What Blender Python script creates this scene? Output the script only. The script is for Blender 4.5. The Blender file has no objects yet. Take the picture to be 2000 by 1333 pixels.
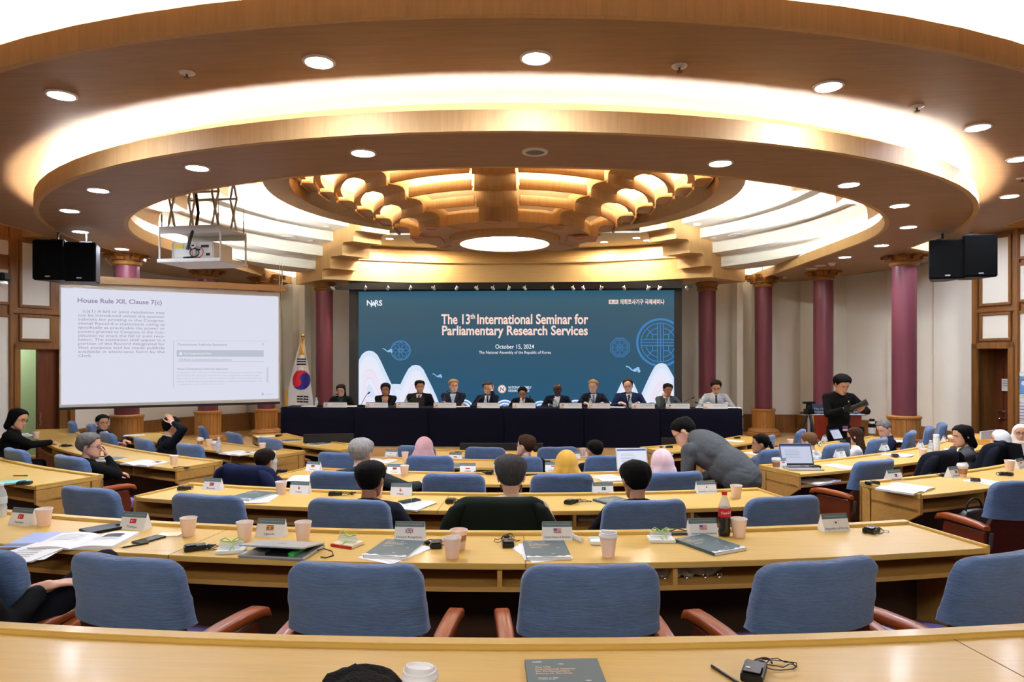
import bpy, bmesh, math, random
from math import sin, cos, tan, pi, radians as R, sqrt, atan2
from mathutils import Vector, Matrix, noise
from mathutils.bvhtree import BVHTree
# ---------------------------------------------------------------- camera, world, exposure
SC = bpy.context.scene
COL = SC.collection
F = 2000 * 24 / 36.0                      # focal length in pixels of the 2000 px frame
EYE = Vector((0.62, 0.0, 2.2))
YAW = R(2.8)
HORIZON = 700.0
cd = bpy.data.cameras.new('camera'); cam = bpy.data.objects.new('camera', cd); COL.objects.link(cam)
cam.location = EYE; cam.rotation_euler = (pi / 2, 0, YAW)
cd.lens = 24; cd.sensor_width = 36; cd.shift_y = (HORIZON - 666.5) / 2000.0
cd.clip_start = 0.05; cd.clip_end = 100
SC.camera = cam
w = bpy.data.worlds.new('world'); SC.world = w; w.use_nodes = True
w.node_tree.nodes['Background'].inputs[0].default_value = (1.0, 0.97, 0.93, 1)
w.node_tree.nodes['Background'].inputs[1].default_value = 0.25
SC.view_settings.view_transform = 'Standard'; SC.view_settings.look = 'None'
SC.view_settings.gamma = 1; SC.view_settings.use_curve_mapping = False
SC.view_settings.exposure = 0.35
cy = SC.cycles
cy.max_bounces = 6; cy.diffuse_bounces = 4; cy.glossy_bounces = 3; cy.transmission_bounces = 5
cy.transparent_max_bounces = 6; cy.caustics_reflective = False; cy.caustics_refractive = False
cy.sample_clamp_indirect = 6; cy.use_denoising = True
LUM = dict(down=340.0, cove=125.0, cove_hole=500.0, hoop=185.0, louvre=14.0, spot=900.0, oculus=12.0, led=1.0, rear=12.0)
# unseen area lamps added behind the camera as general fill
for i, (x, y) in enumerate([(-4.5, -1.6), (0, -1.6), (4.5, -1.6)]):
    ld = bpy.data.lights.new('rear_fill', 'AREA'); ld.shape = 'RECTANGLE'; ld.size = 2.6; ld.size_y = 1.2
    ld.energy = LUM['rear'] * 8; ld.color = (1, .97, .93)
    lo = bpy.data.objects.new('rear_fill', ld); lo.location = (x, y, 4.45); COL.objects.link(lo)
# ---------------------------------------------------------------- helpers
FW = Vector((-sin(YAW), cos(YAW), 0)); RT = Vector((cos(YAW), sin(YAW), 0))
def ray(px, py): return FW + RT * ((px - 1000) / F) + Vector((0, 0, (HORIZON - py) / F))
def onD(px, py, d): return EYE + ray(px, py) * d
def onZ(px, py, z):
    r = ray(px, py); return EYE + r * ((z - EYE.z) / r.z)
def onY(px, py, y):
    r = ray(px, py); return EYE + r * ((y - EYE.y) / r.y)
def onP(px, py, p, n):
    r = ray(px, py); return EYE + r * ((p - EYE).dot(n) / r.dot(n))
HC = Vector((0, 10.38, 0))                # centre of the ceiling rings
SCN = Vector((0, 13.59, 0))               # centre of the desk rows
def arc(r, a, z=0.0): return Vector((SCN.x + r * sin(a), SCN.y - r * cos(a), z))
def floor_z(x, y): return max(0.0, 0.06 * sqrt(x * x + (y - SCN.y) ** 2) - 0.17)

MATS = {}
def mat(name, col, rough=.5, metal=0, spec=.5, emit=None, es=0, coat=0, trans=0, ior=1.45, sheen=0, alpha=1, bump=None, var=None, grain=None, aniso=None):
    """procedural principled material; var=(scale,amount) mottles, grain=(sx,sy,sz,amount) streaks, bump=(scale,strength)"""
    if name in MATS: return MATS[name]
    m = bpy.data.materials.new(name); m.use_nodes = True; nt = m.node_tree; b = nt.nodes['Principled BSDF']
    def lin(c): return tuple(((v / 12.92) if v <= .04045 else ((v + .055) / 1.055) ** 2.4) for v in c) + (1,)
    c = lin(tuple(v / 255 for v in col))
    b.inputs['Base Color'].default_value = c; b.inputs['Roughness'].default_value = rough; b.inputs['Metallic'].default_value = metal
    b.inputs['Specular IOR Level'].default_value = spec; b.inputs['IOR'].default_value = ior
    if coat: b.inputs['Coat Weight'].default_value = coat; b.inputs['Coat Roughness'].default_value = .14
    if trans: b.inputs['Transmission Weight'].default_value = trans
    if sheen: b.inputs['Sheen Weight'].default_value = sheen; b.inputs['Sheen Roughness'].default_value = .5
    if alpha < 1: b.inputs['Alpha'].default_value = alpha
    if emit: b.inputs['Emission Color'].default_value = lin(tuple(v / 255 for v in emit)); b.inputs['Emission Strength'].default_value = es
    tc = nt.nodes.new('ShaderNodeTexCoord')
    last = None
    def mult(fac_socket, lo, hi, prev):
        mr = nt.nodes.new('ShaderNodeMapRange'); mr.inputs[1].default_value = .25; mr.inputs[2].default_value = .75
        mr.inputs[3].default_value = lo; mr.inputs[4].default_value = hi; nt.links.new(fac_socket, mr.inputs[0])
        mx = nt.nodes.new('ShaderNodeMix'); mx.data_type = 'RGBA'; mx.blend_type = 'MULTIPLY'; mx.inputs[0].default_value = 1
        if prev is None: mx.inputs[6].default_value = c
        else: nt.links.new(prev, mx.inputs[6])
        nt.links.new(mr.outputs[0], mx.inputs[7]); return mx.outputs[2]
    if grain:
        mp = nt.nodes.new('ShaderNodeMapping'); mp.inputs['Scale'].default_value = grain[:3]
        nt.links.new(tc.outputs['Object'], mp.inputs[0])
        n = nt.nodes.new('ShaderNodeTexNoise'); n.inputs['Scale'].default_value = 1; n.inputs['Detail'].default_value = 5; n.inputs['Roughness'].default_value = .65
        n.inputs['Distortion'].default_value = .6
        nt.links.new(mp.outputs[0], n.inputs['Vector']); last = mult(n.outputs[0], 1 - grain[3], 1 + grain[3] * .6, last)
    if var:
        n = nt.nodes.new('ShaderNodeTexNoise'); n.inputs['Scale'].default_value = var[0]; n.inputs['Detail'].default_value = 4
        nt.links.new(tc.outputs['Object'], n.inputs['Vector']); last = mult(n.outputs[0], 1 - var[1], 1 + var[1] * .7, last)
    if last is not None: nt.links.new(last, b.inputs['Base Color'])
    if bump:
        n = nt.nodes.new('ShaderNodeTexNoise'); n.inputs['Scale'].default_value = bump[0]; n.inputs['Detail'].default_value = 4
        if len(bump) > 2:
            mp = nt.nodes.new('ShaderNodeMapping'); mp.inputs['Scale'].default_value = bump[2]
            nt.links.new(tc.outputs['Object'], mp.inputs[0]); nt.links.new(mp.outputs[0], n.inputs['Vector'])
        else: nt.links.new(tc.outputs['Object'], n.inputs['Vector'])
        bp = nt.nodes.new('ShaderNodeBump'); bp.inputs['Strength'].default_value = bump[1]; bp.inputs['Distance'].default_value = .01
        nt.links.new(n.outputs[0], bp.inputs['Height']); nt.links.new(bp.outputs[0], b.inputs['Normal'])
    MATS[name] = m; return m
def glow(name, col, s):
    return mat(name, (10, 10, 10), emit=col, es=s)
def screen_mat(name, col, s=1.0):
    """a lit display: black body, its own light"""
    return mat(name, (6, 6, 8), rough=.5, spec=.2, emit=col, es=s * 2 ** -SC.view_settings.exposure)

class MB:
    def __init__(s): s.v = []; s.f = []; s.m = []; s.mi = 0
    def add(s, vs, fs, mi=None):
        o = len(s.v); s.v += [Vector(v) for v in vs]
        for f in list(fs): s.f.append([o + i for i in f]); s.m.append(s.mi if mi is None else mi)
        return s
    def box(s, c, size, rz=0, mi=None, rx=0, ry=0):
        M = Matrix.Translation(c) @ Matrix.Rotation(rz, 4, 'Z') @ Matrix.Rotation(ry, 4, 'Y') @ Matrix.Rotation(rx, 4, 'X')
        x, y, z = (k / 2 for k in size)
        vs = [M @ Vector(p) for p in ((-x, -y, -z), (x, -y, -z), (x, y, -z), (-x, y, -z), (-x, -y, z), (x, -y, z), (x, y, z), (-x, y, z))]
        return s.add(vs, ((3, 2, 1, 0), (4, 5, 6, 7), (0, 1, 5, 4), (1, 2, 6, 5), (2, 3, 7, 6), (3, 0, 4, 7)), mi)
    def grid(s, rows, closed_u=False, closed_v=False, mi=None, caps=False):
        nu, nv = len(rows), len(rows[0]); vs = [p for r in rows for p in r]; fs = []
        for i in range(nu if closed_u else nu - 1):
            for j in range(nv if closed_v else nv - 1):
                a, b = i * nv + j, i * nv + (j + 1) % nv
                c, d = ((i + 1) % nu) * nv + (j + 1) % nv, ((i + 1) % nu) * nv + j
                fs.append((a, b, c, d))
        if caps: fs.append(tuple(range(nv))[::-1]); fs.append(tuple(range((nu - 1) * nv, nu * nv)))
        return s.add(vs, fs, mi)
    def lathe(s, prof, c=(0, 0, 0), seg=24, mi=None, caps=True, M=None):
        c = Vector(c); rows = []
        for r, z in prof:
            row = [Vector((r * cos(2 * pi * k / seg), r * sin(2 * pi * k / seg), z)) for k in range(seg)]
            rows.append([(M @ p if M else p) + c for p in row])
        return s.grid(rows, closed_v=True, mi=mi, caps=caps)
    def prism(s, poly, z0, z1, mi=None, M=None):
        n = len(poly); vs = [Vector((p[0], p[1], z0)) for p in poly] + [Vector((p[0], p[1], z1)) for p in poly]
        if M: vs = [M @ v for v in vs]
        return s.add(vs, [tuple(range(n))[::-1], tuple(range(n, 2 * n))] + [(i, (i + 1) % n, n + (i + 1) % n, n + i) for i in range(n)], mi)
    def tube(s, path, r, seg=8, mi=None, caps=True):
        P = [Vector(p) for p in path]; n = len(P); rr = r if isinstance(r, (list, tuple)) else [r] * n
        rows = []; up = None
        for i in range(n):
            t = (P[min(i + 1, n - 1)] - P[max(i - 1, 0)]).normalized()
            if up is None: up = Vector((0, 0, 1)) if abs(t.z) < .9 else Vector((1, 0, 0))
            a = t.cross(up);
            if a.length < 1e-6: a = t.cross(Vector((1, .3, .2)))
            a.normalize(); b = a.cross(t).normalized(); up = b
            rows.append([P[i] + (a * cos(2 * pi * k / seg) + b * sin(2 * pi * k / seg)) * rr[i] for k in range(seg)])
        return s.grid(rows, closed_v=True, mi=mi, caps=caps)
    def ell(s, c, rad, seg=16, rings=10, M=None, mi=None):
        c = Vector(c); rows = []
        for i in range(rings + 1):
            th = pi * i / rings; th = min(max(th, .02), pi - .02)
            row = [Vector((rad[0] * sin(th) * cos(2 * pi * k / seg), rad[1] * sin(th) * sin(2 * pi * k / seg), -rad[2] * cos(th))) for k in range(seg)]
            rows.append([(M @ p if M else p) + c for p in row])
        return s.grid(rows, closed_v=True, mi=mi, caps=True)
    def cap(s, a, b, ra, rb, seg=12, mi=None):
        """tapered capsule"""
        a, b = Vector(a), Vector(b); t = (b - a)
        L = t.length or 1e-6; t = t / L; P = []; rr = []
        for k in range(4): q = (pi / 2) * (k / 4); P.append(a - t * ra * cos(q)); rr.append(max(ra * sin(q), .001))
        P.append(a); rr.append(ra); P.append(b); rr.append(rb)
        for k in range(1, 5): q = (pi / 2) * (k / 4); P.append(b + t * rb * sin(q)); rr.append(max(rb * cos(q), .001))
        return s.tube(P, rr, seg, mi)
    def slab(s, r0, r1, z0, z1, a0, a1, seg=None, mi=None, zt=None):
        """slab of a desk row: radii r0<r1 about the row centre"""
        seg = seg or max(2, int(abs(a1 - a0) / R(1.5)))
        rows = []
        for i in range(seg + 1):
            a = a0 + (a1 - a0) * i / seg
            rows.append([arc(r0, a, z0), arc(r1, a, z0), arc(r1, a, z1), arc(r0, a, z1)])
        return s.grid(rows, closed_v=True, mi=mi, caps=True)
    def xf(s, M):
        s.v = [M @ v for v in s.v]; return s
    def mesh(s, name, mats, smooth=False, bevel=0, angle=35):
        me = bpy.data.meshes.new(name); me.from_pydata([tuple(v) for v in s.v], [], s.f)
        for m in (mats if isinstance(mats, (list, tuple)) else [mats]): me.materials.append(m)
        if len(me.materials) > 1:
            for p, i in zip(me.polygons, s.m): p.material_index = i
        bm = bmesh.new(); bm.from_mesh(me); bmesh.ops.recalc_face_normals(bm, faces=bm.faces)
        if bevel: 
            ed = [e for e in bm.edges if len(e.link_faces) == 2 and e.calc_face_angle(0) > R(50)]
            bmesh.ops.bevel(bm, geom=ed, offset=bevel, segments=2, affect='EDGES', clamp_overlap=True)
        if smooth:
            for f in bm.faces: f.smooth = True
            for e in bm.edges:
                if len(e.link_faces) == 2 and e.calc_face_angle(0) > R(angle): e.smooth = False
        bm.to_mesh(me); bm.free(); return me
    def build(s, name, mats, parent=None, smooth=False, bevel=0, angle=35, loc=None, rz=0):
        o = bpy.data.objects.new(name, s.mesh(name, mats, smooth, bevel, angle)); COL.objects.link(o)
        if parent: o.parent = parent
        if loc is not None: o.location = loc
        if rz: o.rotation_euler.z = rz
        return o
def tag(o, label, cat, group=None):
    o['label'] = label; o['category'] = cat
    if group: o['group'] = group
    return o
def struct(o): o['kind'] = 'structure'; return o
def empty(name, loc, rz=0, label=None, cat=None, group=None):
    o = bpy.data.objects.new(name, None); o.empty_display_size = .1; COL.objects.link(o); o.location = loc; o.rotation_euler.z = rz
    if label: tag(o, label, cat, group)
    return o
KIDS = {}
def dup(src, loc, rz, label=None, group=None, deep=True):
    o = src.copy(); COL.objects.link(o); o.location = loc; o.rotation_euler = (src.rotation_euler.x, src.rotation_euler.y, rz)
    if label: o['label'] = label
    if group: o['group'] = group
    for ch in src.children:
        c = ch.copy(); COL.objects.link(c); c.parent = o
        for g in ch.children:
            d = g.copy(); COL.objects.link(d); d.parent = c
    return o
def text_mesh(txt, size=1.0, bold=0.0, align='LEFT', sx=1.0, spacing=1.0, word=1.0, lead=1.0, width=0):
    cu = bpy.data.curves.new('t', 'FONT'); cu.body = txt; cu.size = size; cu.offset = bold * size; cu.align_x = align
    cu.space_character = spacing; cu.space_word = word; cu.space_line = lead; cu.resolution_u = 3
    o = bpy.data.objects.new('t', cu); COL.objects.link(o)
    me = bpy.data.meshes.new_from_object(o.evaluated_get(bpy.context.evaluated_depsgraph_get()))
    vs = [Vector((v.co.x * sx, v.co.y, 0)) for v in me.vertices]; fs = [list(p.vertices) for p in me.polygons]
    bpy.data.objects.remove(o); bpy.data.curves.remove(cu); bpy.data.meshes.remove(me)
    return vs, fs
def put_text(mb, txt, M, size, mi=0, **k):
    vs, fs = text_mesh(txt, size, **k); mb.add([M @ v for v in vs], fs, mi); return mb
def remesh(mb, voxel, smooth=2, fac=.5):

    me = mb.mesh('tmp', []); o = bpy.data.objects.new('tmp', me); COL.objects.link(o)
    md = o.modifiers.new('r', 'REMESH'); md.mode = 'VOXEL'; md.voxel_size = voxel; md.use_smooth_shade = True
    if smooth: sm = o.modifiers.new('s', 'SMOOTH'); sm.iterations = smooth; sm.factor = fac
    res = bpy.data.meshes.new_from_object(o.evaluated_get(bpy.context.evaluated_depsgraph_get()))
    bpy.data.objects.remove(o); bpy.data.meshes.remove(me)
    out = MB(); out.add([v.co.copy() for v in res.vertices], [list(p.vertices) for p in res.polygons]); bpy.data.meshes.remove(res)
    return out
# ---------------------------------------------------------------- materials of the room
WOOD = mat('ceiling maple', (160, 124, 86), .5, grain=(2.2, 26, 26, .22), var=(.7, .06))
WOODV = mat('maple fascia', (206, 168, 114), .6, grain=(24, 24, 2.0, .16), var=(.8, .06))
DWOOD = mat('oak panelling', (138, 92, 46), .4, grain=(26, 26, 2.2, .35), var=(1.2, .1))
DDOOR = mat('door veneer', (104, 54, 30), .35, grain=(22, 22, 1.6, .3))
PLINTH = mat('column base oak', (176, 122, 62), .4, grain=(38, 38, 1.8, .38))
CREAM = mat('cream wall cloth', (236, 231, 218), .85, var=(1.5, .03), bump=(90, .08))
WHITE = mat('white plaster', (236, 236, 232), .8)
MAROON = mat('maroon column', (108, 54, 66), .38, var=(60, .08))
CARPET = mat('maroon carpet', (84, 28, 40), .95, bump=(220, .5), var=(90, .25))
STAGEF = mat('stage timber', (205, 170, 120), .45, grain=(2, 30, 30, .12))
CAPW = mat('capital wood', (150, 98, 44), .38, grain=(14, 14, 3, .25))
def outline(a, b, side, n=48):
    """points from the back right, round the near side, to the back left"""
    near = [(a * cos(-pi * k / n), HC.y + b * sin(-pi * k / n)) for k in range(n + 1)]
    return [tuple(p) for p in side[::-1]] + near + [(-p[0], p[1]) for p in side]
def ringmesh(mb, o, i, z):
    n = len(o); mb.add([(p[0], p[1], z) for p in o] + [(p[0], p[1], z) for p in i], [(k, k + 1, n + k + 1, n + k) for k in range(n - 1)]); return mb
def band(mb, pts, z0, z1, t, closed=False):
    P = [Vector((p[0], p[1], 0)) for p in pts]; n = len(P); rows = []
    for k in range(n):
        d = (P[min(k + 1, n - 1)] - P[max(k - 1, 0)]).normalized(); nn = Vector((-d.y, d.x, 0)) * t
        rows.append([P[k] + Vector((0, 0, z0)), P[k] + nn + Vector((0, 0, z0)), P[k] + nn + Vector((0, 0, z1)), P[k] + Vector((0, 0, z1))])
    return mb.grid(rows, closed_v=True, caps=True)
def inset(a, b, t): return a - t, b - t
Z2, Z1, Z0 = 3.90, 4.22, 4.54
# lower ring
so = [(6.24, 10.8), (6.9, 11.3), (7.4, 12.2), (7.2, 13.6), (6.4, 15.2), (5.6, 15.75)]
si = [(5.25, 10.8), (5.25, 11.3), (5.24, 12.2), (5.22, 13.6), (5.2, 15.0), (5.2, 15.3)]
O2, I2 = outline(6.2, 5.3, so), outline(5.25, 4.3, si)
m = MB(); ringmesh(m, O2, I2, Z2); ringmesh(m, O2, I2, Z2 + .03)
ring2 = struct(m.build('ceiling_ring', WOOD)); tag(ring2, 'lower curved wooden ceiling ring around the open white dome', 'ceiling')
m = MB(); band(m, O2[3:-3], Z2 - .002, Z2 + .16, -.05); band(m, I2, Z2 - .002, Z2 + .16, .05)
m.box((5.4, 15.33, Z2 + .08), (.45, .06, .165)); m.box((-5.4, 15.33, Z2 + .08), (.45, .06, .165))
struct(m.build('fascia', WOODV, ring2, smooth=True))
def cove(name, pts, z, r, lum, col, parent):
    m = MB(); m.tube([(p[0], p[1], z) for p in pts], r, 6); return m.build(name, glow('tube ' + name + str(lum), col, lum), parent)
a, b = inset(6.2, 5.3, .24); cove('cove_light', outline(a, b, [], 48)[0:], Z2 + .055, .018, LUM['cove'], (255, 248, 240), ring2)
cove('cove_light', [(5.5, 10.2), (5.5, 11.3), (5.48, 12.4), (5.45, 13.6), (5.45, 14.9)], Z2 + .10, .02, LUM['cove_hole'], (255, 250, 240), ring2)
cove('cove_light', [(-5.5, 10.2), (-5.5, 11.3), (-5.48, 12.4), (-5.45, 13.6), (-5.45, 14.9)], Z2 + .10, .02, LUM['cove_hole'], (255, 250, 240), ring2)
for s in (1, -1):
    m = MB(); band(m, [(s * 5.98, 9.4), (s * 5.98, 11.3), (s * 5.98, 13.6), (s * 5.98, 15.7)], Z2 + .03, Z1 + .01, .03); struct(m.build('cove_baffle', WHITE, ring2))  # unseen band added to stop the cove tubes spilling light onto the walls
# middle ring
so = [(7.65, 10.8), (9.5, 11.3), (11.5, 12.2), (11.5, 13.6), (11.5, 15.2), (11.5, 16.4)]
si = [(5.95, 10.8), (6.0, 11.3), (6.1, 12.2), (6.1, 13.6), (6.0, 15.2), (6.0, 16.4)]
O1, I1 = outline(7.6, 6.4, so), outline(5.9, 5.0, si)
m = MB(); ringmesh(m, O1, I1, Z1); ringmesh(m, O1, I1, Z1 + .03)
ring1 = struct(m.build('ceiling_ring', WOOD)); tag(ring1, 'middle wooden ceiling ring carrying the row of recessed panels nearest the camera', 'ceiling')
m = MB(); band(m, O1[4:-4], Z1 - .002, Z1 + .16, -.05); struct(m.build('fascia', WOODV, ring1, smooth=True))
a, b = inset(7.6, 6.4, .24); cove('cove_light', outline(a, b, [], 48), Z1 + .055, .018, LUM['cove'] * 1.3, (255, 248, 240), ring1)
# upper ceiling
m = MB(); ringmesh(m, outline(12.5, 15.5, [(12.5, 13), (12.5, 17)]), outline(7.0, 5.8, [(7.0, 13), (7.0, 17)]), Z0)
tag(struct(m.build('ceiling', WOOD)), 'topmost wooden ceiling lit by the hidden cove at the top edge', 'ceiling')
m = MB(); m.box((0, 10.4, 5.32), (13.5, 12.6, .06)); tag(struct(m.build('ceiling', WHITE)), 'white plaster ceiling over the dome', 'ceiling')
def lerp_(a, b, t): return a + (b - a) * t
def pol(r, a, z): return HC + Vector((r * cos(a), r * sin(a), z))
def revolve(mb, prof, a0, a1, seg=24, caps=True):
    return mb.grid([[pol(r, a0 + (a1 - a0) * k / seg, z) for r, z in prof] for k in range(seg + 1)], closed_v=True, caps=caps)
steps = [(4.25, 4.98, 4.77), (4.88, 4.76, 4.57), (5.33, 4.56, 4.32), (5.65, 4.31, 4.07)]
wp = [(3.25, 5.25), (3.25, 4.99)]
for r, za, zb in steps: wp += [(r, za), (r, zb)]
wp += [(6.3, 4.06), (6.3, 5.25)]
for s, nm in ((1, 'right'), (-1, 'left')):
    m = MB(); a0, a1 = (R(-2), R(46)) if s > 0 else (R(182), R(134)); revolve(m, wp, a0, a1, 28)
    tag(struct(m.build('ceiling_steps', WHITE, smooth=True, angle=25)), 'white stepped ceiling arcs %s' % ('beside the speakers hung by the tall door' if s > 0 else 'behind the hanging projector lift'), 'ceiling')
def rounded(sts, dz, dr, r0, z0, rend, rad=.1):
    p = [(r0, 5.25), (r0, z0)]
    for r, za, zb in sts:
        r -= dr; za -= dz; zb -= dz
        for k in range(5): q = pi / 2 * k / 4; p.append((r - rad + rad * sin(q), za - rad + rad * cos(q)))
        p.append((r, zb))
    return p + [(rend, sts[-1][2] - dz), (rend, 5.25)]
m = MB(); revolve(m, rounded(steps, .1, .0, 3.25, 4.88, 5.72), R(182), R(358), 48)
m.v = [Vector((v.x, HC.y + (v.y - HC.y) * (.78 if v.y < HC.y else 1), v.z)) for v in m.v]
tag(struct(m.build('ceiling_steps', WOOD, smooth=True, angle=25)), 'wooden stepped ceiling with rounded corbel ends above the near side of the opening', 'ceiling')
# brackets that carry the dome at the stage corners
def fin(mb, prof, ang, th, M0=Vector((0, 0, 0))):
    d = Vector((cos(ang), sin(ang), 0)); t = Vector((-sin(ang), cos(ang), 0)); n = len(prof)
    vs = [HC + M0 + d * r + t * (th / 2 * s) + Vector((0, 0, z)) for s in (-1, 1) for r, z in prof]
    return mb.add(vs, [tuple(range(n))[::-1], tuple(range(n, 2 * n))] + [(i, (i + 1) % n, n + (i + 1) % n, n + i) for i in range(n)])
bs = [(3.75, 4.72, 4.62), (4.05, 4.62, 4.46), (4.5, 4.46, 4.24), (5.0, 4.24, 4.03), (5.35, 4.02, 3.83)]
bp = [(3.2, 5.2), (3.2, 4.76)]
for r, za, zb in bs:
    for k in range(5): q = pi / 2 * k / 4; bp.append((r - .09 + .09 * sin(q), za - .07 + .07 * cos(q) + .03))
    bp.append((r, zb))
bp += [(6.6, 3.83), (6.6, 5.2)]
for s in (1, -1):
    m = MB(); fin(m, bp, R(90 - 45 * s), .62)
    tag(struct(m.build('ceiling_bracket', WOODV, smooth=True, angle=40)), 'stepped wooden bracket over the %s of the stage' % ('right column' if s > 0 else 'left column behind the flag'), 'ceiling')
# thin ring round the dome
m = MB(); revolve(m, [(3.12, 4.65), (3.48, 4.65), (3.48, 4.675), (3.40, 4.675), (3.38, 5.25), (3.12, 4.9)], 0, 2 * pi, 72, False)
hoop = struct(m.build('ceiling_hoop', WOOD, smooth=True, angle=30)); tag(hoop, 'wooden hoop circling the pendant dome', 'ceiling')
for a0, a1 in ((-12, 50), (130, 192)): cove('cove_light', [tuple(pol(3.435, R(lerp_(a0, a1, k / 24)), 0))[:2] for k in range(25)], 4.698, .013, LUM['hoop'], (244, 255, 244), hoop)
# pendant dome
dome = struct(tag(empty('ceiling_pendant', HC + Vector((0, 0, 4.0)), 0), 'stepped wooden pendant dome with round light in the middle', 'ceiling'))
def dpart(mb, name, mt, **k):
    mb.xf(Matrix.Translation(-(HC + Vector((0, 0, 4.0))))); o = mb.build(name, mt, dome, **k); return struct(o)
def ribprof(scroll):
    p = [(.95, 4.2), (.95, 4.0), (1.4, 4.0)]
    for k in range(7):
        r = 1.4 + .28 * k; zb = 4.0 + .135 * k; zt = zb + (.165 if scroll else .225)
        if k == 6: p += [(r, zt + .2)]
        elif scroll: p += [(r, zt - .05), (r + .035, zt - .012), (r + .09, zt), (r + .25, zt), (r + .25, zb + .135), (r + .28, zb + .135)]
        else: p += [(r, zt - .05), (r + .02, zt - .02), (r + .06, zt - .01), (r + .28, zb + .135)]
    return p + [(2.9, 5.15), (2.2, 5.1)]
for ang in (-90, -135, -45, 180, 0, 135, 45):
    m = MB(); fin(m, ribprof(ang != -90), R(ang), .52 if ang == -90 else .5); dpart(m, 'rib', WOODV, smooth=True, angle=40)
m = MB(); revolve(m, [(.84, 4.2), (.84, 4.02), (1.3, 4.02), (1.3, 4.2)], 0, 2 * pi, 64, False); dpart(m, 'rim_plate', WOODV, smooth=True)
m = MB(); revolve(m, [(.68, 4.2), (.68, 3.93), (.83, 3.93), (.83, 4.04), (.83, 4.2)], 0, 2 * pi, 64, False); dpart(m, 'light_ring', WOODV, smooth=True)
m = MB(); m.lathe([(.001, 0), (.69, 0), (.69, .02), (.001, .02)], HC + Vector((0, 0, 4.11)), 48); dpart(m, 'light_disc', glow('oculus glow', (255, 253, 250), LUM['oculus']))
LB = [(-90, -135), (-45, -90), (-135, -180), (0, -45)]
for A, B in LB:
    a0, a1 = R(min(A, B)), R(max(A, B))
    for k in range(1, 7):
        r = 1.4 + .28 * k; z = 4.0 + .135 * k + .045; g = .30 / r
        m = MB(); revolve(m, [(r - .1, z + .03), (r - .03, z + .03), (r - .03, z - .02), (r, z - .02), (r, z + .11), (r - .03, z + .11), (r - .03, z + .042), (r - .1, z + .042)], a0 + g, a1 - g, 14); dpart(m, 'louvre', WOODV)  # inner shelf is added, out of sight, to keep strip light off the next board
        if k > 1:
            m = MB(); rr = r - .06; m.tube([pol(rr, a0 + g + (a1 - a0 - 2 * g) * j / 10, z + .062) for j in range(11)], .011, 5)
            dpart(m, 'strip_light', glow('louvre glow', (255, 238, 208), LUM['louvre'] * 5))
    m = MB(); rows = []
    for j in range(13):
        a = a0 + (a1 - a0) * j / 12; rows.append([pol(1.25, a, 4.19), pol(3.2, a, 5.13)])
    m.grid(rows); dpart(m, 'backing', mat('backing maple', (226, 200, 160), .5))
# stage beam with mouldings
BC = Vector((0, 7.0, 0))
def sweep(mb, prof, a0, a1, seg=40):
    return mb.grid([[BC + Vector((r * sin(a0 + (a1 - a0) * k / seg), r * cos(a0 + (a1 - a0) * k / seg), z)) for r, z in prof] for k in range(seg + 1)], closed_v=True, caps=True)
m = MB(); sweep(m, [(8.0, 3.84), (8.0, 4.27), (7.97, 4.28), (7.97, 4.31), (8.02, 4.33), (8.16, 4.34), (8.16, 4.42), (8.2, 4.44), (8.2, 4.47), (8.42, 4.48), (8.42, 4.6), (8.6, 4.62), (8.6, 4.8), (9.3, 4.85), (9.3, 3.84)], -.52, .52)
tag(struct(m.build('beam', mat('beam maple', (214, 176, 116), .42, grain=(3, 3, 40, .1)), smooth=True, angle=25)), 'long moulded wooden beam glowing above the blue screen', 'beam')
m = MB(); m.box((0, 14.6, 4.7), (6.6, 2.0, .04)); tag(struct(m.build('ceiling', WHITE)), 'white ceiling between the dome and the moulded beam', 'ceiling')
# ---------------------------------------------------------------- floor, stage, walls
m = MB(); rows = []
for r in [x * .8 for x in range(0, 26)]:
    rows.append([arc(r, a * pi / 24, max(0, .06 * r - .17)) for a in range(-24, 25)])
m.grid(rows); fl = struct(m.build('floor', CARPET, smooth=True)); tag(fl, 'maroon carpet floor sloping down to the stage', 'floor')
m = MB(); m.box((0, 14.3, .27), (18, 3.8, .56)); m.box((0, 12.25, .2), (18, .4, .4))
tag(struct(m.build('floor_stage', STAGEF, bevel=.01)), 'pale timber stage step under the head table', 'floor')
ROOFZ = 4.75
def wall_poly(name, pts, z0, z1, mt, th=.1):
    m = MB(); P = [Vector((p[0], p[1], 0)) for p in pts]; n = len(P)
    rows = [[P[k] + Vector((0, 0, z0)), P[k] + Vector((0, 0, z1))] for k in range(n)]; m.grid(rows); o = m.build(name, mt); return struct(o)
def pleats(s):
    A = [(7.7, 11.66), (7.72, 12.6), (7.42, 13.7), (7.02, 14.6), (6.35, 15.45), (5.5, 15.62), (4.95, 15.62)]
    pts = [A[0]]
    for p, q in zip(A, A[1:]):
        d = Vector((q[0] - p[0], q[1] - p[1])); L = d.length; d /= L; n = Vector((d.y, -d.x)) * .0; nn = Vector((-d.y, d.x))
        q1 = (q[0] + nn.x * .14, q[1] + nn.y * .14)
        pts += [(p[0] + (q1[0] - p[0]) * .5, p[1] + (q1[1] - p[1]) * .5), q1, q]
    pts = pts[:-2] + [(4.95, 15.62), (4.95, 15.2), (4.82, 15.2), (4.82, 15.62)]
    return [(s * x, y) for x, y in pts]
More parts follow.
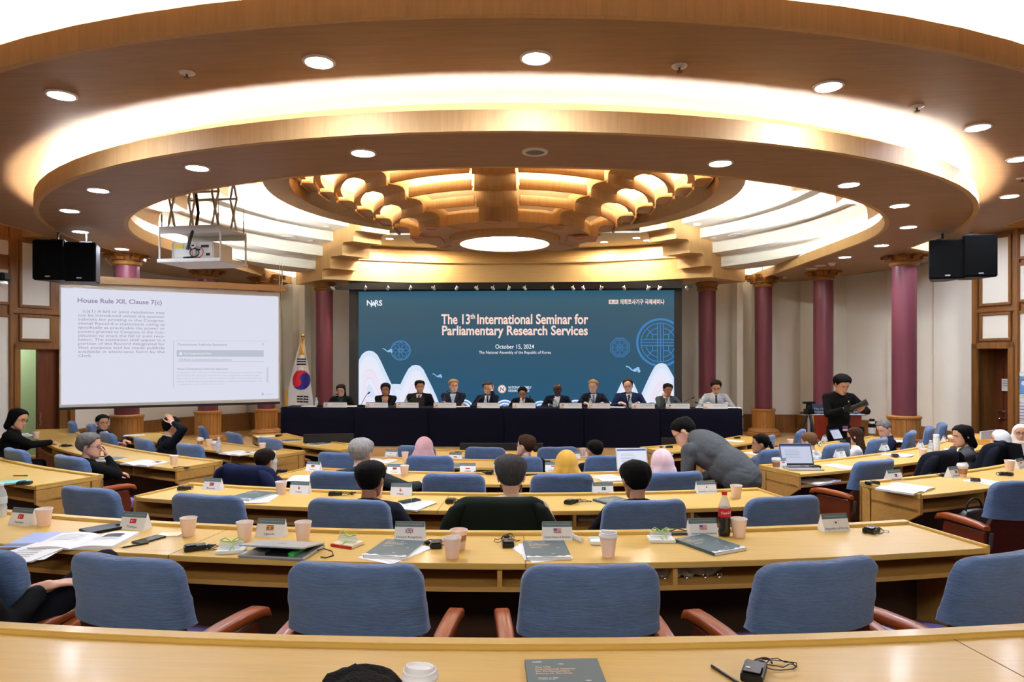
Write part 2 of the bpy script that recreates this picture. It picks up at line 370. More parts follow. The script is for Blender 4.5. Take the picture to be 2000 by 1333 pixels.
for s, nm in ((1, 'right'), (-1, 'left')):
    p = pleats(s); o = wall_poly('wall_' + nm, p, 0, ROOFZ, CREAM); tag(o, 'pleated cream wall behind the %s' % ('right-hand columns and photographer' if s > 0 else 'projection screen'), 'wall')
    q = [(x - s * .05, y - .03) for x, y in p]
    m = MB()
    for a_, b_ in zip(q, q[1:]):
        v = Vector((b_[0] - a_[0], b_[1] - a_[1], 0)); L = v.length
        c = Vector(((a_[0] + b_[0]) / 2, (a_[1] + b_[1]) / 2, 0)); rz = atan2(v.y, v.x)
        m.box(c + Vector((0, 0, .72)), (L + .02, .05, .36), rz); m.box(c + Vector((0, 0, .92)), (L + .03, .075, .05), rz); m.box(c + Vector((0, 0, .6)), (L + .03, .07, .1), rz)
    struct(m.build('baseboard_' + nm, DWOOD)); 
m = MB(); m.box((0, 15.75, 2.4), (9.9, .1, 4.8)); tag(struct(m.build('wall_back', CREAM)), 'cream wall behind the blue screen', 'wall')
m = MB(); m.box((0, -3.6, 2.4), (22, .1, 4.8)); tag(struct(m.build('wall_rear', CREAM)), 'cream wall behind the camera', 'wall')
# oak panelled walls with the doors
for s, nm in ((1, 'right'), (-1, 'left')):
    P0 = Vector((s * 7.7, 11.66, 0)); du = Vector((s * sin(R(25)), -cos(R(25)), 0)); nn = Vector((-du.y * s, du.x * s, 0)) * -1   # nn points into the room
    if nn.dot(Vector((0, 8, 0)) - P0) < 0: nn = -nn
    rz = atan2(du.y, du.x)
    def U(px): return (onP(px, 700, P0, nn) - P0).dot(du)
    def Zp(px, py): return onP(px, py, P0, nn).z
    wall = struct(tag(empty('wall_' + ('east' if s > 0 else 'west'), P0), 'oak panelled wall with cream panes and the %s door' % ('right' if s > 0 else 'left'), 'wall'))
    def wbox(mb, u0, u1, z0, z1, n0, n1): 
        c = du * ((u0 + u1) / 2) + nn * ((n0 + n1) / 2) + Vector((0, 0, (z0 + z1) / 2)); return mb.box(c, (abs(u1 - u0), abs(n1 - n0), z1 - z0), rz)
    if s > 0:
        cols = [(1920, 1971), (1987, 2040)]; dx0, dx1 = 1913, 1972
        zr = [(Zp(1945, 592), 4.12), (Zp(1945, 661), Zp(1945, 616)), (0, Zp(1945, 682))]
        zr2 = [(3.78, 4.12), (Zp(1990, 586), Zp(1990, 520)), (.9, Zp(1990, 613))]
    else:
        cols = [(96, 42), (21, -50)]; dx0, dx1 = 112, 37
        zr = [(Zp(70, 597), 4.12), (Zp(70, 662), Zp(70, 621)), (0, Zp(70, 683))]
        zr2 = [(Zp(10, 498), 4.12), (Zp(10, 590), Zp(10, 527)), (.9, Zp(10, 620))]
    uc = [tuple(sorted((U(a), U(b)))) for a, b in cols]
    d0, d1 = sorted((U(dx0), U(dx1))); zd = zr[2][1]
    back = MB()
    wbox(back, 0, d0, 0, 4.75, -.12, 0); wbox(back, d0, d1, zd, 4.75, -.12, 0); wbox(back, d1, 6.2, 0, 4.75, -.12, 0)
    struct(back.build('panelling', DWOOD, wall))
    def pane(u0, u1, z0, z1):
        m = MB(); wbox(m, u0, u1, z0, z1, 0, .012); struct(m.build('cream_panel', CREAM, wall))
        m = MB(); t = .045
        wbox(m, u0 - t, u1 + t, z0 - t, z0, 0, .035); wbox(m, u0 - t, u1 + t, z1, z1 + t, 0, .035); wbox(m, u0 - t, u0, z0, z1, 0, .035); wbox(m, u1, u1 + t, z0, z1, 0, .035)
        struct(m.build('panel_moulding', DWOOD, wall, bevel=.008))
    for z0, z1 in zr[:2]: pane(*uc[0], z0, z1)
    for z0, z1 in zr2: pane(*uc[1], z0, z1)
    for q in range(1, 4):
        for z0, z1 in zr2: pane(uc[1][1] + .25 + (q - 1) * 1.3, uc[1][1] + 1.35 + (q - 1) * 1.3, z0, z1)
    m = MB()
    for u in (d0 - .05, d1 + .05): wbox(m, u - .05, u + .05, 0, zd + .1, 0, .06)
    wbox(m, d0 - .1, d1 + .1, zd, zd + .1, 0, .06)
    for z in (zr[0][0] - .12, zr[1][0] - .1): wbox(m, 0, d1 + .12, z - .03, z + .03, 0, .05)
    wbox(m, 0, .09, 0, 4.75, 0, .06); wbox(m, d1 + .1, d1 + .16, 0, 4.75, 0, .05)
    struct(m.build('door_frame', DWOOD, wall, bevel=.01))
    # reveal of the doorway
    m = MB(); wbox(m, d0 - .02, d0, 0, zd, -.45, 0); wbox(m, d1, d1 + .02, 0, zd, -.45, 0); wbox(m, d0, d1, zd, zd + .02, -.45, 0)
    struct(m.build('door_reveal', DWOOD, wall))
    if s > 0:
        dr = struct(tag(empty('door_1', P0), 'closed dark wooden door set deep in the right panelled wall', 'door'))
        m = MB(); wbox(m, d0, d1, 0, zd, -.45, -.4); struct(m.build('leaf', DDOOR, dr))
        m = MB()
        for z0, z1 in ((.35, 1.05), (1.2, zd - .15)):
            wbox(m, d0 + .1, d1 - .1, z0, z0 + .03, -.4, -.38); wbox(m, d0 + .1, d1 - .1, z1 - .03, z1, -.4, -.38); wbox(m, d0 + .1, d0 + .13, z0, z1, -.4, -.38); wbox(m, d1 - .13, d1 - .1, z0, z1, -.4, -.38)
        struct(m.build('moulding', DDOOR, dr))
        m = MB(); hc = du * (d0 + .1) + nn * -.38 + Vector((0, 0, 1.33)); m.cap(hc, hc + nn * .05, .012, .012); m.cap(hc + nn * .05, hc + nn * .05 + du * .1, .011, .009); m.cap(hc - Vector((0, 0, .13)), hc - Vector((0, 0, .13)) + nn * .03, .022, .022)
        struct(m.build('handle', mat('chrome', (200, 200, 200), .2, 1), dr, smooth=True))
    else:
        dr = struct(tag(empty('door_2', P0), 'dark wooden door leaf standing open beside the projection screen', 'door'))
        us = U(75)
        m = MB(); wbox(m, d0, us, 0, zd, -.08, -.03); struct(m.build('leaf', DDOOR, dr))
        m = MB(); hu = us - .04; wbox(m, hu - .012, hu + .012, 1.05, 1.28, -.03, -.022); wbox(m, hu - .008, hu + .008, 1.2, 1.26, -.022, .0); wbox(m, hu - .008, hu + .008, 1.08, 1.14, -.022, .0)
        struct(m.build('lock_plate', mat('chrome', (200, 200, 200), .2, 1), dr))
        m = MB(); wbox(m, d0 - .6, d1 + .6, 0, 3.2, -1.3, -1.25); tag(struct(m.build('wall_corridor', mat('pale green wall', (172, 198, 150), .8), loc=P0)), 'pale green corridor wall seen through the open door', 'wall')
        ld = bpy.data.lights.new('corridor_light', 'AREA'); ld.size = .8; ld.energy = 26; lo = bpy.data.objects.new('corridor_light', ld); COL.objects.link(lo); lo.location = P0 + du * ((us + d1) / 2) + nn * -.75 + Vector((0, 0, 2.9))
        m = MB(); wbox(m, d0 - .6, d1 + .6, 3.0, 3.1, -1.3, -.12); struct(m.build('ceiling_corridor', WHITE, loc=P0))
    e = P0 + du * 6.2
    m = MB(); m.box((e.x + s * .05, (e.y - 3.6) / 2, 2.4), (.1, e.y + 3.6, 4.8)); tag(struct(m.build('wall_' + ('far_right' if s > 0 else 'far_left'), CREAM)), 'cream side wall %s' % ('past the right door' if s > 0 else 'past the left door'), 'wall')
# ---------------------------------------------------------------- columns
def column(px, d, diam, ztop, zpl, zb, label, deep=True):
    p = onD(px, 700, d); c = struct(tag(empty('column', (p.x, p.y, zb)), label, 'column')); r = diam / 2
    m = MB(); m.lathe([(r, zpl - zb - .02), (r, ztop - zb - .12)], (0, 0, 0), 32); struct(m.build('shaft', MAROON, c, smooth=True))
    m = MB(); k = ztop - zb
    m.lathe([(r * 1.02, k - .2), (r * 1.18, k - .18), (r * 1.22, k - .14), (r * 1.12, k - .12), (r * 1.2, k - .1), (r * 1.3, k - .06), (r * 1.34, k - .02), (r * 1.2, k)], seg=32)
    if deep:
        for j in range(8):
            a = j * pi / 4 + .2
            for q in range(3): 
                rr = r * (1.15 + .35 * q); m.box((rr * cos(a), rr * sin(a), k - .03 - .0 + .045 * (q - 1)), (.13, .11, .07 + .0 * q), a)
    struct(m.build('capital', CAPW, c, smooth=True, angle=30))
    m = MB(); h = zpl - zb; n = 20; rb = r * 1.32
    pts = []
    for j in range(n):
        for q, f in ((.0, 1), (.82, 1), (.86, .965), (.96, .965)):
            a = 2 * pi * (j + q) / n; pts.append((rb * f * cos(a), rb * f * sin(a)))
    m.prism(pts, .1, h - .05); m.lathe([(rb * 1.0, h - .06), (rb * 1.06, h - .045), (rb * 1.07, h - .015), (rb * .98, h), (r, h)], seg=32)
    struct(m.build('plinth', PLINTH, c, smooth=True, angle=30))
    m = MB(); m.lathe([(rb * 1.5, 0), (rb * 1.52, .03), (rb * 1.5, .06), (rb * 1.36, .075), (rb * 1.38, .1), (rb * 1.3, .13), (rb * 1.08, .15), (rb * 1.02, .17)], seg=36); struct(m.build('base', PLINTH, c, smooth=True, angle=30))
    return c
column(633.5, 14.75, .36, 3.84, 1.15, .55, 'maroon column left of the blue screen behind the flag', False)
column(1381, 14.75, .36, 3.84, 1.15, .55, 'maroon column right of the blue screen behind the man in pale grey', False)
column(1491, 14.5, .35, 3.9, 1.13, .56, 'maroon column standing clear on its oak base right of the head table')
column(1608, 13.4, .365, 3.92, 1.2, .55, 'maroon column behind the photographer and tripod')
column(1766, 11.35, .37, 3.92, 1.25, .55, 'nearest right maroon column beside the hung speakers')
column(520, 14.5, .35, 3.9, 1.13, .55, 'column whose oak base shows left of the head table end')
column(406, 13.3, .365, 3.92, 1.18, .55, 'column whose oak base shows under the middle of the projection screen')
column(248, 11.3, .37, 3.92, 1.27, .55, 'column whose top and base show above and below the projection screen')
# ---------------------------------------------------------------- ceiling fittings
CHROME = mat('chrome', (200, 200, 200), .2, 1)
RIMW = mat('white enamel', (232, 230, 226), .35)
def make_down():
    o = empty('downlight', (0, 0, 0))
    m = MB(); m.lathe([(.088, -.002), (.092, -.012), (.108, -.012), (.112, -.002), (.112, .004), (.088, .004)], seg=28, caps=False); m.build('rim', RIMW, o, smooth=True)
    m = MB(); m.lathe([(.001, -.004), (.089, -.004), (.089, .002), (.001, .002)], seg=24); m.build('diffuser', glow('downlight glow', (232, 240, 255), LUM['down']), o)
    return o
DL = [(120, 185, 1, 'far left of the middle ring, high over the left desks'), (623, 120, 1, 'on the middle ring left of centre'), (1047, 112, 1, 'on the middle ring nearest the centre line'),
      (1618, 168, 1, 'on the middle ring between two sprinklers, right of centre'), (1910, 248, 1, 'on the middle ring right of the second sprinkler'), (1990, 310, 1, 'on the middle ring cut by the right edge'), (1972, 383, 1, 'on the middle ring above the right wall panes'), (1865, 441, 1, 'on the middle ring above the hung pair of right speakers'),
      (709, 298, 2, 'on the lower ring left of the round ceiling speaker'), (385, 327, 2, 'on the lower ring above the projector lift'), (192, 371, 2, 'on the lower ring, third from the round ceiling speaker going left'), (136, 411, 2, 'on the lower ring at its far left turn'), (157, 452, 2, 'on the lower ring just above the left speakers'), (238, 486, 2, 'on the lower ring above the top of the screen column'),
      (1407, 318, 2, 'on the lower ring right of the round ceiling speaker'), (1658, 360, 2, 'on the lower ring, second right of the round ceiling speaker'), (1757, 401, 2, 'on the lower ring, third right of the round ceiling speaker'), (1774, 443, 2, 'on the lower ring at its far right turn'), (1722, 479, 2, 'on the lower ring above the nearest right column'), (1650, 502, 2, 'on the lower ring above the photographer'), (322, 508, 2, 'on the lower ring behind the projector shelf')]
D0 = make_down()
for i, (px, py, rg, lb) in enumerate(DL):
    p = onZ(px, py, (Z1 if rg == 1 else Z2)); t = 'round recessed ceiling light ' + lb
    if i == 0: D0.location = p; tag(D0, t, 'ceiling light', 'round recessed ceiling lights')
    else: dup(D0, p, 0, t, 'round recessed ceiling lights').__setitem__('category', 'ceiling light')
# more of the same lights on the hidden rear part of the middle ring
m = MB(); m.lathe([(.001, -.004), (.05, -.006), (.058, -.004), (.06, .002)], seg=20)
SPR = None
for px, py, z, lb in ((365, 142, Z1, 'left of the middle ring'), (1327, 129, Z1, 'right of the centre of the middle ring'), (1791, 208, Z1, 'between the two right lights of the middle ring'), (1996, 348, Z1, 'at the right edge of the middle ring')):
    o = empty('sprinkler', onZ(px, py, z), 0, 'small sprinkler head ' + lb, 'sprinkler', 'ceiling sprinkler heads')
    mm = MB(); mm.lathe([(.001, -.012), (.03, -.012), (.052, -.006), (.056, .002)], seg=20); mm.build('plate', RIMW, o, smooth=True)
    mm = MB(); mm.lathe([(.001, -.045), (.02, -.045), (.022, -.038), (.008, -.034), (.008, -.01)], seg=12); mm.build('nozzle', mat('dull brass', (90, 80, 66), .4, .8), o, smooth=True)
def round_grille(px, py, z, r, lb, cat='ceiling speaker', dark=(120, 120, 122), nm='ceiling_speaker'):
    o = empty(nm, onZ(px, py, z), 0, lb, cat)
    m = MB(); m.lathe([(r * .72, -.004), (r * .76, -.014), (r, -.012), (r * 1.03, .002)], seg=32, caps=False); m.build('rim', RIMW if dark[0] < 200 else mat('wood ring', (196, 140, 100), .4), o, smooth=True)
    m = MB(); m.lathe([(.001, -.006), (r * .74, -.006), (r * .74, .002)], seg=28); m.build('grille', mat('grille %d' % dark[0], dark, .6, bump=(600, .4)), o)
    return o
round_grille(1045, 296, Z2, .105, 'round grey ceiling speaker grille at the middle of the lower ring')
for (px, py, zz, lb) in ((963, 434, 3.985, 'on the centre rib'), (843, 445, 3.985, 'on the left near diagonal rib'), (815, 464, 3.985, 'on the left rib'), (1090, 444, 3.985, 'on the right near diagonal rib'), (1132, 464, 3.985, 'on the right rib')):
    round_grille(px, py, zz, .11, 'round salmon coloured vent under the pendant dome ' + lb, 'ceiling vent', (214, 150, 112), 'ceiling_vent')
def soffit(px, py):
    rs = [3.3] + [s[0] for s in steps] + [6.4]; zs = [4.99, 4.765, 4.565, 4.315, 4.065]
    for k in range(5):
        p = onZ(px, py, zs[k]); r = (Vector((p.x, p.y, 0)) - HC).length
        if rs[k] - .05 <= r <= rs[k + 1] + .05: return p
    return onZ(px, py, 4.565)
for px, py, r, nm, lb in ((565, 463, .15, 'ceiling_speaker', 'large round white grille on the left white steps'), (608, 470, .06, 'ceiling_vent', 'small round vent beside the large left grille'), (547, 428, .07, 'ceiling_vent', 'flat round vent on the upper left white step'), (637, 443, .06, 'ceiling_vent', 'small vent on the left white step near the hoop'),
                      (1436, 459, .15, 'ceiling_speaker', 'large round white grille on the right white steps'), (1393, 465, .06, 'ceiling_vent', 'small round vent beside the large right grille'), (1445, 422, .07, 'ceiling_vent', 'flat round vent on the upper right white step')):
    o = empty(nm, soffit(px, py), 0, lb, 'ceiling vent')
    m = MB(); m.lathe([(.001, -.012), (r * .6, -.012), (r * .64, -.004), (r * .78, -.004), (r * .82, -.014), (r, -.012), (r * 1.04, .003)], seg=28); m.build('grille', mat('vent white', (214, 214, 210), .5), o, smooth=True)
SPOT0 = None
for px, py, lb in ((735, 467, 'leftmost above the moulded beam'), (761, 466, 'second from the left above the moulded beam'), (833, 473, 'third from the left above the moulded beam'), (1180, 472, 'left of three at the right end of the moulded beam'), (1243, 464, 'middle of three at the right end of the moulded beam'), (1264, 469, 'rightmost above the moulded beam')):
    o = empty('spot_light', onZ(px, py, 4.68), 0, 'bright round stage light ' + lb, 'spot light', 'stage lights over the moulded beam')
    m = MB(); m.lathe([(.06, -.002), (.075, -.014), (.1, -.012), (.105, .003)], seg=24, caps=False); m.build('rim', RIMW, o, smooth=True)
    m = MB(); m.lathe([(.001, -.006), (.066, -.006), (.066, .002)], seg=20); m.build('diffuser', glow('stage spot glow', (255, 240, 216), LUM['spot']), o)
for px, py, lb in ((1362, 438, 'lit white step light right of the dome'), (1464, 362, 'small bright light beside the hoop on the right')):
    o = empty('spot_light', soffit(px, py), 0, lb, 'spot light'); 
    m = MB(); m.lathe([(.001, -.01), (.06, -.01), (.066, .003)], seg=20); m.build('diffuser', glow('step light', (235, 250, 240), 14), o)
o = empty('smoke_detector', onZ(1625, 514, Z2), 0, 'white smoke detector under the lower ring near the right columns', 'smoke detector'); m = MB(); m.lathe([(.001, -.05), (.03, -.05), (.05, -.03), (.06, -.02), (.065, .002)], seg=20); m.build('housing', RIMW, o, smooth=True)
for px, py, lb in ((1602, 519, 'flat oval vent left of the smoke detector'), (1585, 525, 'flat oval vent second left of the smoke detector'), (1527, 543, 'flat oval vent above the clear-standing right column'), (414, 533, 'flat oval vent on the lower ring above the screen casing')):
    o = empty('ceiling_vent', onZ(px, py, Z2), 0, lb, 'ceiling vent'); m = MB(); m.lathe([(.001, -.008), (.1, -.008), (.11, .002)], seg=20); m.build('grille', RIMW, o, smooth=True)
# ---------------------------------------------------------------- LED wall
BLACK = mat('black metal', (22, 22, 24), .45); BLK2 = mat('black plastic', (14, 14, 15), .5, spec=.3); DARKF = mat('dark surround', (44, 44, 48), .6)
LY = 14.5
led = empty('led_screen', onY(1008, 800, LY), 0, 'large blue seminar backdrop screen behind the head table', 'screen')
def rel(mb, o): return mb.xf(Matrix.Translation(-o.location))
def L(px, py, e=0): return onY(px, py, LY - e)
a, b = L(700, 570), L(1317, 806); m = MB(); m.box(((a.x + b.x) / 2, LY + .03, (a.z + b.z) / 2), (b.x - a.x, .06, a.z - b.z))
pm = screen_mat('led background', (50, 88, 112)); nt = pm.node_tree; bs_ = nt.nodes['Principled BSDF']
tc = nt.nodes.new('ShaderNodeTexCoord'); sp = nt.nodes.new('ShaderNodeSeparateXYZ'); cr = nt.nodes.new('ShaderNodeValToRGB')
nt.links.new(tc.outputs['Generated'], sp.inputs[0]); nt.links.new(sp.outputs[2], cr.inputs[0]); nt.links.new(cr.outputs[0], bs_.inputs['Emission Color'])
cr.color_ramp.elements[0].color = (.017, .093, .188, 1); cr.color_ramp.elements[1].color = (.022, .10, .17, 1)
for ps, c in ((.45, (.026, .09, .15, 1)), (.8, (.045, .10, .145, 1)), (.93, (.045, .115, .165, 1))):
    e = cr.color_ramp.elements.new(ps); e.color = c
rel(m, led).build('panel', pm, led)
f0, f1 = L(683, 557), L(1331, 812); m = MB()
for x0, x1, z0, z1 in ((f0.x, a.x, f1.z, f0.z), (b.x, f1.x, f1.z, f0.z), (a.x, b.x, a.z, f0.z), (a.x, b.x, f1.z, b.z)): m.box(((x0 + x1) / 2, LY + .02, (z0 + z1) / 2), (x1 - x0, .14, z1 - z0))
rel(m, led).build('surround', DARKF, led)
gcount = [0]
def G(mb, cols, name):
    gcount[0] += 1; return rel(mb, led).build(name, cols, led)
def pl(px, py, e): return tuple(L(px, py, e))
def stroke(mb, pts, wpx, e, mi=0, xmax=1316.5, closed=False):
    n = len(pts)
    for k in range(n if closed else n - 1):
        (x0, y0), (x1, y1) = pts[k], pts[(k + 1) % n]
        if max(x0, x1) > xmax:
            if min(x0, x1) >= xmax: continue
            if x1 > x0: t = (xmax - x0) / (x1 - x0); x1, y1 = xmax, y0 + (y1 - y0) * t
            else: t = (xmax - x1) / (x0 - x1); x0, y0 = xmax, y1 + (y0 - y1) * t
        dx, dy = x1 - x0, y1 - y0; l = sqrt(dx * dx + dy * dy) or 1; nx, ny = -dy / l * wpx / 2, dx / l * wpx / 2
        ex, ey = dx / l * wpx * .3, dy / l * wpx * .3
        if closed is False: ex = ey = 0
        mb.add([pl(x0 + nx - ex, y0 + ny - ey, e), pl(min(xmax, x1 + nx + ex), y1 + ny + ey, e), pl(min(xmax, x1 - nx + ex), y1 - ny + ey, e), pl(x0 - nx - ex, y0 - ny - ey, e)], [(0, 1, 2, 3)], mi)
def circ(cx, cy, r, n=40, a0=0, a1=2 * pi, ry=None): return [(cx + r * cos(a0 + (a1 - a0) * k / n), cy + (ry or r) * sin(a0 + (a1 - a0) * k / n)) for k in range(n + 1)]
def poly(mb, pts, e, mi=0): 
    n = len(pts); mb.add([pl(x, y, e) for x, y in pts], [tuple(range(n))], mi)
MTN = [screen_mat('led mountain %d' % i, c) for i, c in enumerate(((214, 226, 247), (232, 232, 248), (238, 226, 242), (212, 222, 246), (224, 234, 250), (200, 216, 243)))]
ZB = 805
def zz(l, ox, oy): return [(ox + x / 5.553, oy + y / 5.553) for x, y in l]
def hill(pts, cx, e):
    """a mountain with nested contour bands"""
    m = MB(); cl = lambda P: [(min(max(x, 700.5), 1316.5), min(y, ZB)) for x, y in P]
    poly(m, cl(pts), e, 0); top = min(p[1] for p in pts)
    for q, (s, dy, mi) in enumerate(((.86, 9, 5), (.84, 10, 4), (.7, 19, 1), (.55, 36, 3), (.53, 37.5, 2), (.36, 52, 5), (.34, 53.5, 1), (.2, 66, 3))):
        P = [(cx + (x - cx) * s, top + dy + (y - top) * s * 1.02) for x, y in pts]; P = [(x, y) for x, y in P]
        if top + dy < ZB - 6: poly(m, cl(P), e + .0012 * (q + 1), mi)
    return m
h1 = zz([(40, 1380), (40, 850), (62, 795), (95, 735), (132, 706), (175, 697), (220, 706), (262, 742), (300, 812), (350, 922), (400, 1030), (460, 1140), (520, 1260), (560, 1380)], 690, 560)
h2 = zz([(380, 1380), (440, 1200), (512, 1058), (560, 960), (600, 890), (640, 857), (680, 850), (725, 862), (762, 902), (800, 980), (850, 1080), (900, 1190), (940, 1290), (960, 1380)], 690, 560)
h3 = zz([(1000, 1380), (1060, 1200), (1100, 1110), (1130, 1045), (1160, 1016), (1200, 1006), (1240, 1020), (1270, 1060), (1302, 1130), (1350, 1240), (1400, 1380)], 1010, 560)
h4 = zz([(1250, 1380), (1355, 1150), (1400, 1050), (1450, 945), (1490, 872), (1530, 838), (1570, 830), (1610, 842), (1642, 882), (1700, 985), (1800, 1200), (1800, 1380)], 1010, 560)
h0 = zz([(380, 1380), (400, 1080), (430, 1056), (500, 1058), (540, 1090), (600, 1380)], 690, 560)
for hp, cx, e in ((h0, 772, .004), (h2, 812, .006), (h1, 721, .02), (h3, 1226, .006), (h4, 1292, .02)): G(hill(hp, cx, e), MTN, 'mountain_graphic')
WV = [screen_mat('wave white', (232, 238, 252)), screen_mat('wave blue', (84, 146, 214))]
m = MB()
for cx, r, cyy in ((718, 16, 806), (745, 15, 808), (856, 15, 804), (905, 18, 801), (935, 14, 805), (986, 18, 802), (1018, 15, 806), (1056, 17, 803), (1088, 14, 806), (1125, 18, 802), (1156, 13, 806), (1183, 17, 803), (1210, 13, 806), (1273, 17, 803), (1305, 14, 806)):
    for q in range(7):
        rr = r * 1.15 * (1 - q * .14)
        P = [(cx + x * rr, min(ZB, cyy - y * rr)) for x, y in ((cos(pi * k / 16), sin(pi * k / 16)) for k in range(17))]; P = [(min(max(x, 700.5), 1316), y) for x, y in P]
        poly(m, P, .04 + .0012 * q + cx * 1e-6, q % 2)
G(m, WV, 'wave_graphic')
ORN = screen_mat('ornament blue', (76, 140, 204)); ORB = screen_mat('ornament deep blue', (66, 128, 190))
m = MB(); cx, cyy = 782.5, 685
for r, wd in ((19, 1.1), (17.2, .8), (2.6, .8)): stroke(m, circ(cx, cyy, r), wd, .004)
for k in range(8):
    a = pi / 4 * k; 
    for sg in (1, -1): stroke(m, [(cx + cos(a) * (3 + 13.8 * t) - sin(a) * sg * 3.6 * sin(pi * t), cyy + sin(a) * (3 + 13.8 * t) + cos(a) * sg * 3.6 * sin(pi * t)) for t in [j / 8 for j in range(9)]], .8, .004)
G(m, ORN, 'flower_ornament')
m = MB(); cx, cyy = 1210.6, 679.2
for r, wd in ((19.6, 1.3), (16.4, .8), (14.8, .7)): stroke(m, [(cx + r * cos(pi / 8 + pi / 4 * k), cyy + r * sin(pi / 8 + pi / 4 * k)) for k in range(8)], wd, .004, closed=True)
for r in (3, 5.6, 1): stroke(m, circ(cx, cyy, r, 24), .9, .004)
for k in range(8):
    a = pi / 4 * k
    for sg in (1, -1): stroke(m, [(cx + cos(a) * (6 + 6.5 * t) - sin(a) * sg * 2.0 * sin(pi * t), cyy + sin(a) * (6 + 6.5 * t) + cos(a) * sg * 2.0 * sin(pi * t)) for t in [j / 5 for j in range(6)]], .7, .004)
G(m, ORB, 'octagon_ornament')
m = MB(); cx, cyy = 1290, 669.5
stroke(m, circ(cx, cyy, 45.5, 60), 4.2, .003)
for r, wd in ((38, 1.6),): stroke(m, circ(cx, cyy, r, 60), wd, .0035)
for o_ in (-5.8, 0, 5.8):
    hh = sqrt(38 ** 2 - o_ ** 2)
    stroke(m, [(cx + o_, cyy - hh), (cx + o_, cyy + hh)], 1.6, .0035); stroke(m, [(cx - hh, cyy + o_), (cx + hh, cyy + o_)], 1.6, .0035)
for sx in (1, -1):
    for sy in (1, -1):
        stroke(m, [(cx + sx * 6, cyy + sy * 16), (cx + sx * 16, cyy + sy * 16), (cx + sx * 16, cyy + sy * 6)], 1.6, .0038); stroke(m, [(cx + sx * 16, cyy + sy * 16), (cx + sx * 26, cyy + sy * 27)], 1.6, .0038)
        stroke(m, circ(cx, cyy, 29, 12, atan2(sy * 6, sx * 28), atan2(sy * 28, sx * 6)), 1.6, .0039)
G(m, ORB, 'window_ornament')
CLD = screen_mat('cloud', (150, 196, 240))
for (ox, oy, s) in ((747, 681, 1.0), (845, 730.5, .95), (1222.6, 715.8, 1.45)):
    m = MB(); stroke(m, [(ox, oy), (ox + 4 * s, oy + 1.2 * s), (ox + 8 * s, oy + 5 * s), (ox + 13 * s, oy + 7 * s)], 1.6 * s, .005)
    for x, y, r in ((12.5, 5.2, 2.4), (16, 3.2, 2.3), (17.5, 6.5, 2.0)): poly(m, circ(ox + x * s, oy + y * s, r * s, 14)[:-1], .005 + r * .0004); 
    G(m, CLD, 'cloud_graphic')
def bounds(vs): return min(v.x for v in vs), max(v.x for v in vs), min(v.y for v in vs), max(v.y for v in vs)
CAPH = max(v.y for v in text_mesh('H', 1.0)[0])
def fit_text(mb, txt, A, B, up, cap, mi=0, bold=0.0, spacing=1.0):
    """text between the world points A and B on the baseline, cap height in metres along up"""
    vs, fs = text_mesh(txt, 1.0, bold=bold, spacing=spacing); x0, x1, _, _ = bounds(vs); u = (B - A) / (x1 - x0); v = up * (cap / CAPH)
    mb.add([A + u * (p.x - x0) + v * p.y for p in vs], fs, mi)
ZU = Vector((0, 0, 1)); PXM = LY / F
def ltext(mb, txt, x0, x1, yb, cap, e=.006, **k): fit_text(mb, txt, L(x0, yb, e), L(x1, yb, e), ZU, cap * PXM, **k)
SAL = screen_mat('led salmon text', (250, 218, 206)); LWT = screen_mat('led white text', (246, 248, 255))
m = MB(); ltext(m, 'The 13', 862, 918, 633, 18.5, bold=.024); ltext(m, 'th', 918.5, 928, 623, 9.5, bold=.03); ltext(m, 'International Seminar for', 932, 1149, 633, 18.5, bold=.024)
ltext(m, 'Parliamentary Research Services', 863.5, 1148, 654.5, 17.5, bold=.024)
ltext(m, '의회조사기구 국제세미나', 1211, 1298, 594, 7.4, bold=.03)
m2 = MB(); poly(m2, [(1189, 586), (1207.5, 586), (1207.5, 594.2), (1189, 594.2)], .005); m.add(m2.v, m2.f, 0)
G(m, SAL, 'lettering')
m = MB(); ltext(m, '제13차', 1190.5, 1206, 592.8, 4.6, e=.008, bold=.02); G(m, screen_mat('badge text', (60, 90, 110)), 'lettering')
m = MB(); ltext(m, 'October 15, 2024', 967.5, 1043, 681.5, 8.2, bold=.006); ltext(m, 'The National Assembly of the Republic of Korea', 935.5, 1076, 691.3, 5.3)
ltext(m, 'N', 716.5, 726.5, 597, 10, bold=.02); ltext(m, 'A', 724, 735, 599.6, 10, bold=.02); ltext(m, 'RS', 732, 746.5, 597.2, 10.2, bold=.02)
ltext(m, 'NATIONAL ASSEMBLY', 993, 1038, 759.6, 4.8, bold=.004); ltext(m, 'RESEARCH SERVICE', 993, 1034, 766, 4.8, bold=.004); G(m, LWT, 'lettering')
m = MB(); poly(m, circ(980.6, 760.4, 8.2, 28)[:-1], .006); m.mi = 1; poly(m, [(980.6 + (7 if k % 2 else 4.6) * cos(pi * k / 8), 760.4 + (7 if k % 2 else 4.6) * sin(pi * k / 8)) for k in range(16)], .0075, 1)
ltext(m, 'N', 977.2, 984, 764, 7, e=.009, mi=2, bold=.03); G(m, [screen_mat('emblem rim', (226, 176, 150)), LWT, screen_mat('emblem blue', (40, 84, 130))], 'emblem')
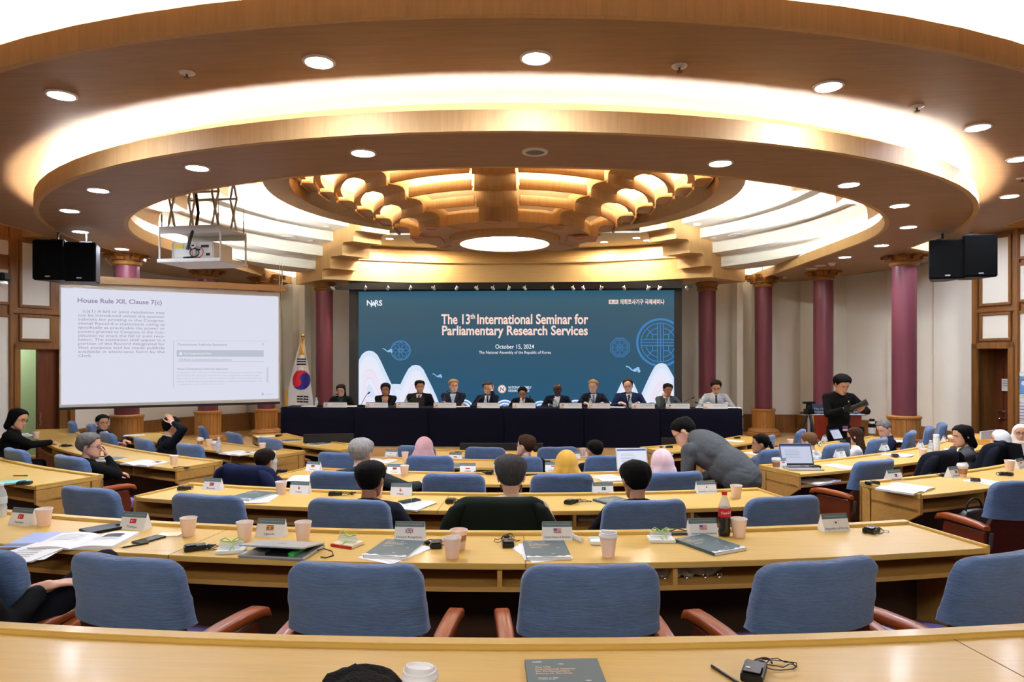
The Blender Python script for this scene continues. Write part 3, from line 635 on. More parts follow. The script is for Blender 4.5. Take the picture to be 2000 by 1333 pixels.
# lighting bar with small spot heads above the screen
bar = empty('light_bar', L(1008, 562, .25), 0, 'black bar carrying small white spot heads above the blue screen', 'light bar')
m = MB(); a_, b_ = L(640, 563, .2), L(1352, 563, .2); m.box(((a_.x + b_.x) / 2, LY - .2, a_.z), (b_.x - a_.x, .06, .07)); m.box(((f0.x + f1.x) / 2, LY - .14, f0.z - .04), (f1.x - f0.x - .06, .12, .12)); rel(m, bar).build('bar', BLACK, bar)
for px in (652, 713, 757, 801, 848, 891, 932, 964, 993, 1026, 1080, 1120, 1140, 1173, 1220, 1265, 1287, 1342):
    m = MB(); p = L(px, 565, .27); q = p + Vector((.03 * (1 if px % 2 else -1), -.06, .03)); m.cap(p, q, .03, .024, 10); m.tube([p, p + Vector((.0, .04, .08))], .008, 6); rel(m, bar).build('spot_head', mat('spot white', (226, 226, 228), .3), bar, smooth=True)
# ---------------------------------------------------------------- projection screen on the left
A_, B_ = onD(119, 700, 10.0), onD(544, 700, 11.47); sd = (B_ - A_); sd.z = 0; sd.normalize(); sn = Vector((sd.y, -sd.x, 0))
if sn.dot(EYE - A_) < 0: sn = -sn
ps = empty('projection_screen', (A_ + B_) / 2 + Vector((0, 0, -.75)), 0, 'pull-down projection screen showing a slide about House Rule XII', 'screen')
def S(px, py, e=0): return onP(px, py, A_ + sn * e, sn)
def SB(name, P4, th, mt, e=0):
    vs = [S(x, y, e) for x, y in P4]; m = MB(); m.add([v for v in vs] + [v - sn * th for v in vs], [(0, 1, 2, 3), (7, 6, 5, 4), (0, 4, 5, 1), (1, 5, 6, 2), (2, 6, 7, 3), (3, 7, 4, 0)]); return rel(m, ps).build(name, mt, ps)
SB('fabric', [(116, 551), (547, 572), (547, 788), (116, 800)], .01, mat('screen fabric', (226, 224, 214), .9))
SB('slide', [(119, 562.3), (544, 579.8), (543.8, 779.2), (119.5, 791.2)], .004, screen_mat('slide', (221, 223, 238), .98), .008)
SB('bottom_bar', [(114, 797), (547, 785), (547, 789.5), (114, 801.5)], .05, BLACK, .02)
SB('casing', [(117, 536), (557, 558.5), (557, 569), (117, 551)], .14, mat('casing wood', (206, 170, 124), .45), .06)
m = MB(); p = S(551, 560, .0); m.tube([p, p + Vector((0, 0, .4))], .006, 6); m.tube([p - sd * .04, p - sd * .04 + Vector((0, 0, .4))], .006, 6); rel(m, ps).build('hanger', RIMW, ps)
STX = screen_mat('slide grey text', (158, 150, 172)); STB = screen_mat('slide heading text', (142, 132, 164)); STL = screen_mat('slide faint text', (196, 192, 210))
def stext(mb, txt, x0, y0, x1, y1, cap, e=.012, **k):
    A, B = S(x0, y0, e), S(x1, y1, e); fit_text(mb, txt, A, B, ZU, cap * (A - EYE).dot(FW) / F, **k)
m = MB(); stext(m, 'House Rule XII, Clause 7(c)', 151.5, 591, 316, 595.3, 8.6, bold=.018); rel(m, ps).build('slide_heading', STB, ps)
lines = ['(c)(1) A bill or joint resolution may', 'not be introduced unless the sponsor', 'submits for printing in the Congres-', 'sional Record a statement citing as', 'specifically as practicable the power or', 'powers granted to Congress in the Con-', 'stitution to enact the bill or joint reso-', 'lution. The statement shall appear in a', 'portion of the Record designated for', 'that purpose and be made publicly', 'available in electronic form by the', 'Clerk.']
m = MB()
for k, t in enumerate(lines):
    y = 610.5 + k * 7.92; x0 = 161.5 if k == 0 else 152.8; x1 = 179.5 if k == 11 else 322; sl = (x1 - x0) / 170 * (3.4 - k * .3); stext(m, t, x0, y, x1, y + sl, 5.2, bold=.004)
rel(m, ps).build('slide_text', STX, ps)
m = MB()
def srect(mb, x0, y0, x1, y1, e=.011, mi=0, dy=0): mb.add([S(x0, y0, e), S(x1, y0 + dy, e), S(x1, y1 + dy, e), S(x0, y1, e)], [(0, 1, 2, 3)], mi)
srect(m, 338, 665.5, 525, 666.2, mi=1, dy=1); srect(m, 338, 665.5, 339.2, 757.5, mi=1); srect(m, 345, 684, 515, 697, mi=2, dy=.5); srect(m, 345, 706.6, 515, 707.2, mi=0, dy=-.2); srect(m, 349, 704.4, 452, 704.8, mi=0); srect(m, 520.5, 718, 524.5, 748, mi=3); srect(m, 350, 691.5, 356, 693.5, e=.013, mi=4); m.add([S(350, 690.8, .013), S(353, 688, .013), S(356, 690.8, .013)], [(0, 1, 2)], 4)
stext(m, 'Constitutional Authority Statements', 346.5, 675.3, 443.5, 675.6, 4.2, bold=.012, mi=0); stext(m, 'x', 511.5, 674.8, 515.5, 674.8, 6, mi=0)
stext(m, 'For Congressional Users', 359, 692.8, 413, 692.8, 3.9, e=.013, bold=.006, mi=4); stext(m, 'CRS Report on Constitutional Authority Statements', 349.5, 704, 452, 704, 3.4, mi=0)
stext(m, 'About Constitutional Authority Statements', 345.5, 722.8, 445, 722.8, 3.8, bold=.012, mi=0)
for k, (t, x1) in enumerate((('On January 5, 2011, the House of Representatives adopted an amendment to House', 513), ('Rule XII. Rule XII, clause 7(c) requires that, to be accepted for introduction by the', 506), ('House Clerk, all bills (H.R.) and joint resolutions (H.J.Res.) must provide a document', 513), ('stating "as specifically as practicable the power or powers granted to Congress in the', 513), ('Constitution to enact the bill or joint resolution."', 440))): stext(m, t, 345.5, 729.8 + k * 5.75, x1, 729.2 + k * 5.6, 3.2, mi=5)
stext(m, 'CRS.10', 519.5, 772.3, 532.5, 772, 3.2, mi=5); m.add([S(510, 772, .012), S(513, 766, .012), S(516.5, 772, .012)], [(0, 1, 2)], 5)
rel(m, ps).build('slide_window', [screen_mat('slide window text', (164, 160, 184)), STL, screen_mat('slide bar', (186, 192, 206)), screen_mat('slide scroll', (206, 200, 224)), screen_mat('slide white', (240, 242, 250)), screen_mat('slide pale text', (188, 184, 206))], ps)
# ---------------------------------------------------------------- hung speakers
GRL = mat('speaker cloth', (7, 7, 8), .95, spec=.1, bump=(500, .3))
def speaker(px0, px1, py0, py1, d, lb, rz):
    a, b = onD(px0, py0, d), onD(px1, py1, d); c = (a + b) / 2; W, H = (b - a).length, a.z - b.z; W = sqrt((b.x - a.x) ** 2 + (b.y - a.y) ** 2)
    o = empty('speaker', (c.x, c.y, c.z - H / 2), rz, lb, 'speaker', 'black speakers hung under the ceiling rings')
    m = MB(); m.prism([(-W / 2, 0), (W / 2, 0), (W / 2 * .45, .4), (-W / 2 * .45, .4)], 0, H); m.build('cabinet', BLK2, o, bevel=.012)
    m = MB(); m.box((0, -.008, H / 2), (W * .94, .02, H * .95)); m.build('grille', GRL, o, bevel=.006)
    m = MB(); m.box((.0, -.02, .045), (.06, .006, .016)); m.build('badge', mat('badge grey', (150, 150, 150), .4), o)
    m = MB(); m.tube([(0, .2, H), (0, .2, Z2 - .005 - (c.z - H / 2))], .014, 8); m.box((0, .2, H + .02), (.16, .06, .03)); m.build('bracket', BLACK, o)
speaker(63, 126, 468, 547, 9.0, 'left half of the speaker pair above the projection screen', R(4)); speaker(126.5, 185, 473, 550, 9.06, 'right half of the speaker pair above the projection screen', R(12))
speaker(1818, 1882, 468, 545, 9.1, 'left half of the speaker pair beside the right door', R(-14)); speaker(1882.5, 1947, 458, 541, 9.0, 'right half of the speaker pair beside the right door', R(-4))
# ---------------------------------------------------------------- projector lift
RIGW = mat('lift white', (222, 222, 216), .4)
pj = onD(398, 515, 8.5); rz = R(-6)
rig = empty('projector_lift', pj, rz, 'white scissor lift shelf hanging from the ceiling opening', 'projector lift')
m = MB(); m.box((0, 0, 0), (.84, .62, .045)); m.build('shelf', RIGW, rig, bevel=.006)
m = MB(); m.box((0, 0, .40), (.8, .58, .02)); m.box((0, -.29, .37), (.8, .015, .09)); m.box((0, .29, .37), (.8, .015, .09)); m.build('upper_tray', RIGW, rig)
for x in (-.4, .4):
    for y in (-.28, .28):
        m = MB(); m.tube([(x, y, 0), (x, y, .4)], .012, 8); m.build('rod', RIGW, rig)
        m = MB(); m.tube([(x * .93, y, .4), (x * .93, y, 1.75)], .003, 5); m.cap((x * .93, y, .42), (x * .93, y, .56), .008, .008, 8); m.build('cable', mat('steel cable', (120, 120, 118), .4, .8), rig)
for y in (-.2, .2):
    for k in range(3):
        for sg in (1, -1):
            z0, z1 = .42 + .42 * k, .84 + .42 * k
            for xx in (-.3, .28):
                m = MB(); m.tube([(xx - .045 * sg, y, z0), (xx + .045 * sg, y, z1)], .014, 8); m.build('scissor_arm', RIGW, rig)
for k in range(4):
    for y in (-.2, .2): m = MB(); m.tube([(-.32, y, .42 + .42 * k), (.32, y, .42 + .42 * k)], .015, 8); m.build('cross_bar', RIGW, rig)
m = MB(); m.tube([(0, -.1, 1.7), (.02, -.12, 1.3), (-.04, -.12, .95), (.02, -.14, .6), (.03, -.2, .42), (.05, -.31, .33), (.0, -.33, .12)], .018, 8); m.build('cable_bundle', mat('black cable', (16, 16, 18), .5), rig, smooth=True)
po = empty('projector', pj + Vector((0, 0, .0225)), rz, 'white projector with yellow sticker standing on the lift shelf', 'projector')
m = MB(); m.box((-.03, .02, .115), (.56, .42, .2)); m.build('body', RIGW, po, bevel=.012)
m = MB(); m.box((-.21, -.192, .165), (.13, .004, .05)); m.build('sticker', mat('yellow sticker', (226, 190, 40), .5), po)
m = MB()
for x, z, a_, b_ in ((-.07, .17, .03, .03), (-.02, .17, .03, .02), (.14, .16, .1, .03), (.18, .06, .05, .03), (-.05, .13, .02, .04), (.05, .12, .06, .02)): m.box((x, -.192, z), (a_, .006, b_))
m.build('sockets', BLK2, po)
m = MB(); m.tube([(.06 + .075 * cos(t * .35), -.215 - .004 * (t % 3), .085 + .065 * sin(t * .35)) for t in range(40)], .006, 6); m.build('cable_coil', mat('pink cable', (196, 110, 110), .5), po, smooth=True)
m = MB(); m.tube([(.02 + .06 * cos(t * .4), -.22, .08 + .05 * sin(t * .4)) for t in range(17)], .007, 6); m.tube([(-.13, -.21, .02), (0, -.2, .03), (.08, -.2, .02)], .012, 6); m.build('cable', mat('black cable', (16, 16, 18), .5), po, smooth=True)
# ---------------------------------------------------------------- curved desks
DESK = mat('desk maple veneer', (214, 176, 92), .42, spec=.35, coat=.1, grain=(3, 40, 40, .1), var=(1.1, .06))
DESKE = mat('desk maple edge', (196, 150, 78), .45, grain=(4, 40, 40, .18))
DESKD = mat('desk inner board', (60, 36, 20), .6)
DZ = {5: 1.315, 4: 1.255, 3: 1.167, 2: 1.07, 1: .96, 0: .887}
RN = {5: 12.05, 4: 10.47, 3: 9.0, 2: 7.5, 1: 5.9, 0: 4.6}     # near edge radius
DEPTH = {5: .56, 4: .54, 3: .55, 2: .55, 1: .55, 0: .54}
WING = {3: .15, 2: .5, 1: .85, 0: .3}
def rowr(row, a):
    aa = abs(a); k = WING.get(row, 0)
    return RN[row] + (k * ((aa - R(24)) / R(40)) ** 2 if aa > R(24) else 0)
def dslab(mb, row, f0, f1, z0, z1, a0, a1, mi=0):
    """slab between offsets f0<f1 measured from the near edge towards the stage"""
    n = max(2, int(abs(a1 - a0) / R(1.6))); rows = []
    for i in range(n + 1):
        a = a0 + (a1 - a0) * i / n; r = rowr(row, a)
        rows.append([arc(r - f1, a, z0), arc(r - f0, a, z0), arc(r - f0, a, z1), arc(r - f1, a, z1)])
    return mb.grid(rows, closed_v=True, mi=mi, caps=True)
def desk(row, a0, a1, label, seams=()):
    a0, a1 = R(a0), R(a1); z = DZ[row]; D = DEPTH[row]; rm = rowr(row, (a0 + a1) / 2)
    o = empty('desk', arc(rm, (a0 + a1) / 2, 0), 0, label, 'desk', 'curved rows of conference desks'); e = .004 / rm
    inv = Matrix.Translation(-o.location)
    def P(mb, nm, mt, **k): mb.xf(inv); return mb.build(nm, mt, o, **k)
    m = MB(); dslab(m, row, 0, D, z - .028, z, a0, a1); P(m, 'top', DESK, bevel=.003)
    m = MB(); dslab(m, row, D - .045, D + .01, z - .02, z + .016, a0, a1); P(m, 'lip', DESK, bevel=.004)
    m = MB(); dslab(m, row, .015, D - .1, z - .135, z - .112, a0, a1); P(m, 'shelf', DESKE)
    m = MB(); dslab(m, row, D - .02, D, -.1 + max(0, floor_z(o.location.x, o.location.y) - .15), z - .028, a0, a1); P(m, 'front_panel', DESKE)
    m = MB(); dslab(m, row, D - .11, D - .095, z - .6, z - .03, a0, a1); P(m, 'back_board', DESKD)
    nd = max(2, round(abs(a1 - a0) * rm / .8))
    for i in range(1, nd):
        a = a0 + (a1 - a0) * i / nd; w_ = .011 / rm
        m = MB(); dslab(m, row, .02, D - .1, z - .112, z - .028, a - w_, a + w_); P(m, 'divider', DESKE)
    for a, s in ((a0, 1), (a1, -1)):
        r = rowr(row, a); t = .028 / r; aa, ab = (a, a + s * t)
        prof = [(0.0, z - .03), (0.0, z - .145), (.14, z - .24), (.2, z - .27), (.2, -.05), (D + .005, -.05), (D + .005, z - .03)]
        m = MB(); n = len(prof); m.add([arc(r - f, aa, zz_) for f, zz_ in prof] + [arc(r - f, ab, zz_) for f, zz_ in prof], [tuple(range(n))[::-1], tuple(range(n, 2 * n))] + [(i, (i + 1) % n, n + (i + 1) % n, n + i) for i in range(n)]); P(m, 'end_panel', DESKE)
        m = MB(); b_ = a + s * .022 / r; dslab(m, row, .0, D, z - .001, z + .012, min(a, b_), max(a, b_)) ; P(m, 'end_lip', DESK, bevel=.003)
    for a in seams:
        w_ = .0022 / rm; m = MB(); dslab(m, row, -.001, D - .046, z - .02, z + .0006, R(a) - w_, R(a) + w_); P(m, 'seam', mat('seam brown', (120, 84, 44), .6))
    return o
desk(5, -15.7, 15.7, 'nearest curved desk across the bottom of the view', (9.5,))
desk(4, -15.7, 15.7, 'second nearest central desk holding the silver laptop and cola bottle', (2.9, -6.5))
desk(3, -15.7, 15.7, 'central desk third from the camera, in front of the bearded man', (-.7,))
desk(2, -15.3, 15.3, 'central desk fourth from the camera, before the grey haired man', ())
desk(1, -14.5, 14.5, 'central desk fifth from the camera behind the front monitors', ())
desk(0, -13.5, 13.5, 'front central desk with the wide monitor facing the stage', ())
desk(3, -46, -22.6, 'left wing desk with the teal notebook', ()); desk(3, 22.4, 46, 'right wing desk with the folded cream papers at its end', ())
desk(2, -66, -24.6, 'long left wing desk with the open book and phone at its end', (-45,)); desk(2, 24.2, 66, 'long right wing desk with the open laptop and coffee cup at its end', (45,))
desk(1, -66, -28.5, 'left wing desk under the man holding his head', ()); desk(1, 28.5, 66, 'right wing desk carrying the upright tablet', ())
desk(0, -63, -29.5, 'front left wing desk with dark monitor by the table end', ()); desk(0, 29.5, 63, 'front right wing desk partly behind the bending man', ())
# ---------------------------------------------------------------- chairs
CLOTH = mat('blue stretch cover', (82, 110, 154), .92, sheen=.3, var=(14, .08), grain=(14, 14, 150, .3), bump=(1, .5, (30, 30, 220)))
CWOOD = mat('chair cherry wood', (158, 76, 30), .4, coat=.15, grain=(20, 3, 20, .25))
CSHELL = mat('chair back shell', (66, 26, 16), .3, coat=.3, grain=(3, 3, 30, .2))
SEATF = mat('lilac seat cloth', (128, 122, 190), .9, bump=(1, .5, (400, 10, 10)))
def cover_mesh(seed, W=.262, zb=.682, zt=.955, th=.048):
    rows = []; n = 44; rc = .075; nz = 16
    zs = [zb + (zt - rc - zb) * k / 9 for k in range(9)] + [zt - rc + rc * sin(pi / 2 * k / 7) for k in range(8)]
    for i, z in enumerate(zs):
        f = (z - zb) / (zt - zb); w = W * (1.035 - .075 * f)
        if z > zt - rc: q = min(1, (z - (zt - rc)) / rc); w = w - rc + sqrt(max(0, rc * rc * (1 - q * q)))
        t = th * (1.12 - .25 * f)
        if z > zt - .035: q = min(1, (z - (zt - .035)) / .035); t = t - .03 + .03 * sqrt(max(0, 1 - q * q))
        row = []
        for k in range(n):
            a = 2 * pi * k / n; c, s = cos(a), sin(a); e = .32
            x = w * math.copysign(abs(c) ** e, c); y = t * math.copysign(abs(s) ** .5, s)
            nz_ = noise.noise(Vector((x * 5 + seed * 9, seed * 3.1 + (1 if y > 0 else 0), z * 26))) * .006 + noise.noise(Vector((x * 3 + seed, z * 9, seed * 7))) * .006
            nz_ *= (.5 + 1.2 * abs(x / W) if f < .85 else .4)
            zz_ = z + (.006 * noise.noise(Vector((x * 9 + seed * 5, 0, seed))) if f > .6 else 0) + (.008 * (x / W) ** 2 if f < .05 else 0)
            row.append(Vector((x, y - nz_ * (1 if y < 0 else -1) - (z - .45) * .17 + .05 * (x / W) ** 2, zz_)))
        rows.append(row)
    m = MB(); m.grid(rows, closed_v=True, caps=True); return m
def make_chair(seed):
    o = empty('conference_chair', (0, 0, 0))
    cover_mesh(seed).build('back_cover', CLOTH, o, smooth=True, angle=60)
    m = MB(); rows = []
    for z, w, t in ((.40, .25, .016), (.55, .262, .018), (.66, .25, .016), (.72, .225, .012), (.8, .21, .01)):
        rows.append([Vector((x * w, y * t - (z - .45) * .17 + .05 * (x * w / .262) ** 2 - .012, z)) for x, y in ((-1, -1), (-.5, -1.1), (0, -1.1), (.5, -1.1), (1, -1), (1, 1), (.5, 1.1), (0, 1.1), (-.5, 1.1), (-1, 1))])
    m.grid(rows, closed_v=True, caps=True); m.build('back_shell', CSHELL, o, smooth=True, angle=50)
    m = MB(); rows = []
    for z, w, y0, y1 in ((.385, .235, .02, .47), (.4, .25, .0, .49), (.45, .255, -.01, .5), (.475, .24, .01, .48), (.482, .2, .05, .43)):
        P = []
        for k in range(24):
            a = 2 * pi * k / 24; c, s = cos(a), sin(a); P.append(Vector((w * math.copysign(abs(c) ** .45, c), (y0 + y1) / 2 + (y1 - y0) / 2 * math.copysign(abs(s) ** .45, s), z)))
        rows.append(P)
    m.grid(rows, closed_v=True, caps=True); m.build('seat', SEATF, o, smooth=True, angle=60)
    m = MB(); m.box((0, .24, .37), (.5, .46, .03)); m.build('seat_pan', CSHELL, o, bevel=.008)
    for s in (-1, 1):
        m = MB(); rows = []
        for y, z, hw, hh in ((-.05, .626, .026, .016), (.02, .634, .03, .02), (.12, .638, .032, .022), (.25, .638, .032, .022), (.34, .632, .032, .022), (.385, .618, .031, .02), (.4, .6, .027, .013)):
            rows.append([Vector((s * .305 + hw * x, y, z + hh * q)) for x, q in ((-1, -.7), (-.8, -1), (.8, -1), (1, -.7), (1, .6), (.75, 1), (-.75, 1), (-1, .6))])
        m.grid(rows, closed_v=True, caps=True); m.build('armrest', CWOOD, o, smooth=True, angle=50)
        m = MB(); M = Matrix.Rotation(pi / 2, 4, 'Z') @ Matrix.Rotation(pi / 2, 4, 'X')
        m.prism([(-.03, .36), (.34, .36), (.36, .46), (.33, .595), (-.04, .595)], s * .305 - .012, s * .305 + .012, M=Matrix(((0, 0, 1, 0), (1, 0, 0, 0), (0, 1, 0, 0), (0, 0, 0, 1)))); m.build('side_panel', mat('chair side wood', (104, 46, 24), .35, coat=.2, grain=(20, 3, 20, .25)), o, bevel=.004)
        m = MB(); m.tube([(s * .29, -.02, .44), (s * .29, -.06, .5), (s * .29, -.07, .6)], .013, 8); m.build('bracket', mat('grey steel', (96, 100, 104), .4, .7), o)
    m = MB(); m.lathe([(.24, 0), (.24, .015), (.06, .05), (.045, .07), (.04, .36)], (0, .22, 0), 20); m.build('pedestal', mat('dark pedestal', (30, 26, 26), .5), o, smooth=True)
    return o
def on_ring(px, r):
    d = ray(px, HORIZON); ox, oy = EYE.x - SCN.x, EYE.y - SCN.y
    A = d.x ** 2 + d.y ** 2; B = 2 * (ox * d.x + oy * d.y); Cc = ox * ox + oy * oy - r * r; q = B * B - 4 * A * Cc
    t = (-B - sqrt(max(q, 0))) / (2 * A); return EYE + d * t
def face_yaw(p, twist=0): v = SCN - p; return atan2(v.y, v.x) - pi / 2 + R(twist)
RC = {4: 11.05, 3: 9.5, 2: 8.04, 1: 6.36, 0: 5.0}
protos = [make_chair(s) for s in (1.3, 4.7, 8.2)]; nch = [0]
CH = {}
def chair(px, row, label, twist=0, d=None):
    p = EYE + ray(px, HORIZON) * d if d else on_ring(px, RC[row]); k = nch[0]; nch[0] += 1; fz = floor_z(p.x, p.y); loc = (p.x, p.y, fz); yaw = face_yaw(p, twist)
    src = protos[k % 3]
    if k < 3: o = src; o.location = loc; o.rotation_euler.z = yaw; tag(o, label, 'chair', 'blue covered conference chairs')
    else: o = dup(src, loc, yaw, label, 'blue covered conference chairs'); o['category'] = 'chair'
    CH[(row, px)] = (Vector(loc), yaw); return o
CHD = {(147, 2): 6.5, (42, 2): 6.95, (377, 1): 8.15, (287, 1): 8.6, (218, 1): 9.2, (187, 1): 10.2, (150, 1): 10.5, (1510, 1): 7.8, (1629, 1): 8.2, (1708, 1): 8.7, (1770, 1): 9.45, (1806, 1): 9.95, (1832, 1): 10.35, (462, 0): 10.1, (531, 0): 9.4, (403, 0): 10.8, (1490, 0): 9.75, (1557, 0): 10.5, (1828, 2): 6.8, (1935, 2): 7.45, (1700, 2): 6.35}
for px, row, tw, lb in (
    (262, 4, -9, 'blue covered chair nearest the bottom left, with wrinkled top right corner'), (700, 4, -3, 'blue covered chair behind the silver laptop'), (1150, 4, 3, 'blue covered chair in the middle of the nearest row'), (1585, 4, 9, 'blue covered chair fourth in the nearest row, behind the cola bottle'), (1938, 4, 12, 'blue covered chair cut by the right edge in the nearest row'), (-50, 4, 0, 'chair under the person in dark suit at the bottom left'),
    (186, 3, -6, 'blue chair beside the left wing end panel, behind two flag cards'), (413, 3, -4, 'blue chair behind the first two pink cups of the nearest set desk'), (685, 3, -2, 'blue chair of the man with black hair in dark navy'), (975, 3, 0, 'chair hidden under the dark green jacket'), (1256, 3, 2, 'blue chair of the man with a thinning crown'), (1522, 3, 6, 'blue chair right of the cola bottle'),
    (490, 2, -8, 'chair hidden under the navy jacket on the left'), (665, 2, -3, 'blue chair of the man with grey hair leaning right'), (887, 2, 0, 'blue chair in front of the bearded man, to his left'), (1097, 2, 1, 'blue chair in front of the bearded man, to his right'), (1313, 2, 3, 'blue chair of the person in pale pink hijab'),
    (147, 2, 0, 'blue chair of the person with wavy grey hair'), (42, 2, 0, 'blue chair left of the wavy grey haired person'), (1700, 2, 0, 'blue chair before the folded cream papers on the right'),
    (1828, 2, 0, 'chair hidden under the dark navy jacket on the right wing'), (1935, 2, 0, 'chair of the woman with black bob, under her navy jacket'),
    (377, 1, 0, 'blue chair right of the man holding his head'), (287, 1, 0, 'blue chair of the man holding his head'), (218, 1, 6, 'blue chair right behind the man in profile with glasses'), (187, 1, 0, 'blue chair of the man in profile with glasses'), (150, 1, 8, 'leftmost small blue chair below the screen corner'),
    (665, 1, 0, 'blue chair beyond the grey haired man leaning right'), (841, 1, 0, 'blue chair of the fifth row right before the pink hijab'), (1012, 1, 0, 'blue chair of the woman with bun and glasses'), (1187, 1, 0, 'blue chair right of the yellow hijab'),
    (1510, 1, 0, 'blue chair behind the laptop on the right wing'), (1629, 1, 0, 'blue chair of the woman with the flower scrunchie'), (1708, 1, 0, 'blue chair of the woman with long brown hair'), (1770, 1, 0, 'blue chair of the man in profile in navy suit'), (1806, 1, 0, 'blue chair before the nearest right column base'), (1832, 1, 0, 'farthest right blue chair by the wall skirting'),
    (462, 0, 0, 'blue chair below the left end of the table, beside the open book'), (531, 0, 0, 'blue chair behind the front left wing desk'), (403, 0, 0, 'small blue chair before the middle column base on the left'), (815, 0, 0, 'blue chair of the person in dusty pink hijab'), (948, 0, 0, 'blue chair behind the wide front monitor, left one'), (1088, 0, 0, 'blue chair behind the wide front monitor, right one'),
    (1490, 0, 0, 'blue chair of the woman with a dark ponytail'), (1557, 0, 6, 'blue chair below the camera tripod'),
    (1993, 3, -14, 'blue chair at the right edge with its side and armrest visible')):
    chair(px, row, lb, tw, CHD.get((px, row)))
# ---------------------------------------------------------------- people
def lerp(a, b, t): return a + (b - a) * t
def table(T, z):
    if z <= T[0][0]: return T[0][1:]
    for p, q in zip(T, T[1:]):
        if z <= q[0]:
            t = (z - p[0]) / (q[0] - p[0]); t = t * t * (3 - 2 * t) if len(T) < 4 else t
            return tuple(lerp(a, b, t) for a, b in zip(p[1:], q[1:]))
    return T[-1][1:]
HT = [(-.120, .014, .070, -.042), (-.114, .032, .086, -.02), (-.098, .047, .0935, .0), (-.075, .057, .0935, .03), (-.045, .0645, .091, .062), (-.015, .0695, .089, .086), (.015, .0735, .090, .096), (.05, .0755, .092, .099), (.08, .0705, .085, .092), (.1, .058, .066, .075), (.112, .036, .042, .048), (.119, .008, .01, .011)]
def g2(x, s): return math.exp(-(x / s) ** 2)
def head_pt(z, k, n, grow=0.0):
    w_, f, b = table(HT, z); a = 2 * pi * k / n; c, s = cos(a), sin(a)
    cyy = (f - b) / 2; hy = (f + b) / 2
    x = (w_ + grow) * math.copysign(abs(c) ** .92, c); y = cyy + (hy + grow) * math.copysign(abs(s) ** .92, s)
    return Vector((x, y, z))
def head_mesh():
    m = MB(); n = 44; rows = []; nz = 46
    for i in range(nz):
        t = i / (nz - 1); z = -.12 + .239 * t
        row = []
        for k in range(n):
            p = head_pt(z, k, n); x, y = p.x, p.y
            if y > .03:
                nose = g2(x, .0105 + .004 * max(0, -z / .05)) * (max(0, min(1, (.02 - z) / .06)) * .021 if z > -.042 else .021 * g2(z + .042, .009))
                eye = -.0085 * (g2(x - .031, .014) + g2(x + .031, .014)) * g2(z - .004, .012)
                brow = .004 * g2(z - .026, .01) * g2(abs(x) - .028, .025)
                lip = .0045 * g2(z + .073, .006) * g2(x, .02) + .002 * g2(z + .083, .004) * g2(x, .016) - .002 * g2(z + .078, .0025) * g2(x, .02)
                chin = .004 * g2(z + .105, .01) * g2(x, .018); p.y += nose + eye + brow + lip + chin
            row.append(p)
        rows.append(row)
    m.grid(rows, closed_v=True, caps=True)
    for s in (-1, 1):
        M = Matrix.Rotation(s * R(-20), 4, 'Z') @ Matrix.Rotation(R(-8), 4, 'X')
        m.ell((s * .074, -.012, -.008), (.007, .018, .031), 10, 8, M); m.ell((s * .079, -.017, .0), (.006, .017, .024), 10, 8, M)
    return m
HEAD = head_mesh()
def style_h(style, psi):
    """lower edge of the hair at the azimuth psi (0 front, pi nape)"""
    T = {'short': [(0, .078), (.55, .076), (.85, .05), (1.15, .02), (1.35, -.01), (1.5, .018), (1.75, .015), (2.0, -.03), (2.5, -.062), (pi, -.07)],
         'buzz': [(0, .08), (.6, .075), (.9, .05), (1.2, .01), (1.5, .02), (2.0, .0), (2.5, -.04), (pi, -.05)],
         'receding': [(0, .098), (.5, .096), (.8, .075), (1.1, .03), (1.35, -.01), (1.5, .018), (1.75, .015), (2.0, -.03), (2.5, -.062), (pi, -.07)],
         'rim': [(0, .13), (.9, .12), (1.2, .05), (1.35, -.01), (1.5, .018), (1.75, .015), (2.0, -.03), (2.5, -.062), (pi, -.07)],
         'pulled': [(0, .075), (.6, .07), (.95, .035), (1.2, .005), (1.5, .02), (1.9, -.02), (2.4, -.05), (pi, -.06)],
         'bob': [(0, .08), (.5, .072), (.85, .045), (1.1, -.02), (1.4, -.09), (pi, -.1)]}[style]
    return table([(a, b) for a, b in T], psi)[0]
def hair_mesh(style, seed=0, thick=.014, top=None, messy=.5, crown=False):
    m = MB(); n = 56; rows = []; nz = 44
    for i in range(nz):
        z = -.118 + .237 * i / (nz - 1); row = []
        for k in range(n):
            p = head_pt(z, k, n); psi = abs(atan2(p.x, p.y)); h = style_h(style, psi) + noise.noise(Vector((p.x * 60 + seed, p.y * 60, seed))) * .008
            q = (z - h) / .016; mk = max(0, min(1, q)); mk = mk * mk * (3 - 2 * mk)
            tt = thick * (.32 + .68 * min(1, max(0, (z - h) / .07))) + (top if top is not None else .011) * max(0, z / .11) ** .7
            tt += noise.noise(Vector((p.x * 38 + seed, p.y * 38, p.z * 16))) * .009 * messy + noise.noise(Vector((p.x * 14 + seed * 3, p.y * 14, p.z * 9))) * .011 * messy
            if style == 'rim': tt *= .8 * (0 if z > .085 else 1)
            if style == 'buzz': tt *= .5
            d = Vector((p.x / .075 ** 2, (p.y + .003) / .095 ** 2, p.z / .12 ** 2)); d = d.normalized() if d.length else Vector((0, 0, 1))
            if style == 'rim' and z > .09: mk = 0
            p2 = p + d * (tt * mk - .012 * (1 - mk)); row.append(p2)
        rows.append(row)
    m.grid(rows, closed_v=True, caps=True); return m
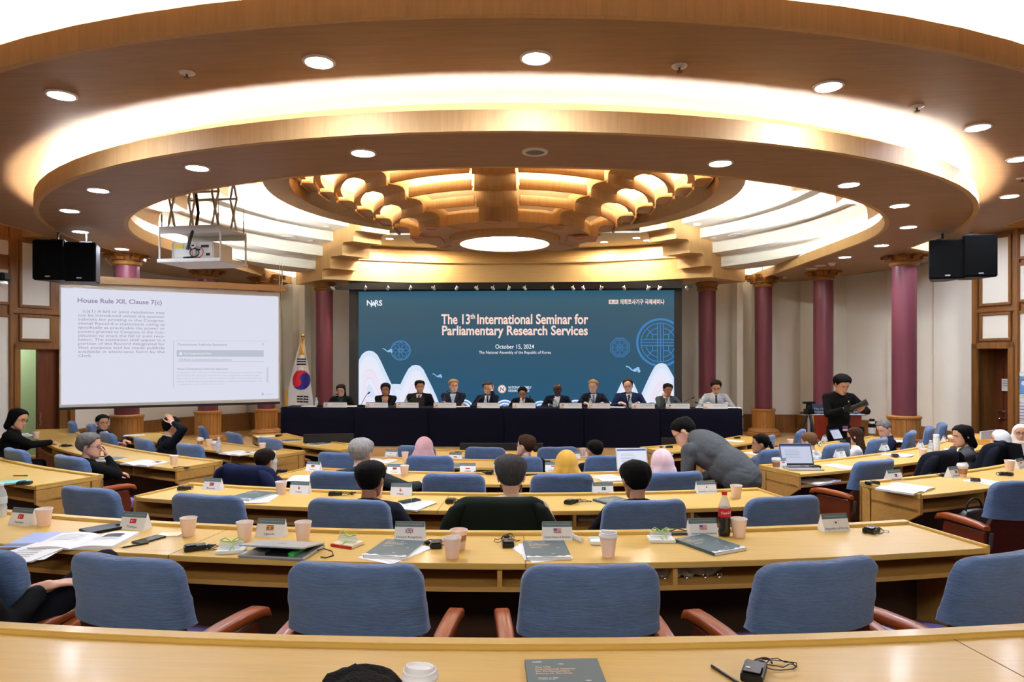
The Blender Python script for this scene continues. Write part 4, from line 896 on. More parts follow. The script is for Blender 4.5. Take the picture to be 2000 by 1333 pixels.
def long_hair(length=.3, w=.088, seed=1, bun=None, curl=.0):
    m = MB(); m.ell((0, -.03, .02), (.082, .092, .108), 24, 16)
    for k in range(7):
        t = k / 6; z = .02 - length * t; m.ell((0, -.055 - .035 * t, z), (w * (1 - .12 * t), .05 - .012 * t, .06), 18, 10)
        for s in (-1, 1): m.ell((s * (w - .024 - .004 * t), -.034 - .015 * t, z + .02), (.019, .036, .05), 12, 8)
    m = remesh(m, .009, 3)
    m.v = [v + Vector((v.x, v.y, 0)).normalized() * noise.noise(Vector((v.x * 60, v.y * 60, v.z * 7 + seed))) * .006 for v in m.v]
    return m
def hijab_mesh(seed, open_face=True, L=.3):
    m = MB(); n = 64; rows = []; nz = 52
    for i in range(nz):
        t = i / (nz - 1); z = .134 * cos(min(1, t * 2.4) * pi / 2) if t < 1 / 2.4 else -(t - 1 / 2.4) / (1 - 1 / 2.4) * (.1 + L)
        if z >= 0: q = sqrt(max(0.0004, 1 - (z / .1345) ** 2)); rx, ry, cyy = .098 * q, .116 * q, -.006
        else:
            u = 0; f = max(0, (-z - .02) / (.08 + L)) ** .9
            rx, ry, cyy = lerp(.098 - .012 * sin(pi * u) , .215, f), lerp(.116 - .02 * sin(pi * u), .145, f), -.006 - .012 * f
        row = []
        for k in range(n):
            a = 2 * pi * k / n; c, s = cos(a), sin(a); fold = 1 + noise.noise(Vector((c * 2.2 + seed, s * 2.2, z * 6))) * .07 + (.05 * sin(a * 7 + seed - z * 16) * min(1, max(0, -z + .01) * 9))
            x, y = rx * c * fold, cyy + ry * s * fold; psi = abs(atan2(x, y + .01))
            if open_face and s > 0:
                inf = (psi / .8) ** 2 + ((z + .014) / .098) ** 2; mk = max(0, min(1, (inf - .8) / .35)); x *= .72 + .28 * mk; y *= .62 + .38 * mk
            row.append(Vector((x, y, z)))
        rows.append(row)
    m.grid(rows, closed_v=True); return m
HANDS = {}
def hand_mesh(kind):
    if kind in HANDS: return HANDS[kind]
    cur = {'flat': (.12, .15, .12), 'relax': (.35, .5, .35), 'grip': (.75, 1.0, .7), 'fist': (1.25, 1.5, 1.0)}[kind]
    m = MB(); m.ell((0, .045, 0), (.041, .052, .0155), 16, 10); m.cap((0, -.02, 0), (0, .03, 0), .026, .027); m.ell((-.022, .03, -.006), (.02, .034, .016), 12, 8)
    for i, (x, L_, yo) in enumerate(((-.0295, .074, .083), (-.0095, .082, .088), (.0105, .076, .086), (.0295, .06, .077))):
        p = Vector((x, yo - .01, 0)); ang = 0; sp = (-.07, -.02, .03, .09)[i]
        for j, fr in enumerate((.45, .3, .25)):
            ang += cur[j] * (1 + .06 * i); d = Vector((sin(sp) * cos(ang), cos(ang) * cos(sp), -sin(ang))); q = p + d * L_ * fr
            m.cap(p, q, (.0092, .0083, .0076)[j], (.0085, .0077, .0066)[j], 8); p = q
    a = Vector((-.03, .02, -.006)); tc = cur[0]
    b = a + Vector((-.03, .03, -.012 - .02 * tc)); c = b + Vector((-.012 + .018 * tc, .03, -.008 - .014 * tc)); e = c + Vector((-.002 + .018 * tc, .024, -.006 - .008 * tc))
    m.cap(a, b, .013, .0105, 8); m.cap(b, c, .0105, .009, 8); m.cap(c, e, .009, .007, 8)
    m = remesh(m, .0052, 1); HANDS[kind] = m; return m
def frame(dirv, up):
    y = dirv.normalized(); z = (up - y * up.dot(y)).normalized(); x = y.cross(z); return Matrix(((x.x, y.x, z.x, 0), (x.y, y.y, z.y, 0), (x.z, y.z, z.z, 0), (0, 0, 0, 1)))
def ik(S_, W, l1, l2, pole):
    d = W - S_; L_ = d.length; mx = (l1 + l2) * .985
    if L_ > mx: d = d * (mx / L_); L_ = mx; W = S_ + d
    u = d / L_; a = (l1 * l1 - l2 * l2 + L_ * L_) / (2 * L_); h = sqrt(max(0, l1 * l1 - a * a)); pp = pole - u * pole.dot(u); pp.normalize()
    return S_ + u * a + pp * h, W
def cloth(name, col, rough=.9):
    if name.startswith('speck'): return mat('cloth ' + name, col, rough, spec=.2, bump=(420, .4), var=(170, .5))
    return mat('cloth ' + name, tuple(int(c * .82) for c in col) if max(col) < 110 else col, rough, spec=.15, bump=(260, .15), var=(6, .1))
SKIN = {'light': (222, 172, 146), 'fair': (228, 180, 158), 'tan': (190, 138, 106), 'brown': (132, 86, 62), 'dark': (62, 40, 32), 'east': (214, 162, 128), 'mid': (168, 114, 84)}
def skinmat(k): return mat('skin ' + k, SKIN[k], .5, var=(30, .05))
def hairmat(k, c): return mat('hair ' + k, c, .7, spec=.12, bump=(1, 1.0, (150, 150, 18)), grain=(110, 110, 12, .55))
HC_ = {'black': (13, 12, 12), 'grey': (120, 118, 116), 'salt': (74, 74, 76), 'blond': (168, 128, 84), 'brown': (66, 44, 30), 'ltbrown': (120, 88, 60), 'white': (168, 166, 162), 'sandy': (176, 144, 104), 'darkbrown': (32, 23, 20), 'stubble': (60, 50, 46)}
def person(pos, yaw, label, skin='light', hair=('short', 'black'), top=('navy', (24, 28, 44)), shirt=None, tie=None, legs=(22, 22, 28), pose='sit', lean=0.06, hy=0, hp=0, hr=0, armR=None, armL=None, s=1.0, glasses=None, hj=None, extra=None, twist=0, face=True, hz=.5, knees=None, wide=1.0, lapel=True, handk=('relax', 'relax'), jlen=.0, vdepth=.24, beard=None, messy=.5, hthick=.014, hleft=True, lanyard=None):
    o = empty('person', pos, yaw, label, 'person'); o.scale = (s, s, s)
    T = Vector((sin(twist) * sin(lean) * 0, sin(lean), cos(lean))); FWv = Vector((0, cos(lean), -sin(lean))); XR = Vector((1, 0, 0))
    if pose != 'sit': hz = .9 if pose == 'stand' else .86
    P = Vector((0, .0, hz)); tl = 1.0
    def tp(x, y, z): return P + XR * x * wide + FWv * y + T * z
    NB = tp(0, -.01, .53); Hq = Matrix.Rotation(-lean * .75, 4, 'X') @ Matrix.Rotation(hy, 4, 'Z') @ Matrix.Rotation(hp, 4, 'X') @ Matrix.Rotation(hr, 4, 'Y')
    HCn = NB + (T * .6 + Vector((0, 0, .4))).normalized() * .014 + (Hq @ Vector((0, .022, .118)))
    HM = Matrix.Translation(HCn) @ Hq @ Matrix.Diagonal((1.16, 1.1, 1.07, 1))
    SR, SL = tp(.185, -.005, .455), tp(-.185, -.005, .455)
    dR = armR or (Vector((.2, .32, hz + .22)), Vector((.6, -.5, -.6)), Vector((-.35, 1, -.1)), Vector((0, 0, 1)))
    dL = armL or (Vector((-.2, .32, hz + .22)), Vector((-.6, -.5, -.6)), Vector((.35, 1, -.1)), Vector((0, 0, 1)))
    sk = MB(); sk.ell(tp(0, 0, .34), (.16 * wide, .09, .18), 16, 10, M=Matrix.Rotation(-lean, 4, 'X')); sk.ell(tp(0, 0, .12), (.14, .09, .16), 16, 10, M=Matrix.Rotation(-lean, 4, 'X'))
    sk.cap(tp(0, -.015, .46), HM @ Vector((0, -.018, -.06)), .062, .053, 14)
    jk = MB(); RM = Matrix.Rotation(-lean, 4, 'X')
    jk.ell(tp(0, .0, .34), (.19 * wide, .118 * (wide ** .5), .2), 22, 14, M=RM); jk.ell(tp(0, .01, .14), (.17 * wide, .13 * wide, .18), 22, 14, M=RM); jk.ell(tp(0, 0, .0 - jlen * .3), (.175 * wide, .14 * wide, .13 + jlen), 22, 12, M=RM)
    jk.cap(tp(-.14, -.012, .43), tp(.14, -.012, .43), .085, .085, 14)
    if pose == 'bend': jk.ell(tp(0, -.075, .36), (.215, .13, .25), 20, 12, M=RM); jk.ell(tp(0, -.05, .12), (.2, .15, .24), 20, 12, M=RM)
    nm_ = Matrix.Translation(NB + T * -.012 + FWv * .004) @ Matrix.Rotation(-lean - .3, 4, 'X'); jk.lathe([(.06, -.05), (.085, -.04), (.076, .018), (.066, .022), (.06, 0)], seg=24, M=nm_, caps=False)
    hands = MB()
    for sg, Sh, A, hk in ((1, SR, dR, handk[0]), (-1, SL, dL, handk[1])):
        W, pole, hd, up = A; E, W = ik(Sh, W, .285, .255, pole)
        sk.cap(Sh, E, .045, .04); sk.cap(E, W, .04, .027)
        jk.cap(tp(sg * .05, -.015, .485), Sh, .055, .062, 14); jk.cap(Sh, E, .066 * wide ** .5, .053, 14); fd = (W - E).normalized(); jk.cap(E, W - fd * .035, .053, .04, 14)
        Mh = Matrix.Translation(W) @ frame(hd, up)
        if sg < 0: Mh = Mh @ Matrix.Diagonal((-1, 1, 1, 1))
        hm = hand_mesh(hk); hands.add([Mh @ v for v in hm.v], hm.f)
        if shirt: 
            cm = MB(); cm.cap(W - fd * .05, W - fd * .012, .036, .034, 14); cm.build('cuff', cloth('shirt%d%d%d' % shirt, shirt), o, smooth=True)
    body = remesh(sk, .0135, 3); 
    body.add([HM @ v for v in HEAD.v], HEAD.f); body.add(hands.v, hands.f)
    body.build('body', skinmat(skin), o, smooth=True, angle=70)
    jm = remesh(jk, .0135, 4)
    o3 = Vector((pos[0] * 3, 0, 0)); jm.v = [v + Vector((.4, 1, .2)) * noise.noise(v * 11 + o3) * .008 + Vector((.3, 1, 0)) * abs(noise.noise(Vector((v.x * 9, v.y * 9, v.z * 30)) + o3)) * .011 for v in jm.v]
    jmat = cloth(*top); jo = jm.build('jacket' if shirt or lapel else 'sweater', jmat, o, smooth=True, angle=75)
    bvh = BVHTree.FromPolygons([tuple(v) for v in jm.v], jm.f)
    def patch(fn, name, mt, off, z0=.50, z1=.26, n=12, k=4):
        rows = []
        for i in range(n + 1):
            t = i / n; z = lerp(z0, z1, t); xa, xb = fn(t); row = []
            for j in range(k + 1):
                x = lerp(xa, xb, j / k); o_ = P + XR * x + T * z + FWv * .6; hit = bvh.ray_cast(o_, -FWv)
                row.append((hit[0] if hit[0] else P + XR * x + T * z + FWv * .05) + FWv * off)
            rows.append(row)
        m = MB(); m.grid(rows); n2 = len(m.v); m.add([v - FWv * .012 for v in m.v], m.f); return m.build(name, mt, o, smooth=True, angle=80)
    zb = .5 - vdepth
    if shirt:
        sm = cloth('shirt%d%d%d' % shirt, shirt); patch(lambda t: (-.062 * (1 - t) - .002, .062 * (1 - t) + .002), 'shirt', sm, .005, .515, zb)
        m = MB(); 
        for q in range(2): m.lathe([(.058, -.012), (.064, -.01), (.062, .022), (.056, .024)], seg=20, M=Matrix.Translation(NB + T * -.005) @ Matrix.Rotation(-lean - .25, 4, 'X'), caps=False)
        m.build('collar', sm, o, smooth=True)
        if lapel:
            lm = cloth(top[0] + ' lapel', tuple(min(255, c + 7) for c in top[1]))
            for sg in (-1, 1): patch(lambda t: (sg * (.062 * (1 - t) + .002), sg * (.062 * (1 - t) + .01 + .05 * sin(pi * min(1, t * 1.15 + .12)) ** .7)), 'lapel', lm, .01, .5, zb - .01)
        if tie: patch(lambda t: ((-.016 if t > .12 else -.02) - .012 * t, (.016 if t > .12 else .02) + .012 * t), 'tie', cloth('tie%d%d%d' % tie, tie, .5), .012, .5, zb + .03)
    if lanyard:
        for sg in (-1, 1): patch(lambda t: (sg * (.07 - .065 * t) - .006, sg * (.07 - .065 * t) + .006), 'lanyard', cloth('lanyard%d' % lanyard[0], lanyard), .017, .5, .18)
    # legs
    tr = MB(); kn = knees or (((.11, .44, hz + .01), (.12, .46, .09)), ((-.11, .44, hz + .01), (-.12, .46, .09)))
    if pose != 'sit' and not knees: kn = (((.1, .03, .48), (.11, 0, .08)), ((-.1, .03, .48), (-.11, 0, .08)))
    tr.ell(P + Vector((0, .02, .0)), (.165, .135, .12), 18, 10)
    for (k_, f_), sg in zip(kn, (1, -1)):
        tr.cap(P + Vector((sg * .09, .02, -.01)), k_, .088, .062, 14); tr.cap(k_, f_, .06, .046, 14)
        sh = MB(); f = Vector(f_); sh.ell((f.x, f.y + .06, max(f.z - .045, .035)), (.045, .13, .038), 12, 8); sh.build('shoe', mat('black shoe', (18, 16, 16), .35), o, smooth=True)
    remesh(tr, .018, 3).build('trousers', cloth('trouser%d' % legs[0], legs), o, smooth=True, angle=75)
    def hadd(m, name, mt, **k): m.xf(HM); return m.build(name, mt, o, smooth=True, **k)
    if hj: hadd(hijab_mesh(pos[0] * 7, face, .26), 'hijab', mat('hijab %d%d' % hj[:2], hj, .85, sheen=.3, var=(8, .06)), angle=80)
    elif hair:
        st, hc = hair[0], hair[1]; hm_ = hairmat(hc, HC_[hc])
        if st in ('short', 'buzz', 'receding', 'rim', 'pulled', 'bob'): hm = hair_mesh(st, pos[0] * 5, hthick, messy=messy)
        if st == 'long': hm = long_hair(.3); h2 = hair_mesh('bob', 3, .012); hm.add(h2.v, h2.f)
        if st == 'bob': h2 = long_hair(.115, .086); hm.add(h2.v, h2.f)
        if st in ('bun', 'ponytail'):
            hm = hair_mesh('pulled', 2, .012)
            if st == 'bun': hm.ell((.012, -.122, -.005), (.034, .03, .036), 16, 10)
            else:
                for q in range(6): hm.ell((.0, -.115 - .012 * q, .015 - .035 * q), (.03 - .002 * q, .024, .032), 12, 8)
        hadd(hm, 'hair', hm_, angle=80)
        if len(hair) > 2:   # thin crown: the scalp shows
            m = MB(); m.ell((0, -.062, .092), (.034, .036, .042), 14, 8); hadd(m, 'thin_crown', skinmat(skin))
    if face:
        m = MB()
        for sg in (-1, 1): m.ell((sg * .0305, .0755, .003), (.0125, .009, .0075), 12, 8)
        for sg in (-1, 1): m.mi = 1; m.ell((sg * .0305, .0802, .0025), (.0055, .0048, .0055), 10, 6)
        for sg in (-1, 1): m.mi = 2; m.ell((sg * .0305, .0775, .0085), (.014, .009, .005), 10, 6)
        hadd(m, 'eyes', [mat('eye white', (220, 214, 208), .3), mat('iris', (28, 20, 16), .2), skinmat(skin)])
        m = MB(); bc = HC_[hair[1]] if hair and hair[1] not in ('white',) else (60, 46, 40)
        for sg in (-1, 1): m.tube([(sg * .014, .093, .021), (sg * .028, .093, .0265), (sg * .046, .079, .023)], [.003, .0036, .002], 6)
        hadd(m, 'eyebrows', mat('brow%d' % bc[0], tuple(int(c * .8) for c in bc), .8))
        m = MB(); m.ell((0, .0925, -.0735), (.021, .006, .0035), 12, 6); m.ell((0, .0915, -.0815), (.018, .006, .0042), 12, 6); sc = SKIN[skin]; hadd(m, 'lips', mat('lips ' + skin, (int(sc[0] * .82), int(sc[1] * .6), int(sc[2] * .6)), .45))
        if beard:
            m = MB(); 
            if beard == 'moustache': m.tube([(-.022, .093, -.066), (0, .1, -.06), (.022, .093, -.066)], [.003, .006, .003], 8)
            else:
                n = 40; rows = []
                for i in range(14):
                    z = -.122 + .07 * i / 13; rows.append([head_pt(max(z, -.1199), k, n, .007 if sin(2 * pi * k / n) > -.35 else -.01) + Vector((0, 0, min(0, z + .1199))) for k in range(n)])
                m.grid(rows, closed_v=True, caps=True)
            hadd(m, 'beard', hairmat('beard' + hair[1], HC_[hair[1]]))
    if glasses:
        m = MB()
        for sg in (-1, 1):
            m.tube([(sg * .032 + .02 * cos(t * pi / 8), .098 - .01 * abs(cos(t * pi / 8)) * (1 if cos(t * pi / 8) * sg > 0 else 0), .0 + .015 * sin(t * pi / 8)) for t in range(17)], .0022, 6); m.tube([(sg * .052, .09, .005), (sg * .078, .04, .006), (sg * .079, -.02, .0)], .0018, 6)
        m.tube([(-.012, .102, .003), (.012, .102, .003)], .002, 6); hadd(m, 'glasses', mat('glasses%d' % glasses[0], glasses, .3))
    o['_h'] = 0; del o['_h']
    return o, HM, tp
# ---------------------------------------------------------------- head table
NAVY = mat('navy table cloth', (11, 12, 30), .9, spec=.15, bump=(300, .1))
TZ, TY0, TY1 = 1.272, 12.62, 13.2
txs = [-4.36, -2.97, -1.56, -.15, 1.33, 2.72, 4.2]
nm6 = ['leftmost section of the navy draped head table', 'navy draped table section, second from the flag', 'navy draped table section left of the middle', 'navy draped table section right of the middle', 'navy draped table section behind the bending man, second from the right end', 'rightmost section of the navy draped head table']
for k in range(6):
    x0, x1 = txs[k] + .004, txs[k + 1] - .004; o = empty('draped_table', ((x0 + x1) / 2, (TY0 + TY1) / 2, .55), 0, nm6[k], 'table', 'sections of the draped head table')
    hw = (x1 - x0) / 2; hd = (TY1 - TY0) / 2; H = TZ - .55
    m = MB(); m.box((0, 0, H - .02), (hw * 2 - .02, hd * 2 - .02, .03)); m.build('tabletop', mat('table board', (90, 80, 70), .6), o)
    for sx in (-1, 1):
        for sy in (-1, 1): m = MB(); m.box((sx * (hw - .06), sy * (hd - .06), (H - .035) / 2), (.03, .03, H - .035)); m.build('leg', BLACK, o)
    rows = []; N_ = 60
    per = []
    for i in range(N_ * 4):
        s_, t = divmod(i, N_); t = t / N_
        x, y = [(lerp(-hw, hw, t), -hd), (hw, lerp(-hd, hd, t)), (lerp(hw, -hw, t), hd), (-hw, lerp(hd, -hd, t))][s_]; per.append((x, y, s_, t))
    for z, fl_ in ((H - .002, -.004), (H, -.012), (H - .012, .001), (H - .2, .004), (H - .45, .006), (H - .715, .008)):
        row = []
        for x, y, s_, t in per:
            f = 0
            if z < H - .05: 
                f = noise.noise(Vector((x * 4 + k * 9, y * 4, z * 1.2))) * .012 * (H - z)
                if s_ == 0: f += -.03 * (g2(t - .0, .012) + g2(t - 1, .012)) * (H - z) / H
            nx, ny = [(0, -1), (1, 0), (0, 1), (-1, 0)][s_]
            if s_ in (1, 3): nx *= (1 if (k == 5 and s_ == 1) or (k == 0 and s_ == 3) else 0)
            row.append(Vector((x + nx * (fl_ + f), y + ny * (fl_ + f), z)))
        rows.append(row)
    m = MB(); m.grid(rows[1:], closed_v=True); m.add([Vector((a, b, H)) for a, b in ((-hw + .01, -hd + .01), (hw - .01, -hd + .01), (hw - .01, hd - .01), (-hw + .01, hd - .01))], [(0, 1, 2, 3)]); m.build('cloth', NAVY, o, smooth=True, angle=60)
def topat(px, y=None): return onY(px, 700, y or 12.75)
# ---------------------------------------------------------------- the panel
PCH = mat('panel chair black', (26, 26, 30), .7)
def panel_chair(x, y, lab, mt, dz=0):
    o = empty('panel_chair', (x, y, .55), pi, lab, 'chair', 'chairs of the panel')
    m = MB(); m.box((0, .05, .43), (.46, .46, .06)); m.build('seat', mt, o, bevel=.02)
    m = MB(); rows = [[Vector((xx * w_, -.2 - .04 * (z - .5) + .03 * xx * xx + t, z - (dz * (z - .5) / .4))) for xx, t in ((-1, 0), (-.5, 0), (0, 0), (.5, 0), (1, 0), (1, .04), (.5, .04), (0, .04), (-.5, .04), (-1, .04))] for z, w_ in ((.5, .21), (.6, .23), (.8, .23), (.88, .21), (.91, .17))]; m.grid(rows, closed_v=True, caps=True); m.build('backrest', mt, o, smooth=True, angle=60)
    m = MB(); m.tube([(0, .05, .05), (0, .05, .41)], .03, 10); 
    for q in range(5): m.cap((0, .05, .05), (.25 * cos(q * 1.257), .05 + .25 * sin(q * 1.257), .03), .02, .015, 8)
    m.build('pedestal', BLACK, o, smooth=True)
WS = (226, 228, 234)
LTBLUE = (196, 212, 232)
crossR = (Vector((-.13, .2, .76)), Vector((.7, .2, -.5)), Vector((-1, .15, .1)), Vector((0, 1, .3)))
crossL = (Vector((.12, .235, .79)), Vector((-.7, .2, -.5)), Vector((1, .1, .05)), Vector((0, 1, .3)))
tblR = (Vector((.17, .32, .83)), Vector((.7, -.3, -.6)), Vector((-.6, .8, 0)), Vector((0, 0, 1))); tblL = (Vector((-.17, .32, .83)), Vector((-.7, -.3, -.6)), Vector((.6, .8, 0)), Vector((0, 0, 1)))
browL = (Vector((-.1, .24, 1.12)), Vector((-.4, .3, -1)), Vector((.5, -.25, 1)), Vector((.2, 1, 0))); chinR = (Vector((.06, .22, 1.0)), Vector((.35, .3, -1)), Vector((-.35, -.25, 1)), Vector((.2, 1, 0)))
PAN = [
 (668, 750, 'woman with long brown hair and glasses reading at the left end of the panel', dict(skin='fair', hair=('long', 'darkbrown'), top=('black', (20, 20, 22)), shirt=(30, 76, 58), hp=-.2, glasses=(150, 130, 120), armR=tblR, armL=tblL)),
 (754, 748, 'woman with black bob, black blazer and white lanyard on the panel', dict(skin='tan', hair=('bob', 'black'), top=('black', (22, 22, 26)), shirt=(206, 150, 120), hp=-.15, hy=.1, armR=crossR, armL=crossL, lanyard=(224, 224, 220))),
 (820, 743, 'man in black suit with red striped tie behind a small tablet', dict(skin='tan', hair=('short', 'black'), top=('black suit', (24, 24, 27)), shirt=WS, tie=(150, 36, 40), hy=.3, wide=1.12, lanyard=(30, 60, 60))),
 (886, 741, 'blond man in dark navy blazer with arms crossed, no tie', dict(skin='fair', hair=('short', 'sandy'), top=('ink blazer', (40, 46, 62)), shirt=LTBLUE, hy=.35, wide=1.08, armR=crossR, armL=crossL, beard=None)),
 (953, 746, 'man with glasses and navy suit raising a hand to his brow', dict(skin='east', hair=('short', 'salt'), top=('navy suit', (30, 34, 56)), shirt=WS, tie=(40, 52, 100), glasses=(90, 80, 70), hr=.05, armL=browL, armR=tblR, hthick=.02)),
 (1021, 754, 'balding man with moustache and pinkish red tie looking down', dict(skin='tan', hair=('receding', 'black'), top=('black suit', (24, 24, 27)), shirt=WS, tie=(170, 70, 76), hp=-.45, beard='moustache', armR=tblR, armL=tblL)),
 (1089, 748, 'bald man with dark skin, glasses and open white shirt', dict(skin='dark', hair=None, top=('navy blazer', (26, 30, 48)), shirt=WS, glasses=(20, 20, 20), hp=-.15, wide=1.1, lanyard=(40, 40, 44), armR=tblR, armL=tblL)),
 (1159, 742, 'fair haired man with glasses, dark suit and grey blue tie', dict(skin='fair', hair=('short', 'sandy'), top=('dark suit', (36, 40, 54)), shirt=(214, 224, 240), tie=(104, 116, 148), glasses=(170, 160, 150), hy=-.25, armR=tblR, armL=tblL)),
 (1228, 741, 'heavy man with dark glasses and blue suit tilting his head', dict(skin='fair', hair=('receding', 'brown'), top=('blue suit', (34, 46, 92)), shirt=WS, tie=(34, 46, 80), glasses=(30, 24, 24), hr=.12, hy=-.15, wide=1.15, lanyard=(40, 40, 50), armR=tblR, armL=tblL)),
 (1302, 749, 'man in grey suit resting his chin on one hand', dict(skin='mid', hair=('short', 'black'), top=('grey suit', (86, 92, 98)), shirt=WS, tie=(130, 112, 90), hp=-.1, hy=.15, hr=-.08, armR=chinR, armL=tblL)),
 (1397, 742, 'man in pale grey suit with headset at the right end of the panel', dict(skin='east', hair=('short', 'darkbrown'), top=('pale grey suit', (178, 182, 188)), shirt=WS, tie=(70, 76, 84), hp=-.25, glasses=(80, 80, 84), hthick=.02, armR=tblR, armL=tblL))]
PY = 13.52
for i, (px, ty, lb, kw) in enumerate(PAN):
    p = onY(px, 700, PY); zt = onY(px, ty, PY - .05).z; s = (zt - .55) / 1.305
    kw.setdefault('legs', (24, 24, 28)); person((p.x, p.y, .55), pi + .12 * (px - 1000) / 400 * -1, lb, s=s, lean=.1, **kw)
    panel_chair(p.x, p.y + .03, ['chair behind the woman reading at the left end', 'chair behind the woman with black bob', 'chair behind the man with red striped tie', 'chair behind the blond man', 'chair behind the man touching his brow', 'chair behind the man looking down', 'chair behind the bald man', 'chair behind the fair haired man', 'chair behind the man in blue suit', 'chair behind the man resting his chin', 'white backed chair behind the man in pale grey'][i], PCH if i < 10 else mat('panel chair white', (222, 224, 228), .6), .17 if i < 10 else 0)
# headset of the last man
# ---------------------------------------------------------------- audience
def seat(px, ty, d, lb, twist=0, z=None, top=None, yaw=None, sz=None, **kw):
    p = EYE + ray(px, HORIZON) * d; fz = floor_z(p.x, p.y) if z is None else z; zt = onD(px, ty, d + .03).z
    ln = kw.get('lean', .06); s = sz or (zt - fz) / (.5 + .53 * cos(ln) + .27)
    return person((p.x, p.y, fz), face_yaw(p, twist) if yaw is None else yaw, lb, s=s, top=top or ('dark suit b', (26, 28, 34)), **kw)
def toloc(o_yaw, pos, s, wpt): v = Vector(wpt) - Vector(pos); c, q = cos(-o_yaw), sin(-o_yaw); return Vector((c * v.x - q * v.y, q * v.x + c * v.y, v.z)) / s
chinR2 = (Vector((.07, .2, 1.05)), Vector((.6, .1, -1)), Vector((-.4, -.1, 1)), Vector((.2, 1, 0)))
headR = (Vector((.135, .04, 1.23)), Vector((1, .3, -.2)), Vector((-.5, -.15, .7)), Vector((.9, 0, .5)))
lap = ((Vector((.16, .36, .8)), Vector((.7, -.4, -.6)), Vector((-.5, 1, 0)), Vector((0, 0, 1))), (Vector((-.16, .36, .8)), Vector((-.7, -.4, -.6)), Vector((.5, 1, 0)), Vector((0, 0, 1))))
LK = dict(armR=lap[0], armL=lap[1])
seat(166, 849, 6.68, 'person with wavy grey hair and black jacket resting chin on hand', -14, hair=('short', 'grey'), hy=-.55, hthick=.03, messy=1.6, skin='light', armR=chinR2, armL=lap[1], top=('black jacket', (20, 22, 28)), face=True, shirt=None, glasses=(30, 30, 30))
seat(196, 811, 10.35, 'man with glasses in profile and navy suit below the screen corner', -20, hair=('short', 'black'), hy=-.75, top=('navy suit b', (34, 38, 62)), shirt=WS, skin='east', glasses=(40, 40, 40), **LK)
seat(324, 815, 8.75, 'man in dark suit holding a hand to the top of his head', -4, hair=('short', 'black'), top=('dark navy suit', (28, 30, 40)), shirt=WS, skin='east', armR=headR, armL=lap[1], handk=('flat', 'relax'), hp=-.15)
seat(1, 800, 8.75, 'woman with black hair at the left edge reaching over an open book', -10, hair=('bob', 'black'), hy=-.5, top=('black sweater', (22, 22, 24)), skin='east', lapel=False, glasses=(30, 30, 30), lean=.3, armR=(Vector((.12, .6, .82)), Vector((1, -.2, -.6)), Vector((.3, 1, -.4)), Vector((0, 0, 1))), armL=lap[1])
seat(510, 879, 6.3, 'person with dark hair tied up before the navy jacket chair', 0, hair=('pulled', 'darkbrown'), top=('navy knit', (44, 52, 80)), skin='tan', hp=-.1, shirt=None, **LK)
seat(694, 861, 5.72, 'man with grey hair and charcoal jacket leaning on the desk with one arm', 2, hair=('short', 'white'), top=('charcoal jacket', (62, 66, 68)), skin='fair', lean=.22, hthick=.016, armR=(Vector((.5, .36, .84)), Vector((.6, -.6, -.2)), Vector((.9, .5, 0)), Vector((0, 0, 1))), armL=lap[1], shirt=WS, hr=.0)
seat(717, 904, 4.3, 'man with short black hair and dark navy suit seen from behind', 0, hair=('short', 'black'), top=('slate navy suit', (40, 46, 60)), skin='mid', lean=.1, shirt=None, **LK)
seat(826, 854, 7.42, 'person in dusty pink hijab seen from behind', 0, hj=(206, 160, 164), hair=None, top=('mauve top', (190, 150, 156)), lapel=False, **LK)
seat(1028, 851, 7.42, 'woman with brown hair in a bun and glasses looking left', 8, hair=('bun', 'brown'), hy=.85, hp=.15, top=('black top', (26, 26, 30)), skin='fair', glasses=(30, 26, 26), lapel=False, **LK)
seat(1108, 880, 5.75, 'person in mustard yellow hijab seen from behind', 0, hj=(222, 168, 58), hair=None, top=('black dress', (28, 28, 32)), lapel=False, **LK)
seat(1165, 861, 7.42, 'man with faded short black hair beyond the yellow hijab', 4, hair=('buzz', 'black'), hy=.15, top=('dark suit c', (28, 30, 38)), skin='east', hthick=.03, **LK)
seat(998, 893, 4.28, 'bearded man with salt and pepper hair, beige shirt and lanyard', 0, hair=('short', 'salt'), top=('beige shirt', (206, 188, 152)), skin='light', beard='full', hthick=.02, lapel=False, wide=1.02, hp=-.12, shirt=None, **LK)
seat(1247, 903, 4.28, 'man with black hair thinning at the crown, in black', 0, hair=('short', 'black', 'thin'), top=('black suit d', (26, 26, 32)), skin='tan', hp=-.2, hthick=.018, **LK)
seat(1297, 878, 5.75, 'person in pale pink hijab beside the white laptop', 2, hj=(228, 196, 200), hair=None, top=('pink top', (214, 184, 188)), lapel=False, **LK)
seat(1492, 849, 8.0, 'woman with dark ponytail looking left near the bending man', 14, hair=('ponytail', 'black'), hy=.6, top=('grey blue top', (92, 104, 122)), skin='tan', lapel=False, **LK)
sc_ = seat(1588, 846, 8.35, 'woman with light brown hair, flower scrunchie and white jacket', 6, hair=('bun', 'ltbrown'), top=('white jacket', (222, 218, 212)), skin='light', hp=-.1, lapel=False, **LK)
m = MB()
for q in range(7): m.ell(sc_[1] @ Vector((.012 + .03 * cos(q * .9), -.142, -.03 + .026 * sin(q * .9))), (.018, .014, .016), 10, 6)
m.build('scrunchie', mat('scrunchie cream', (232, 222, 200), .8), sc_[0], smooth=True)
seat(1678, 836, 8.85, 'woman with long brown hair and white top holding a phone', 10, hair=('long', 'brown'), top=('white top', (226, 222, 216)), skin='light', lapel=False, hp=-.1, armL=(Vector((-.2, .34, .92)), Vector((-.7, -.3, -.6)), Vector((.2, .6, .8)), Vector((0, -1, .4))), armR=lap[0])
